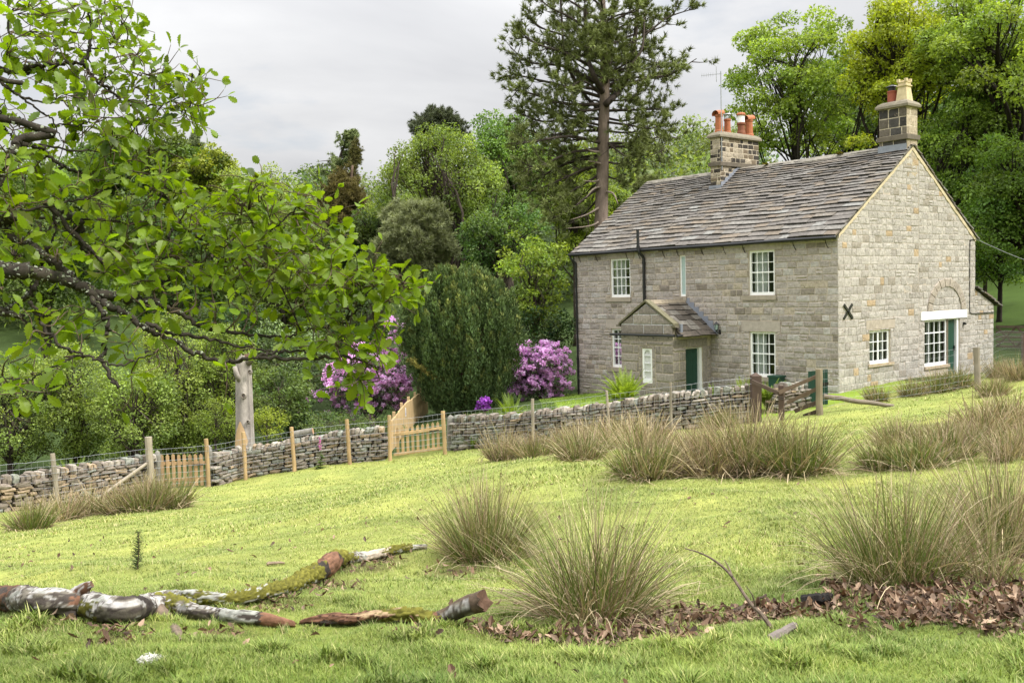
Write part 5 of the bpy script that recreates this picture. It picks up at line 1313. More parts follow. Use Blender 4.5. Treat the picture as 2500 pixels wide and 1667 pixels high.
# ------------------------------------------------------------------ ferns and flowers
def fern(label, px, py, d, h, nf=26, w=.5, col=(.2, .28, .04), snap=True):
    b = at(px, py, d); b = onground(b) if snap else b
    mb = MB(); allp = []; allx = []; alln = []; alls = []
    for k in range(int(nf * 2.6)):
        az = rng.uniform(0, 2 * pi); L = h * rng.uniform(.6, 1.05); lean = rng.uniform(.1, 1.0) * w * 2
        t = np.linspace(0, 1, 30); ang = lean * .5 + lean * 1.3 * t ** 1.5
        r = np.concatenate([[0], np.cumsum(np.sin(ang[1:]) * L / 29)]); z = np.concatenate([[0], np.cumsum(np.cos(ang[1:]) * L / 29)])
        ax = A([math.cos(az), math.sin(az), 0]); p = b + ax * .06 * rng.random() + r[:, None] * ax + z[:, None] * ZZ
        tg = unit(np.gradient(p, axis=0)); sdv = np.cross(tg, ZZ * .999 + ax * .02); sdv = unit(sdv); nn = np.cross(sdv, tg)
        pw = h * .10 * np.sin(pi * np.clip((t - .08) / .97, 0, 1)) ** .7 * (1.15 - .5 * t)
        for sg in (-1, 1):
            m = t > .14; allp.append(p[m]); allx.append(sg * sdv[m] + tg[m] * .45 - nn[m] * .0 + rng.normal(0, .08, (m.sum(), 3))); alln.append(nn[m]); alls.append(pw[m] + .004)
        mb.tube(p, .006, 3, A(col) * .9, cap=False)
    p, x, n, s = (np.concatenate(q) for q in (allp, allx, alln, alls))
    c = A(col) * rng.uniform(.75, 1.3, (len(p), 1))
    mb.cards(A([[0, -.09, 0], [.35, -.15, .03], [1, 0, -.05], [.35, .15, .03], [0, .09, 0]]), A([[0, 1, 2, 3, 4]]), p, x, n, s, c)
    return tag(mb.build('fern', M['leaf'], None, org=b), label, 'fern', 'ferns growing along the drystone wall')
fern('bright fern standing behind the brown wall at far left', 182, 1160, 28.6, 1.25, 30)
fern('fern clipped by the left edge of the frame', 22, 1185, 27.2, .9, 18)
fern('large bright fern in front of the left side of the porch', 1527, 985, 31.5, 1.55, 50, .7, (.24, .32, .045))
fern('wide fern on the lawn rim above the thin fence post', 1248, 1030, 32.2, 1.15, 40, .7)
fern('small pale fern beside the yew foot', 1150, 1045, 32.2, .85, 20, .6, (.2, .25, .04))
fern('light green fern beside the porch door', 1752, 975, 29.2, 1.0, 30, .6)
fern('yellow green fern below the lower right window', 1813, 965, 28.6, 1.15, 30, .5, (.2, .25, .03))
fern('fern between square gate post and meter box', 1876, 965, 28.6, 1.0, 22, .5, (.18, .25, .04))
fern('young fern growing at the foot of the grey wall', 1155, 1095, 30.4, .5, 16, .5, (.13, .2, .03))
def foxglove(label, px, py, d, h, flower):
    b = onground(at(px, py, d)); t = thing('foxglove', label, 'flower', b)
    mb = MB(); pts = catmull([b, b + ZZ * h * .5 + A([.02, 0, 0]), b + ZZ * h], 6); mb.tube(pts, np.linspace(.012, .005, len(pts)), 5, A([.13, .18, .06])); mb.build('stem', M['leaf'], t)
    mb = MB(); n = 60; f = rng.uniform(0, .6, n) ** 1.4; az = rng.uniform(0, 2 * pi, n); x = np.stack([np.cos(az), np.sin(az), rng.uniform(-.1, .6, n)], 1)
    tv, tf = leaf_outline([(0, .02), (.3, .16), (.6, .18), (1, 0)], .2, .3); mb.cards(tv, tf, b + f[:, None] * ZZ * h, x, ZZ + rng.normal(0, .2, (n, 3)), (.28 - .3 * f) * h * .9, A([.12, .17, .05]) * rng.uniform(.7, 1.3, (n, 1))); mb.build('leaves', M['leaf'], t)
    mb = MB(); n = 36; f = rng.uniform(.6, 1, n); az = rng.uniform(0, 2 * pi, n); x = np.stack([np.cos(az), np.sin(az), np.full(n, -.6)], 1)
    mb.cards(A([[0, -.12, 0], [.9, -.3, 0], [1, 0, .15], [.9, .3, 0], [0, .12, 0], [.6, 0, .3]]), A([[0, 1, 5], [1, 2, 5], [2, 3, 5], [3, 4, 5], [4, 0, 5]]), b + f[:, None] * ZZ * h, x, ZZ + 0 * x, .06, A(flower) * rng.uniform(.8, 1.2, (n, 1))); mb.build('blossoms', M['petal'], t)
foxglove('pink foxglove growing against the grey wall', 783, 1137, 30.3, 1.0, (.5, .16, .36))
# ash log lying on top of the middle wall
mb = MB(); p0, p1 = at(712, 1062, 31.0), at(764, 1052, 31.0); n = 12
pp = A([p0 + (p1 - p0) * f for f in np.linspace(0, 1, n)]) + ZZ * .0; mb.tube(pp, .12 * (1 + rng.normal(0, .03, n)), 12, A([.16, .15, .13])); mb.tube([p1, p1 + (p1 - p0) * .01], .105, 12, A([.42, .26, .15]))
tag(mb.build('sawn_log', M['bark'], None, org=p0, smooth=False), 'sawn grey log resting on top of the middle drystone wall', 'log')
# bare topped trunk behind the wall
b = onground(at(600, 1150, 33.5)); dt_ = thing('bare_trunk', 'pale topped tree trunk with a bark wound, behind the grey wall', 'tree trunk', b)
t1 = at(594, 868, 33.5)
def z_ash(f, S, st, ct, nz, n2, seed):
    fis = noise3(S * 6, ct * 7, st * 7); c = A([.30, .27, .235]) * (.55 + .7 * fis[..., None]) * (1 + .8 * nz[..., None]); c = np.where((noise3(S * 1.5, ct * 1.2, st * 1.2) > .7)[..., None], c * .7, c); return c
mb = MB(); pts = A([b - ZZ * .3, b + (t1 - b) * .2, b + (t1 - b) * .55, b + (t1 - b) * .85, t1]); bark_tube(mb, pts, [.40, .345, .325, .29, .27], z_ash, 28, .05, .05, seed=44)
mb.build('trunk', M['bark'], dt_, smooth=True)
mb = MB(); d = unit(A([-t1[0] * .0 - .05, -1, 0])); c0 = b + (t1 - b) * .27     # wound: bare wood facing the field
v = []; 
for zz in np.linspace(-1.1, .55, 14):
    w = .24 * (1 - max(0, zz + .1) ** 1.5 * 1.9) * (1 + rng.normal(0, .06)); w = max(w, .02)
    for q in np.linspace(-1, 1, 9):
        a = q * w / .34; v.append(c0 + ZZ * zz + .352 * (d * math.cos(a) + A([1, 0, 0]) * math.sin(a)) + A([-.03, -.012, 0]))
i = np.arange(13)[:, None] * 9; j = np.arange(8)[None]; mb.add(v, np.stack([i + j, i + j + 1, i + j + 10, i + j + 9], -1).reshape(-1, 4), A([.50, .34, .18]))
mb.build('bark_wound', M['wood'], dt_, smooth=True)
for (px, py, r) in [(595, 966, .07), (606, 1030, .05), (610, 908, .06)]:
    mb = MB(); c = at(px, py, 33.15); th = np.arange(12) * 2 * pi / 12
    rings = [(r * 1.5, .02), (r * 1.1, -.05), (r * .7, -.03), (r * .3, .02)]
    v = [c + RT * q * math.cos(a) + UP * q * 1.2 * math.sin(a) + FW * e for q, e in rings for a in th]
    i = np.arange(3)[:, None] * 12; j = np.arange(12)[None]; mb.add(v, np.stack([i + j, i + (j + 1) % 12, i + 12 + (j + 1) % 12, i + 12 + j], -1).reshape(-1, 4), np.repeat(A([[.22, .2, .17], [.26, .23, .19], [.1, .08, .06], [.03, .02, .02]]), 12, axis=0))
    mb.build('knot', M['bark'], dt_, smooth=True)
mb = MB(); mb.tube([at(590, 935, 33.4), at(578, 915, 33.2), at(573, 895, 33.1)], [.12, .09, .07], 9, A([.28, .25, .22])); mb.tube([at(606, 885, 33.4), at(617, 872, 33.2), at(622, 862, 33.1)], [.13, .10, .08], 9, A([.28, .25, .22])); mb.build('branch_stub', M['bark'], dt_, smooth=True)
# ------------------------------------------------------------------ trees and shrubs
DIA = (A([[0, 0, 0], [.45, -.34, .10], [1, 0, -.06], [.45, .34, .10]]), A([[0, 1, 2], [0, 2, 3]]))
def sph(n):
    v = rng.normal(0, 1, (n, 3)); return unit(v)
def leaves_on(mb, lobes, dens, size, col, colvar=.3, up=.7, shell=(.72, 1.05), tpl=DIA, lobevar=.18, hue=None, droop=.25, bottom=.55):
    """leaf sized faces through the outer part of every lobe; lobes = [(centre, (rx,ry,rz))]"""
    for c, r in lobes:
        r = A(r, float); ar = 4 * pi * ((r[0] * r[1]) ** 1.6 / 3 + (r[0] * r[2]) ** 1.6 / 3 + (r[1] * r[2]) ** 1.6 / 3) ** (1 / 1.6)
        n = max(12, int(dens * 1.35 * ar)); d = sph(n)
        keep = (d[:, 2] > -.35) | (rng.uniform(0, 1, n) > bottom); d = d[keep]; n = len(d)
        bump = .62 + .6 * fbm(d[:, 0] * 2.1 + c[0], d[:, 1] * 2.1 + c[1], d[:, 2] * 2.1 + c[2], 2)
        rad = rng.uniform(*shell, n) * bump
        hole = fbm(d[:, 0] * 3.3 + c[1], d[:, 1] * 3.3 + c[2], d[:, 2] * 3.3 + c[0], 2) > .36
        d, rad = d[hole], rad[hole]; n = len(d)
        pos = c + d * r * rad[:, None] + rng.normal(0, .045, (n, 3)) * r
        nd = d * .9 + ZZ * up + rng.normal(0, .38, (n, 3)); xd = rng.normal(0, 1, (n, 3)) + d * .5 - ZZ * droop
        lv = A(col) * (1 + rng.normal(0, lobevar)); lv = lv + (A(hue) * rng.uniform(-1, 1) if hue is not None else 0)
        cc = lv * (1 + rng.normal(0, colvar, (n, 1)).clip(-.7, .9))
        mb.cards(tpl[0], tpl[1], pos, xd, nd, size * .92 * rng.uniform(.65, 1.35, n), np.clip(cc, .004, .9))
def px2m(p, d): return p * KD * d / FOC
def lobes_in(c, R, n, lr, seedbias=.55, zb=.0, flat=.8, minz=-1.):
    """lobes through an ellipsoid, more of them near its surface"""
    out = []
    for k in range(n * 6):
        if len(out) >= n: break
        d = sph(1)[0]; f = rng.uniform(seedbias, .92) if rng.random() < .82 else rng.uniform(.1, seedbias)
        d[2] += zb; p = d * f
        if p[2] < minz: continue
        q = A(c) + p * A(R); s = lr * rng.uniform(.65, 1.35)
        if any(np.linalg.norm((q - o[0]) / lr) < .55 for o in out): continue
        out.append((q, (s, s, s * flat)))
    return out
def limbs(mb, base, trunk_top, lobes, r0, col, n=6, share=.75, fork=.5, wig=.25):
    P = catmull([base, base + (trunk_top - base) * .5 + rng.normal(0, wig * .5, 3) * A([1, 1, .2]), trunk_top], 6); m = len(P)
    rad = np.linspace(r0, r0 * .45, m); rad[0] *= 1.35
    mb.tube(P, rad, 10, A(col))
    for c, r in lobes:
        if rng.random() > share: continue
        f = rng.uniform(fork, 1.0); s = P[int(f * (m - 1))]; d = c - s; L = np.linalg.norm(d)
        mid = s + d * .5 + rng.normal(0, .10, 3) * L + ZZ * .06 * L
        q = catmull([s, mid, c + rng.normal(0, .1, 3) * A(r)], 4); rr = np.linspace(r0 * rng.uniform(.18, .34), r0 * .05, len(q)); mb.tube(q, rr, 6, A(col) * rng.uniform(.8, 1.1), cap=False)
        for _ in range(3):
            e = c + sph(1)[0] * A(r) * .8; mb.tube(catmull([q[len(q) // 2], (q[-3] + e) / 2 + rng.normal(0, .1, 3) * L * .3, e], 3), np.linspace(r0 * .09, r0 * .02, 7), 4, A(col) * .9, cap=False)
BK = A([.075, .06, .048])
def tree(name, label, d, cx, cy, rx, ry, nl, lr, leaf, dens, col, cat='tree', group='trees around the cottage', base=None, tr=.3, hue=(.025, .015, .0), up=.75, flat=.8, depth=1., barkc=BK, extra=(), m='leaf', fork=.45, zb=.1, colvar=.28, bottom=.55, minz=-1., share=.75, lobevar=.16, seedbias=.55, trunk=True, shell=(.72, 1.05)):
    c = atD(cx, cy, d); Rx, Rz = px2m(rx, d), px2m(ry, d); R = (Rx, Rx * depth, Rz)
    lob = lobes_in(c, R, nl, px2m(lr, d), seedbias, zb, flat, minz) + [(atD(x, y, d + dd), (px2m(q, d), px2m(q, d), px2m(q, d) * flat)) for x, y, q, dd in extra]
    b = onground(atD(base if base is not None else cx, cy, d)); t = thing(name, label, cat, b, group)
    mb = MB(); limbs(mb, b - ZZ * .2, c + ZZ * Rz * .25, lob[:len(lob) - len(extra)], tr, barkc, fork=fork, share=share); mb.build('trunk', M['bark'], t, smooth=True)
    mb = MB(); leaves_on(mb, lob, dens, leaf, col, colvar=colvar, up=up, hue=hue, bottom=bottom, lobevar=lobevar, shell=shell); mb.build('crown', M[m], t)
    return t
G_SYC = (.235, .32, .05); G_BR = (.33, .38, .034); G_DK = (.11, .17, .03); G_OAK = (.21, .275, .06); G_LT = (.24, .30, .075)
RG = 'tall broadleaf trees behind the cottage'
# right hand trees behind the cottage
RK = dict(group=RG, flat=.62, bottom=.86, up=.9, barkc=A([.04, .033, .027]), lobevar=.14, shell=(.78, 1.04))
tree('sycamore_tree', 'rounded broadleaf tree whose dark forked trunk shows between the chimneys', 58, 1818, 215, 150, 180, 62, 38, .2, 44, G_SYC, base=1862, tr=.3, extra=[(1700, 170, 30, 0), (1690, 260, 32, 0), (1740, 90, 30, 0), (1800, 50, 34, 0), (1880, 40, 38, 0), (1930, 60, 30, 0), (1720, 330, 26, 0), (1960, 330, 34, -2), (1930, 290, 36, 0), (1760, 330, 30, 0), (1840, 350, 30, 3), (1900, 345, 28, 3), (1980, 360, 26, 0)], fork=.3, share=.55, **RK)
tree('sycamore_tree', 'bright yellow green topped tree directly behind the gable chimney', 53, 2075, 150, 135, 165, 56, 42, .19, 40, G_BR, base=2010, tr=.4, extra=[(2040, 30, 40, 0), (2100, 0, 40, 0), (1985, 150, 32, 0), (1975, 330, 34, -3), (1990, 230, 34, 0)], **RK)
tree('sycamore_tree', 'huge dense green tree filling the upper right corner', 49, 2275, 130, 165, 190, 70, 46, .18, 42, G_SYC, base=2400, tr=.5, extra=[(2200, 20, 44, 0), (2290, -30, 46, 0), (2350, 20, 46, 0), (2180, 110, 42, -3), (2240, 180, 42, -4)], **RK)
tree('sycamore_tree', 'dark green tree hanging over the right slope of the gable', 50, 2205, 375, 115, 165, 52, 40, .17, 42, (.175, .265, .042), base=2130, tr=.35, extra=[(2140, 300, 36, 0), (2210, 250, 38, -2)], **RK)
tree('sycamore_tree', 'deep green tree at the right edge above the gate', 46, 2335, 455, 105, 165, 56, 40, .16, 44, (.15, .245, .042), base=2420, tr=.35, extra=[(2290, 570, 30, -1), (2345, 590, 32, -1), (2320, 620, 26, -1), (2375, 610, 30, -1), (2265, 520, 30, 0)], **RK)
tree('sycamore_tree', 'low drooping tree over the shaded slope by the gate', 52, 2295, 575, 90, 75, 44, 30, .16, 42, (.15, .245, .042), tr=.15, extra=[(2270, 640, 26, 0), (2330, 645, 26, 0)], **RK)
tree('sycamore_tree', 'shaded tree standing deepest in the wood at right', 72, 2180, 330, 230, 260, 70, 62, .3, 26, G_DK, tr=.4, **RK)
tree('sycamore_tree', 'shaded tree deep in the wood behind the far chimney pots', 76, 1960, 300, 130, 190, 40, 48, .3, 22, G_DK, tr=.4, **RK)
tree('sycamore_tree', 'tall tree rising just past the right edge of the frame', 42, 2530, 180, 180, 300, 70, 54, .2, 30, G_SYC, tr=.5, **RK)
tree('sycamore_tree', 'unseen broad tree added outside the right edge to shade the slope by the gate', 41, 2790, 330, 290, 280, 60, 90, .3, 16, G_SYC, tr=.5, **RK)  # out of view, added to cast shade on the slope behind the lean-to
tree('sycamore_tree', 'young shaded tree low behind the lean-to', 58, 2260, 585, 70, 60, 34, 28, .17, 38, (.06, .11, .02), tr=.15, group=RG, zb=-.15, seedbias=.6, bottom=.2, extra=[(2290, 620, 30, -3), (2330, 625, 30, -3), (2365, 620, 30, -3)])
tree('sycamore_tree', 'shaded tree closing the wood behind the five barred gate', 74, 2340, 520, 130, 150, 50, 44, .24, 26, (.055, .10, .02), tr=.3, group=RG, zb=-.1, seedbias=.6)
# middle group
MG = 'trees of the garden wood behind the yew'
tree('oak_tree', 'open crowned light green oak in the middle of the wood', 58, 1010, 440, 150, 130, 74, 30, .17, 40, G_OAK, tr=.45, base=1020, group=MG, extra=[(1010, 320, 34, 0), (960, 340, 30, 0), (1060, 330, 34, 0), (1090, 380, 34, 0), (900, 400, 30, 0), (880, 450, 28, 0), (860, 480, 26, 0), (1130, 430, 32, 0)], share=1, fork=.3)
tree('sycamore_tree', 'dark round topped tree between the oak and the tall pine', 64, 1160, 400, 120, 140, 56, 34, .2, 36, (.13, .21, .045), tr=.45, group=MG, extra=[(1130, 275, 32, 0), (1180, 290, 34, 0), (1240, 320, 30, 0)])
tree('sycamore_tree', 'shady blue green tree in front of the dark round topped one', 55, 1150, 545, 110, 100, 46, 30, .17, 38, (.12, .20, .05), tr=.3, group=MG)
tree('broadleaf_tree', 'bright sunlit tree showing behind the pine trunk', 70, 1320, 470, 90, 130, 40, 34, .22, 32, (.19, .25, .03), tr=.3, group=MG)
tree('broadleaf_tree', 'small light green tree beyond the left end of the roof', 85, 1420, 480, 45, 50, 18, 22, .22, 34, (.2, .26, .05), tr=.2, group=MG)
tree('broadleaf_tree', 'dark tree behind the bushy pine', 62, 830, 610, 110, 120, 40, 40, .2, 34, (.08, .125, .03), tr=.3, group=MG)
tree('broadleaf_tree', 'grey green sallow between the oak boughs and the brown conifer', 60, 870, 520, 60, 70, 26, 24, .17, 38, (.13, .18, .05), tr=.25, group=MG)
tree('maple_sapling', 'young bright maple with yellow shoots left of the cottage', 43, 1225, 655, 92, 115, 60, 22, .17, 46, (.22, .30, .045), tr=.14, group=MG, hue=(.03, .015, 0), flat=.6, extra=[(1180, 545, 20, 0), (1225, 555, 22, 0), (1285, 570, 22, 0), (1160, 580, 18, 0)])
tree('laurel_shrub', 'dark laurel shrub under the maple beside the drainpipe', 42.5, 1265, 760, 85, 60, 26, 24, .14, 46, (.07, .115, .03), cat='shrub', tr=.1, group=MG)
# left group
LG = 'trees and shrubs of the left hand thicket'
tree('chestnut_tree', 'dark horse chestnut with a bright sunlit top at left', 68, 330, 415, 190, 105, 70, 40, .26, 34, (.10, .16, .024), tr=.5, group=LG, extra=[(430, 360, 34, -2), (470, 390, 34, -3), (500, 370, 28, -2), (400, 350, 30, -2)])
tree('chestnut_tree', 'yellow green sunlit tree crowning the left skyline', 66, 470, 400, 75, 62, 30, 26, .22, 40, (.22, .26, .03), tr=.3, group=LG)
tree('willow_tree', 'feathery pale green willow in the left middle distance', 60, 600, 470, 115, 82, 56, 26, .15, 46, G_LT, tr=.3, group=LG, up=.8)
tree('broadleaf_tree', 'mid green tree beneath the willow, behind the oak leaves', 50, 640, 640, 150, 130, 50, 40, .18, 36, (.13, .18, .035), tr=.3, group=LG)
tree('broadleaf_tree', 'shaded tree behind the oak boughs at left centre', 50, 400, 600, 170, 150, 56, 44, .18, 34, (.09, .14, .03), tr=.35, group=LG)
tree('broadleaf_tree', 'shaded tree behind the oak boughs at the left edge', 52, 90, 560, 190, 190, 56, 50, .2, 30, (.095, .145, .03), tr=.35, group=LG)
HW_ = dict(tr=.12, group=LG, share=1, zb=-.05, seedbias=.72, bottom=.3, fork=.1)
tree('hawthorn_tree', 'spreading hawthorn behind the brown wall at the left edge', 36, 15, 925, 130, 145, 90, 26, .1, 84, (.22, .29, .065), **HW_)
tree('hawthorn_tree', 'broad hawthorn behind the leaning fence post', 37, 165, 915, 120, 150, 90, 26, .1, 84, (.23, .30, .065), **HW_)
tree('hawthorn_tree', 'leafy hawthorn above the tan picket gate', 35.5, 310, 950, 100, 120, 80, 24, .1, 90, (.21, .28, .06), **HW_)
tree('hawthorn_tree', 'tall hawthorn thicket reaching up behind the hanging oak leaves', 38, 405, 880, 110, 180, 90, 28, .1, 80, (.25, .32, .065), **HW_)
tree('hawthorn_tree', 'hawthorn growing close behind the bare trunk', 38.5, 520, 890, 80, 160, 70, 26, .1, 80, (.23, .30, .06), **HW_)
tree('laurel_shrub', 'dark glossy laurel right of the bare trunk', 40, 680, 840, 105, 100, 46, 26, .13, 56, (.13, .185, .06), cat='shrub', tr=.12, group=LG, m='leafdark')
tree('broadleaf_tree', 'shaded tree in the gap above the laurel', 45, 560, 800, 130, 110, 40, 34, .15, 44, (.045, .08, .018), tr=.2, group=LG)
tree('broadleaf_shrub', 'bright lime green shrub right of the bare trunk foot', 34.6, 612, 975, 55, 48, 34, 15, .07, 130, (.25, .30, .035), cat='shrub', tr=.05, group=LG)
tree('broadleaf_shrub', 'light green shrub left of the bare trunk foot', 34.8, 500, 965, 55, 60, 34, 16, .07, 120, (.2, .26, .04), cat='shrub', tr=.05, group=LG)
tree('bramble_thicket', 'low bramble thicket behind the middle wall under the rhododendron', 34.2, 780, 975, 110, 24, 46, 14, .07, 120, (.11, .16, .045), cat='bramble', tr=.03, group=LG, trunk=False)
tree('bramble_thicket', 'low bramble clump beside the paling fence', 33.8, 880, 985, 60, 26, 24, 13, .07, 120, (.13, .18, .05), cat='bramble', tr=.03, group=LG)
tree('laurel_shrub', 'dark undershrub between the trunk and the big rhododendron', 37.5, 720, 975, 60, 28, 44, 22, .11, 70, (.085, .13, .04), cat='shrub', tr=.06, group=LG, zb=-.05, seedbias=.7, bottom=.3)
tree('laurel_shrub', 'light leaved shrub right behind the low lime green one', 37, 640, 910, 70, 85, 44, 22, .11, 70, (.12, .175, .045), cat='shrub', tr=.06, group=LG, zb=-.05, seedbias=.7, bottom=.3)
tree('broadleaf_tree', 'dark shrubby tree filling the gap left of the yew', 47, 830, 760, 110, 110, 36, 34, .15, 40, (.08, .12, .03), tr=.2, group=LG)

# far woods on the hill: reads as one mass
mb = MB(); n = 260
for k in range(n):
    az = rng.uniform(-.62, .25); r = rng.uniform(100, 250); p = onground(A([r * math.tan(az), r, 0])); s = rng.uniform(4, 7)
    c = A([.14, .19, .06]) * rng.uniform(.6, 1.35); c = c + A([.03, .015, 0]) * rng.uniform(-1, 1)
    leaves_on(mb, [(p + ZZ * s * .9, (s, s, s * 1.05)), (p + ZZ * s * 1.5 + rng.normal(0, 1.5, 3), (s * .6, s * .6, s * .55))], 1.3, .75, c, lobevar=.05)
tag(mb.build('far_woods', M['leaf'], None, org=(0, 0, 0)), 'hazy woods on the distant hill at left', 'woods', kind='stuff')

# conifers -----------------------------------------------------------
def tuft_tpl(n=26, spread=1.4, w=.065):
    v = []; f = []
    for k in range(n):
        az = rng.uniform(0, 2 * pi); a = rng.uniform(.15, spread); x0 = rng.uniform(-.3, .25)
        d = A([math.cos(a), math.sin(a) * math.cos(az), math.sin(a) * math.sin(az)]); s = unit(np.cross(d, rng.normal(0, 1, 3))) * w; o = A([x0, 0, 0]); i = len(v)
        v += [o - s, o + s, o + d * rng.uniform(.6, 1.)]; f.append((i, i + 1, i + 2))
    return A(v), A(f)
TU = [tuft_tpl() for _ in range(3)]
def tufts(mb, pos, dirs, size, col):
    for k in range(3):
        s = slice(k, None, 3); n = len(pos[s])
        mb.cards(*TU[k], pos[s], dirs[s], rng.normal(0, 1, (n, 3)), size * rng.uniform(.7, 1.3, n), A(col) * rng.uniform(.6, 1.45, (n, 1)))
def pine_branch(wood, P, D, s, e, r, nsub, subl, tip=.6, sag=.0, bcol=BK, per=5, start=.25):
    d = e - s; L = np.linalg.norm(d); q = catmull([s, s + d * .4 + ZZ * (L * .06 - sag) + rng.normal(0, .03, 3) * L, s + d * .75 + rng.normal(0, .03, 3) * L - ZZ * sag * .5, e], 5)
    wood.tube(q, np.linspace(r, r * .2, len(q)), 6, bcol, cap=False)
    t = unit(np.gradient(q, axis=0))
    for k in range(nsub):
        f = rng.uniform(start, 1.0); i = min(int(f * (len(q) - 1)), len(q) - 1); o = q[i]
        dd = unit(t[i] * rng.uniform(.4, 1.) + rng.normal(0, .55, 3) + ZZ * .18); l = subl * rng.uniform(.5, 1.2) * (1.15 - .5 * f)
        en = o + dd * l; mid = o + dd * l * .5 - ZZ * l * .08 + rng.normal(0, .05, 3) * l; w = catmull([o, mid, en + ZZ * l * .1], 3); wood.tube(w, np.linspace(r * .28, r * .08, len(w)), 4, bcol, cap=False)
        for m in range(per):
            g = 1 - m * .15 * rng.uniform(.6, 1.3)
            pp = o + (en - o) * g + rng.normal(0, .09, 3); P.append(pp); D.append(dd + ZZ * .45 + rng.normal(0, .45, 3))
dp = 46.; PB = A([.20, .155, .125]); PD = A([.06, .048, .04])
pb = onground(atD(1378, 600, dp)); tp = thing('tall_pine', 'very tall pine with a bare trunk rising over the left end of the roof', 'tree', pb)
wood = MB(); TRK = [pb - ZZ * .3, atD(1381, 540, dp), atD(1384, 400, dp), atD(1386, 300, dp), atD(1389, 200, dp), atD(1387, 100, dp), atD(1384, 0, dp), atD(1380, -120, dp)]
tk = catmull(TRK, 10); wood.tube(tk, np.interp(np.linspace(0, 1, len(tk)), [0, .2, .5, 1], [.40, .31, .26, .08]), 12, A([PB * rng.uniform(.8, 1.1) for _ in range(len(tk))]))
for pts, r in (([(1387, 215), (1362, 170), (1347, 110), (1343, 0), (1340, -90)], .14), ([(1389, 190), (1402, 120), (1407, 40), (1410, -60)], .15), ([(1392, 240), (1425, 205), (1447, 160), (1458, 90), (1464, 20), (1466, -60)], .16), ([(1386, 260), (1340, 215), (1300, 140), (1290, 40), (1286, -50)], .10), ([(1450, 150), (1475, 110), (1480, 40), (1482, -20)], .07)):
    q = catmull([atD(x, y, dp + rng.normal(0, .6)) for x, y in pts], 6); wood.tube(q, np.linspace(r, r * .4, len(q)), 8, PD)
PP, DD = [], []
def ty(y): return atD(1387, y, dp)
LB = [(240, 1158, 205), (225, 1160, 165), (200, 1172, 110), (170, 1180, 60), (140, 1205, 25), (110, 1225, -25), (275, 1180, 250), (300, 1200, 262), (150, 1250, 95), (210, 1250, 170), (250, 1260, 235), (90, 1280, 40), (60, 1250, -50), (20, 1290, -60), (290, 1290, 262),
      (330, 1165, 330), (345, 1190, 385), (360, 1180, 410), (370, 1215, 440), (395, 1235, 470), (420, 1270, 500), (440, 1300, 515), (320, 1240, 320), (340, 1290, 345), (380, 1290, 400), (310, 1330, 300), (410, 1330, 450), (300, 1215, 300), (355, 1250, 370), (180, 1310, 120), (120, 1320, 60), (230, 1330, 190)]
RB = [(215, 1600, 135), (190, 1560, 150), (200, 1520, 165), (150, 1500, 95), (130, 1595, 20), (110, 1540, 45), (60, 1520, -20), (255, 1535, 250), (270, 1500, 265), (280, 1520, 285), (330, 1562, 318), (340, 1525, 345), (330, 1490, 330), (370, 1460, 370), (400, 1440, 400), (300, 1480, 300), (230, 1470, 215), (30, 1450, -40), (320, 1450, 360), (90, 1480, 30), (170, 1460, 130)]
for y, ex, ey in LB + RB:
    s = ty(y); e = atD(ex, ey, dp + rng.normal(0, 1.6)); L = abs(ex - 1387); pine_branch(wood, PP, DD, s, e, .045 + L * .00022, int(7 + L * .047), 1.4, sag=.25, bcol=PD, per=4)
for k in range(26):   # towards and away from the viewer
    y = rng.uniform(-60, 250); s = ty(y); e = s + A([rng.normal(0, 1.6), rng.choice([-1, 1]) * rng.uniform(2., 4.2), rng.uniform(-.4, .8)]); pine_branch(wood, PP, DD, s, e, .06, 12, 1.3, bcol=PD, per=4)
for y, ex, ey in [(430, 1345, 455), (470, 1310, 505), (400, 1340, 415), (380, 1350, 370), (500, 1300, 525), (520, 1330, 560), (350, 1340, 335), (440, 1420, 470)]:    # dead snags
    s = ty(y); e = atD(ex, ey, dp - 1); wood.tube(catmull([s, (s + e) / 2 + rng.normal(0, .15, 3), e], 5), np.linspace(.07, .015, 11), 6, A([.26, .21, .17]))
wood.build('trunk', M['bark'], tp, smooth=True)
mb = MB(); tufts(mb, A(PP), A(DD), .30, (.15, .175, .06)); mb.build('crown', M['needle'], tp)
def conifer_mass(name, label, d, cx, cy, rx, ry, nb, col, tr, trunkpx, size=.30, subl=1.0, per=5, nsub=16, group=MG, flat=.75, bcol=A([.13, .085, .06])):
    c = atD(cx, cy, d); R = A([px2m(rx, d), px2m(rx, d), px2m(ry, d)]); b = onground(atD(trunkpx[0][0], trunkpx[0][1], d)); t = thing(name, label, 'tree', b, group)
    w = MB(); P, D = [], []; q = catmull([b - ZZ * .2] + [atD(x, y, d) for x, y in trunkpx[1:]], 6); w.tube(q, np.linspace(tr, tr * .3, len(q)), 9, bcol)
    for k in range(nb):
        dd = sph(1)[0]; dd[2] = dd[2] * .9 + .15; e = c + unit(dd) * R * rng.uniform(.55, .95); s = q[int(rng.uniform(.35, 1) * (len(q) - 1))]; pine_branch(w, P, D, s, e, tr * .22, nsub, subl, bcol=bcol, per=per, start=.45)
    w.build('trunk', M['bark'], t, smooth=True); mb = MB(); tufts(mb, A(P), A(D), size, col); mb.build('crown', M['needle'], t); return t
conifer_mass('bushy_pine', 'broad bushy grey green pine with twisted reddish limbs above the yew', 49, 955, 545, 95, 88, 90, (.25, .27, .14), .22, [(985, 720), (975, 640), (985, 590), (965, 540)], .32, .9, 5, 15)
conifer_mass('bushy_pine', 'lower skirt of dark pine left of the yew', 50, 905, 620, 95, 42, 50, (.15, .17, .08), .12, [(960, 720), (930, 640), (900, 615)], .2, .8, 6, 20)
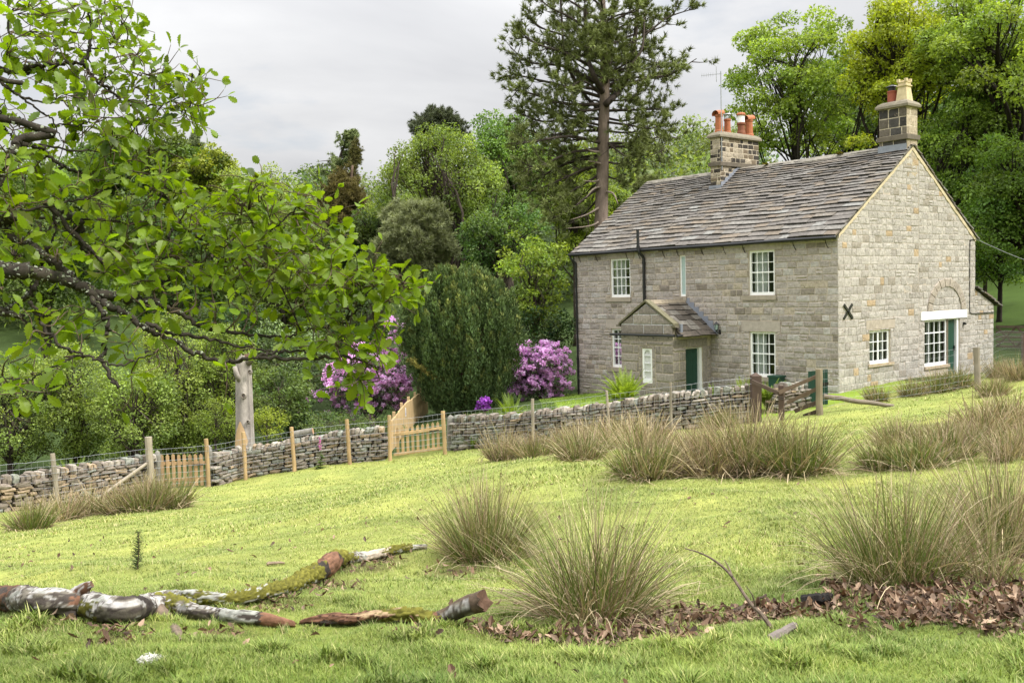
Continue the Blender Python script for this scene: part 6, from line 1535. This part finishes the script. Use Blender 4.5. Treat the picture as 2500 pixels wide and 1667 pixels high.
conifer_mass('brown_conifer', 'bronze brown conifer standing alone in the left middle distance', 64, 788, 480, 52, 88, 60, (.15, .125, .045), .25, [(790, 640), (795, 540), (800, 470), (810, 380)], .24, 1.0, 6, 22, bcol=A([.1, .07, .05]))
conifer_mass('brown_conifer', 'narrow bronze spire growing from behind the brown conifer', 65, 815, 375, 10, 60, 26, (.15, .14, .05), .12, [(805, 640), (808, 480), (817, 350), (822, 318)], .17, .35, 4, 8, bcol=A([.1, .07, .05]))
conifer_mass('distant_pine', 'dark pine crown peeping over the oak top', 78, 1010, 300, 62, 45, 46, (.09, .105, .06), .3, [(1020, 640), (1020, 400), (1010, 300)], .32, 1.3, 5, 16)
conifer_mass('distant_pine', 'tiny pine top showing past the left roof ridge', 90, 1485, 430, 28, 26, 18, (.15, .17, .06), .2, [(1490, 640), (1490, 500), (1485, 430)], .34, 1.0, 5, 10)
def larch(label, d, pts, wid, col, n, group):
    q = catmull([atD(x, y, d) for x, y in pts], 10); b = onground(q[0]); t = thing('larch_tree', label, 'tree', b, group); w = MB(); w.tube(np.concatenate([[b - ZZ * .2], q]), np.linspace(.2, .02, len(q) + 1), 6, PD); P, D = [], []
    for k in range(n):
        f = rng.uniform(.25, 1); s = q[int(f * (len(q) - 1))]; az = rng.uniform(0, 2 * pi); L = px2m(wid, d) * (1.05 - f) * rng.uniform(.6, 1.2) + .25; dd = A([math.cos(az), math.sin(az), rng.uniform(.1, .5)]); e = s + dd * L - ZZ * L * .15
        cv = catmull([s, s + dd * L * .5, e], 4); w.tube(cv, np.linspace(.04, .01, len(cv)), 4, PD, cap=False)
        for m in range(int(14 + L * 14)):
            g = rng.uniform(.15, 1); p = cv[int(g * (len(cv) - 1))] + rng.normal(0, .07, 3) - ZZ * rng.uniform(0, .35); P.append(p); D.append(rng.normal(0, 1, 3) - ZZ * .4)
    w.build('trunk', M['bark'], t); mb = MB(); tufts(mb, A(P), A(D), .24, col); mb.build('crown', M['needle'], t)
larch('thin drooping larch leaning beside the bronze spire', 66, [(772, 640), (774, 420), (782, 360), (800, 318), (812, 300)], 62, (.17, .21, .08), 46, MG)
larch('pointed pale larch top above the left hand skyline', 92, [(450, 560), (449, 380), (447, 295)], 62, (.19, .23, .1), 60, LG)
larch('pointed pale larch behind the roof end', 88, [(1408, 640), (1410, 500), (1412, 466)], 30, (.19, .25, .08), 26, MG)

# yew -----------------------------------------------------------------
d = 38.; yb = onground(atD(1065, 945, d)); yw = thing('yew_tree', 'dense dark upright yew between two purple rhododendrons', 'tree', yb)
mb = MB()
for k in range(7): az = k * .9; mb.tube([yb - ZZ * .1, yb + A([math.cos(az) * .5, math.sin(az) * .5, 2.]), yb + A([math.cos(az) * 1.3, math.sin(az) * 1.3, 4.5])], [.12, .1, .03], 7, A([.09, .05, .035]))
mb.build('trunk', M['bark'], yw)
mb = MB(); top = px2m(945 - 628, d)
R1 = px2m(130, d)
def egg(f): return np.interp(f, [0, .12, .3, .5, .7, .85, .95, 1], [.50, .70, .90, 1., .96, .80, .58, .34])
for k in range(2100):     # short upright flames of foliage packed over an egg
    f = rng.uniform(0.0, 1.0); az = rng.uniform(0, 2 * pi); dep = rng.uniform(.84, 1.03) if rng.random() < .85 else rng.uniform(.5, .85)
    lobe = 1 + .07 * math.sin(az * 9 + 3 * f) + .05 * math.sin(az * 17)
    rad = R1 * egg(f) * dep * lobe; h = rng.uniform(.4, .8); w = rng.uniform(.10, .17)
    b0 = yb + A([rad * math.cos(az), rad * .95 * math.sin(az), f * top * .93]); out_ = A([math.cos(az), math.sin(az), 0]); tp_ = b0 + ZZ * h + out_ * rng.uniform(-.06, .1)
    tip = A([.19, .21, .06]) if rng.random() < .3 else A([.11, .155, .05]); q = 50
    u = rng.uniform(0, 1, q) ** .8; dd = sph(q); ww = w * (1 - .8 * u ** 2); pos = b0 + (tp_ - b0) * u[:, None] + dd * ww[:, None]
    c = (A([.075, .12, .045]) * (1 - u[:, None] ** 2) + tip * u[:, None] ** 2) * rng.uniform(.55, 1.5, (q, 1)) * (1 + rng.normal(0, .12))
    mb.cards(A([[0, -.16, 0], [0, .16, 0], [1, .0, 0], [.5, .22, .1]]), A([[0, 1, 3, 2]]), pos, dd * .5 + out_ * .35 + ZZ * 1.2 + rng.normal(0, .3, (q, 3)), dd + out_ + rng.normal(0, .4, (q, 3)), rng.uniform(.09, .16, q), c)
# one tawny branch sticking out low on the left
s0 = yb + A([-.6, -1.5, 1.35]); e0 = atD(942, 828, 35.8); P, D = [], []; 
for f in np.linspace(0, 1, 60): P.append(s0 + (e0 - s0) * f + rng.normal(0, .06, 3)); D.append(unit(e0 - s0) + rng.normal(0, .6, 3))
tufts(mb, A(P), A(D), .14, (.22, .2, .05))
mb.build('crown', M['needle'], yw)

# rhododendrons ---------------------------------------------------------
def rhodo(label, d, cx, cy, rx, ry, nl, lr, ntruss, flower, fz=-.35, shape=(), side=0.):
    c = atD(cx, cy, d); R = A([px2m(rx, d), px2m(rx, d) * .8, px2m(ry, d)]); b = onground(atD(cx, cy, d)); t = thing('rhododendron', label, 'shrub', b)
    lob = lobes_in(c, R, nl, px2m(lr, d), .5, .1, .85) + [(atD(x, y, d), (px2m(q, d),) * 3) for x, y, q in shape]
    mb = MB(); limbs(mb, b - ZZ * .1, c, lob, .07, BK, fork=.1, share=.6); mb.build('stems', M['bark'], t)
    mb = MB(); leaves_on(mb, lob, 70, .13, (.075, .11, .04), tpl=(A([[0, 0, 0], [.5, -.17, .04], [1, 0, -.05], [.5, .17, .04]]), A([[0, 1, 2], [0, 2, 3]]))); mb.build('crown', M['leafdark'], t)
    mb = MB(); cen = []
    for lc, lr_ in lob:
        m = rng.poisson(ntruss); dd = sph(m * 3); dd = dd[(dd[:, 2] > fz) & (dd[:, 1] < .5)][:m]
        cen += [lc + q * A(lr_) * rng.uniform(.9, 1.06) for q in dd]
    for p in cen:
        n = 30; dd = sph(n); dd[:, 2] = dd[:, 2] * .8 + .1; r = rng.uniform(.07, .11); col = A(flower) * rng.uniform(.75, 1.3)
        mb.cards(A([[0, 0, -.1], [.4, -.5, .1], [1, -.2, .25], [1, .2, .25], [.4, .5, .1]]), A([[0, 1, 2, 3, 4]]), p + dd * r * .8, rng.normal(0, 1, (n, 3)), dd, r * .85, np.clip(col * rng.uniform(.75, 1.35, (n, 1)), 0, .9))
    mb.build('blossoms', M['petal'], t); return t
rhodo('tall straggling rhododendron in pink purple bloom left of the yew', 39.5, 850, 880, 118, 82, 84, 20, 6.5, (.86, .46, .77), shape=[(700, 965, 22), (745, 970, 22), (790, 965, 24), (835, 970, 22), (880, 965, 24), (925, 965, 22), (720, 915, 18), (760, 890, 20), (800, 900, 22), (830, 925, 22), (780, 940, 18), (880, 920, 20), (920, 940, 18), (940, 870, 18), (935, 790, 18), (905, 790, 20), (915, 760, 20), (900, 745, 16), (890, 820, 22), (930, 830, 20), (910, 870, 22), (870, 850, 22), (925, 900, 18)])
rhodo('domed rhododendron in purple bloom between the yew and the cottage', 39.2, 1240, 856, 92, 68, 84, 17, 5.6, (.86, .46, .82), shape=[(1165, 895, 18), (1160, 870, 14), (1185, 860, 20), (1180, 900, 20), (1220, 915, 20), (1260, 915, 20), (1300, 905, 18), (1300, 840, 20), (1310, 870, 18), (1225, 800, 18), (1265, 800, 18)])
rhodo('straggling rhododendron shoot in bloom beside the small pale fern', 33., 1112, 933, 9, 14, 6, 6, 7, (.30, .07, .42))
# ------------------------------------------------------------------ oak boughs hanging into the picture from the left
def c1(x, y): return x / 2.24, y / 2.24                 # enlarged view of the upper left of the photograph
def c2(x, y): return x / 2.24, 550 + y / 2.24
TRB = onground(A([-4.6, 2.6, 0])); TRT = TRB + A([.2, .3, 5.6])
ok = thing('oak_bough_tree', 'oak at the left edge reaching lichen covered leafy boughs into the picture', 'tree', TRB)
mb = MB(); q = catmull([TRB - ZZ * .2, TRB + A([.05, .05, 1.5]), TRB + A([.0, .2, 3.5]), TRT], 8); mb.tube(q, np.linspace(.42, .2, len(q)), 16, A([.10, .085, .065])); mb.build('trunk', M['lichen'], ok, smooth=True)
BR = [  # points, depths, radii (m), starts at the trunk
 ([c2(-60, 235), c2(0, 240), c2(200, 260), c2(400, 310), c2(520, 372), c2(700, 402), c2(865, 420)], (3.3, 3.7), (.036, .020), 1),
 ([c2(470, 350), c2(560, 430), c2(700, 490), c2(790, 560), c2(900, 610), c2(1080, 700), c2(1230, 752), c2(1380, 718), c2(1540, 690), c2(1690, 690)], (3.52, 3.7), (.02, .006), 0),
 ([c2(1380, 718), c2(1600, 732), c2(1900, 720), c2(2010, 750), c2(2060, 790)], (3.65, 3.75), (.011, .004), 0),
 ([c2(860, 425), c2(1000, 490), c2(1120, 560), c2(1300, 590), c2(1500, 612), c2(1650, 590), c2(1760, 540)], (3.7, 4.0), (.014, .004), 0),
 ([c2(800, 540), c2(950, 590), c2(1130, 620), c2(1320, 665), c2(1500, 690)], (3.6, 3.8), (.012, .005), 0),
 ([c2(490, 385), c2(560, 480), c2(592, 560), c2(572, 640), c2(560, 720), c2(600, 820), c2(645, 885)], (3.5, 3.4), (.013, .008), 0),
 ([c2(165, 415), c2(230, 540), c2(330, 660), c2(470, 712), c2(620, 762), c2(750, 738), c2(850, 690)], (3.3, 3.4), (.010, .003), 0),
 ([c2(-60, 480), c2(0, 468), c2(100, 430), c2(180, 360), c2(230, 230), c2(262, 120), c2(300, -10), c2(280, -120)], (3.6, 3.8), (.014, .009), 1),
 ([c2(470, 712), c2(350, 740), c2(200, 830), c2(90, 840), c2(0, 830)], (3.4, 3.3), (.006, .003), 0),
 ([c2(-60, -80), c2(0, -20), c2(80, 60), c2(200, 140), c2(340, 240), c2(420, 310)], (3.5, 3.6), (.026, .02), 1),
 ([c2(420, -40), c2(430, 60), c2(480, 150), c2(600, 210), c2(700, 260)], (3.9, 4.0), (.02, .008), 0),
 ([c1(300, 1120), c1(420, 1200), c1(440, 1260)], (3.9, 3.9), (.018, .02), 0),
 ([c1(-60, 360), c1(130, 365), c1(260, 360), c1(440, 342), c1(488, 275), c1(492, 150), c1(478, 50), c1(440, -40)], (3.9, 4.1), (.014, .005), 1),
 ([c1(450, 345), c1(520, 430), c1(600, 490), c1(680, 560), c1(780, 582), c1(880, 570), c1(1000, 520), c1(1065, 490)], (3.95, 4.1), (.011, .003), 0),
 ([c1(680, 562), c1(712, 660), c1(770, 742)], (4.0, 4.0), (.006, .003), 0), ([c1(800, 582), c1(815, 480), c1(775, 400)], (4.05, 4.1), (.005, .002), 0), ([c1(488, 270), c1(580, 265), c1(700, 270)], (4., 4.05), (.005, .002), 0),
 ([c1(-60, 420), c1(0, 440), c1(80, 510), c1(200, 555), c1(355, 555)], (3.6, 3.8), (.012, .004), 1), ([c1(80, 510), c1(180, 580), c1(280, 650), c1(300, 700), c1(345, 780)], (3.65, 3.7), (.006, .003), 0), ([c1(300, 680), c1(430, 685), c1(500, 660)], (3.7, 3.8), (.005, .003), 0),
 ([c1(120, 790), c1(220, 812), c1(330, 905), c1(470, 945)], (3.6, 3.8), (.014, .007), 0), ([c1(330, 905), c1(322, 990), c1(345, 1060)], (3.7, 3.7), (.008, .005), 0), ([c1(110, 790), c1(420, 825), c1(600, 820)], (3.65, 3.9), (.007, .003), 0),
 ([c1(122, 670), c1(95, 770), c1(60, 850), c1(20, 930), c1(-50, 1060)], (3.5, 3.4), (.02, .024), 1), ([c1(80, 1165), c1(300, 1120), c1(480, 1080), c1(560, 1040)], (3.5, 3.8), (.007, .003), 0),
 ([c1(730, 1510), c1(830, 1400), c1(920, 1300), c1(960, 1230)], (3.8, 4.), (.011, .004), 0), ([c1(1390, 1320), c1(1440, 1290), c1(1550, 1205), c1(1625, 1130)], (3.9, 3.95), (.006, .004), 0), ([c1(1440, 1300), c1(1380, 1225), c1(1360, 1150)], (3.9, 3.9), (.006, .003), 0),
 ([c2(1650, 590), c2(1450, 120), c2(1430, 70)], (3.95, 3.9), (.005, .006), 0), ([c2(1900, 520), c2(1960, 450), c2(2030, 350), c2(2070, 310)], (3.8, 3.75), (.006, .004), 0), ([c2(1760, 560), c2(1880, 540), c2(1910, 470), c2(1990, 420)], (3.9, 3.8), (.005, .003), 0),
 ([c2(2040, 480), c2(2120, 410), c2(2160, 350), c2(2200, 310)], (3.8, 3.7), (.005, .003), 0), ([c1(60, 1500), c1(60, 1420), c1(150, 1300), c1(170, 1160)], (3.6, 3.7), (.01, .006), 0),
 ([c1(0, 600), c1(20, 690), c1(60, 740)], (3.6, 3.6), (.006, .004), 0), ([c1(60, 60), c1(40, 250), c1(60, 380)], (3.8, 3.8), (.007, .004), 0), ([c1(60, 1180), c1(820, 1230), c1(1150, 1330), c1(1330, 1420)], (3.9, 4.1), (.008, .003), 0), ([c1(850, 1180), c1(880, 1060), c1(820, 950), c1(810, 850)], (4., 4.1), (.007, .003), 0), ([c1(240, 1100), c1(500, 1380), c1(620, 1480)], (3.7, 3.8), (.016, .01), 0)]
mbb = mb = MB(); BP = []; lich = []
for pts, (d0, d1), (r0, r1), tr in BR:
    n = len(pts); P = [at(x, y, d0 + (d1 - d0) * i / (n - 1) + rng.normal(0, .02)) for i, (x, y) in enumerate(pts)]
    if tr: s = TRB + ZZ * max(1.2, min(5.3, P[0][2] - TRB[2] + .3)); P = [s, (s + P[0]) / 2 + ZZ * .08] + P
    q = catmull(P, 9); r = np.interp(np.linspace(0, 1, len(q)), np.linspace(0, 1, len(P)), np.concatenate([[r0 * 1.6, r0 * 1.1], np.linspace(r0, r1, n)]) if tr else np.linspace(r0, r1, n))
    r = r * .74; q = q + rng.normal(0, .004, q.shape); mb.tube(q, r * (1 + rng.normal(0, .10, len(q))), 8, A([A([.04, .034, .026]) * rng.uniform(.7, 1.2) for _ in q]))
    BP.append(q)
    for i in range(0, len(q) - 1):
        if r[i] > .009 and r[i] < .05: lich.append((q[i], q[i + 1], r[i]))
BPa = np.concatenate(BP)
mb = MB(); pos, nd = [], []
for a, b, r in lich:
    k = rng.poisson(np.linalg.norm(b - a) * 420 * (1.6 if r > .016 else .5))
    for _ in range(k): d = sph(1)[0]; d[2] += .35; d = unit(d); pos.append(a + (b - a) * rng.random() + d * r * 1.02); nd.append(d)
n = len(pos); mb.cards(A([[-1, -.8, 0], [1, -1, .2], [.9, 1, 0], [-.8, .9, .3], [0, 0, .7]]), A([[0, 1, 4], [1, 2, 4], [2, 3, 4], [3, 0, 4]]), A(pos), rng.normal(0, 1, (n, 3)), A(nd) + rng.normal(0, .35, (n, 3)), rng.uniform(.002, .0065, n), np.where((rng.uniform(0, 1, n) < .7)[:, None], A([.20, .215, .16]), A([.09, .10, .045])) * rng.uniform(.6, 1.3, (n, 1)))
mb.build('lichen', M['lichen'], ok)
CL = [c1(*q) for q in [(100, 100), (40, 40), (160, 30), (60, 180), (170, 160), (250, 80), (230, 10), (330, 200), (300, 120), (280, 250), (370, 60), (420, 120), (400, 20), (560, 80), (600, 20), (540, 150), (660, 40), (690, 90), (620, 180), (740, 200), (760, 280), (690, 310), (620, 250), (800, 270), (60, 300), (20, 260), (130, 330), (200, 300), (240, 420), (300, 360), (270, 400), (480, 470), (460, 420), (520, 530), (560, 570), (440, 560), (730, 470), (700, 420), (850, 430), (800, 400), (920, 400), (860, 500), (1030, 450), (1000, 480), (1080, 430), (1100, 540), (1130, 570), (1010, 570), (1060, 600), (900, 650), (840, 630), (970, 620), (1010, 650), (770, 660), (300, 500), (350, 520), (520, 630), (590, 650), (450, 690), (390, 640), (570, 760), (630, 730), (350, 760), (640, 460), (590, 400), (500, 350), (420, 260), (700, 540), (30, 560), (10, 640),
 (100, 860), (40, 830), (50, 960), (200, 880), (150, 690), (80, 690), (620, 740), (720, 720), (740, 850), (690, 900), (880, 820), (820, 800), (760, 930), (620, 920), (560, 880), (900, 950), (400, 1020), (460, 990), (560, 1030), (480, 1080), (300, 1060), (100, 1080), (30, 1060), (850, 1010), (960, 1040), (1000, 980), (920, 1080), (250, 990), (180, 960),
 (1240, 1050), (1300, 1090), (1240, 1110), (1400, 970), (1460, 990), (1360, 1010), (1440, 1070), (1390, 1110), (1620, 1090), (1680, 1060), (1770, 1075), (1640, 1140), (1200, 1150), (1110, 1140), (1100, 1190), (1000, 1180), (1060, 1100), (700, 1130), (760, 1160), (800, 1200), (640, 1190), (600, 1250), (700, 1300), (540, 1130), (400, 1200), (200, 1130), (60, 1150), (1350, 1220), (1290, 1190), (1250, 1270), (1230, 1330), (1150, 1330), (1130, 1260), (1450, 1220), (1540, 1250), (1480, 1150), (1700, 1220), (1640, 1210), (1800, 1210), (1840, 1250), (1880, 1280), (1850, 1330), (1780, 1380), (1700, 1320), (1600, 1350), (1500, 1340), (1400, 1400), (1330, 1340), (1250, 1400), (1100, 1450), (1000, 1390), (950, 1430), (860, 1400), (650, 1400), (560, 1330), (500, 1380), (300, 1380), (80, 1410), (20, 1380), (1300, 1500), (1180, 1500), (1500, 1470), (1400, 1500), (1650, 1450), (1560, 1420), (1800, 1450), (1730, 1470), (1900, 1400), (1870, 1470), (1950, 1480), (2050, 1440), (2020, 1500), (1850, 1530), (420, 1300), (900, 1300), (820, 1300), (1050, 1270), (760, 1440), (1700, 1530)]] + \
     [c2(*q) for q in [(2170, 290), (2150, 330), (2260, 320), (2190, 370), (2210, 320), (2100, 400), (2060, 330), (2000, 300), (1950, 350), (1850, 270), (1900, 380), (1830, 330), (1700, 410), (1780, 380), (1600, 300), (1650, 350), (1450, 300), (1500, 220), (1300, 290), (1380, 230), (1150, 300), (1220, 240), (1000, 250), (1060, 330), (1000, 390), (1100, 390), (1180, 420), (1250, 430), (1340, 480), (1380, 430), (1270, 550), (1160, 530), (1200, 480), (1560, 490), (1620, 550), (1500, 420), (1700, 490), (1800, 450), (1750, 520), (1930, 560), (1880, 600), (1830, 640), (1790, 590), (2060, 570), (2030, 650), (2080, 690), (1980, 670), (1620, 620), (1560, 640), (1400, 660), (1240, 790), (1280, 760), (60, 390), (20, 330), (330, 170), (280, 150), (380, 170), (150, 640), (220, 620), (330, 500), (280, 460), (440, 600), (380, 560), (510, 560), (720, 630), (660, 590), (400, 720), (330, 780), (200, 810), (240, 900), (740, 800), (700, 680), (850, 700), (880, 640), (45, 880), (100, 930), (150, 920), (30, 740), (60, 780), (900, 470), (830, 480), (960, 540), (1930, 770), (1960, 840), (1990, 880), (1700, 640), (720, 330), (640, 250), (820, 300), (560, 250), (620, 160), (900, 330), (1850, 500), (520, 480), (460, 450), (130, 100), (100, 160), (690, 210), (770, 180), (900, 170), (860, 230)]]
tw = mbb; LP, LX, LN, LS, LC = [], [], [], [], []
BPx, BPy, BPd = proj(BPa)
for (px, py) in CL:
    dd = (BPx - px) ** 2 + (BPy - py) ** 2; i = int(np.argmin(dd)); d = BPd[i] + rng.normal(0, .13); c = at(px + rng.normal(0, 5), py + rng.normal(0, 5), d); a = BPa[i]
    if np.linalg.norm(c - a) > .03:
        q = catmull([a, (a + c) / 2 + rng.normal(0, .02, 3), c], 4); tw.tube(q, np.linspace(.0035, .0018, len(q)), 5, A([.10, .075, .05])); ax = unit(c - a)
    else: ax = unit(rng.normal(0, 1, 3))
    ax = unit(ax + ZZ * .3 + rng.normal(0, .25, 3)); low = py > 690 and px < 700
    n = int(rng.integers(3, 6)) if low else (int(rng.integers(4, 8)) if py < 380 else int(rng.integers(6, 11)))
    for _ in range(1 if low else 4):
        e = c + sph(1)[0] * rng.uniform(.05, .15); tw.tube(catmull([c - ax * .03, (c + e) / 2 + rng.normal(0, .012, 3), e], 3), np.linspace(.0022, .0012, 7), 4, A([.09, .065, .045]))
        for _k in range(int(rng.integers(1, 4))): x = unit(unit(e - c) + rng.normal(0, .7, 3)); LP.append(e); LX.append(x); LN.append(unit(ZZ * rng.uniform(.3, 1.) + rng.normal(0, .5, 3))); LS.append(rng.uniform(.03, .062)); LC.append(A([.15, .225, .014]) * (1 + rng.normal(0, .15))); tone = rng.normal(0, .12)
    for k in range(n):
        az = k * 2.4 + rng.uniform(-.5, .5); s1 = unit(np.cross(ax, A([.3, .2, 1.]))); s2 = np.cross(ax, s1)
        x = unit(ax * rng.uniform(.1, .9) + s1 * math.cos(az) + s2 * math.sin(az) - ZZ * rng.uniform(-.15, .3))
        nrm = unit(ZZ * rng.uniform(.35, 1.) + rng.normal(0, .45, 3) + ax * .15)
        LP.append(c + x * .008 - ax * rng.uniform(0, .035)); LX.append(x); LN.append(nrm); LS.append(rng.uniform(.036, .082)); LC.append(A([.145, .22, .012]) * (1 + tone + rng.normal(0, .24)) + A([.02, .012, 0]) * rng.uniform(-1, 1.5))
tw.build('boughs', M['lichen'], ok, smooth=True)
LP, LX, LN, LS, LC = map(A, (LP, LX, LN, LS, LC)); mb = MB()
for k, (pr, fo, cu) in enumerate([(OAK, .25, .15), (OAK2, .1, .3), (OAK, -.15, -.12), (OAK2, .4, .1), (OAK, .15, .5)]):
    tv, tf = leaf_outline(pr, fo, cu); s = slice(k, None, 5); mb.cards(tv, tf, LP[s], LX[s], LN[s], LS[s], np.clip(LC[s], .01, 1))
mb.build('foliage', M['oakleaf'], ok)
# ------------------------------------------------------------------ light, sky, camera
SUN_AZ, SUN_EL = 112., 47.
w = bpy.data.worlds.new('World'); sc.world = w; w.use_nodes = True
nt = w.node_tree; N, L = nt.nodes, nt.links; N.clear()
out = N.new('ShaderNodeOutputWorld'); bg = N.new('ShaderNodeBackground')
sky = N.new('ShaderNodeTexSky'); sky.sky_type = 'NISHITA'; sky.sun_disc = False; sky.sun_elevation = math.radians(SUN_EL); sky.sun_rotation = math.radians(SUN_AZ)
tc = N.new('ShaderNodeTexCoord'); sx = N.new('ShaderNodeSeparateXYZ'); L.new(tc.outputs['Generated'], sx.inputs[0])
def mth(op, a, b=None, cl=False):
    m = N.new('ShaderNodeMath'); m.operation = op; m.use_clamp = cl
    for i, q in enumerate((a, b)):
        if q is None: continue
        if isinstance(q, (int, float)): m.inputs[i].default_value = q
        else: L.new(q, m.inputs[i])
    return m.outputs[0]
zc = mth('MAXIMUM', sx.outputs[2], 0.0); den = mth('ADD', zc, .16)
cv = N.new('ShaderNodeCombineXYZ'); L.new(mth('DIVIDE', sx.outputs[0], den), cv.inputs[0]); L.new(mth('DIVIDE', sx.outputs[1], den), cv.inputs[1]); cv.inputs[2].default_value = 3.7
n1 = N.new('ShaderNodeTexNoise'); n1.inputs['Scale'].default_value = .62; n1.inputs['Detail'].default_value = 7; n1.inputs['Roughness'].default_value = .52; n1.inputs['Distortion'].default_value = .4; L.new(cv.outputs[0], n1.inputs['Vector'])
n2 = N.new('ShaderNodeTexNoise'); n2.inputs['Scale'].default_value = 1.5; n2.inputs['Detail'].default_value = 8; n2.inputs['Roughness'].default_value = .55; L.new(cv.outputs[0], n2.inputs['Vector'])
# cloud deck: brighter towards the zenith as an overcast sky is, with grey undersides and a few thin blue gaps
cr = N.new('ShaderNodeValToRGB'); e = cr.color_ramp.elements; e[0].position = .36; e[0].color = (.385, .39, .405, 1); e[1].position = .60; e[1].color = (.55, .552, .555, 1); L.new(n1.outputs[0], cr.inputs[0])
zen = mth('ADD', mth('MULTIPLY', mth('POWER', zc, 2.2), 6.0), 1.)
sc_ = N.new('ShaderNodeVectorMath'); sc_.operation = 'SCALE'; L.new(cr.outputs[0], sc_.inputs[0]); L.new(zen, sc_.inputs['Scale'])
sk = N.new('ShaderNodeVectorMath'); sk.operation = 'SCALE'; L.new(sky.outputs[0], sk.inputs[0]); sk.inputs['Scale'].default_value = .08
mr = N.new('ShaderNodeMapRange'); mr.inputs[1].default_value = .30; mr.inputs[2].default_value = .46; mr.inputs[3].default_value = .62; mr.inputs[4].default_value = 1.; L.new(n2.outputs[0], mr.inputs[0])
mx = N.new('ShaderNodeMix'); mx.data_type = 'RGBA'; L.new(mr.outputs[0], mx.inputs[0]); L.new(sk.outputs[0], mx.inputs[6]); L.new(sc_.outputs[0], mx.inputs[7])
L.new(mx.outputs[2], bg.inputs[0]); bg.inputs[1].default_value = 1.0; L.new(bg.outputs[0], out.inputs[0])

sl = bpy.data.lights.new('sun', 'SUN'); sl.energy = 3.2; sl.angle = math.radians(14); sl.color = (1., .958, .905)
so = bpy.data.objects.new('sun', sl); COL.objects.link(so)
a, e_ = math.radians(SUN_AZ), math.radians(SUN_EL)
dv = Vector((math.sin(a) * math.cos(e_), math.cos(a) * math.cos(e_), math.sin(e_)))
so.rotation_euler = (-dv).to_track_quat('-Z', 'Y').to_euler(); so.location = (20, -20, 40)

from mathutils import Matrix
cd = bpy.data.cameras.new('camera'); cam = bpy.data.objects.new('camera', cd); COL.objects.link(cam)
cd.sensor_width = 36; cd.sensor_fit = 'HORIZONTAL'; cd.lens = FOC / 2500 * 36; cd.clip_start = .05; cd.clip_end = 3000
mw = Matrix.Identity(4)
for i in range(3):
    mw[i][0], mw[i][1], mw[i][2], mw[i][3] = float(RT[i]), float(UP[i]), float(-FW[i]), float(EYE[i])
cam.matrix_world = mw; sc.camera = cam
vs = sc.view_settings; vs.view_transform = 'Standard'; vs.look = 'None'; vs.gamma = 1; vs.exposure = .58; vs.use_curve_mapping = False
cy = sc.cycles; cy.max_bounces = 7; cy.diffuse_bounces = 4; cy.glossy_bounces = 3; cy.transmission_bounces = 4; cy.transparent_max_bounces = 10; cy.use_denoising = True; cy.caustics_reflective = False; cy.caustics_refractive = False
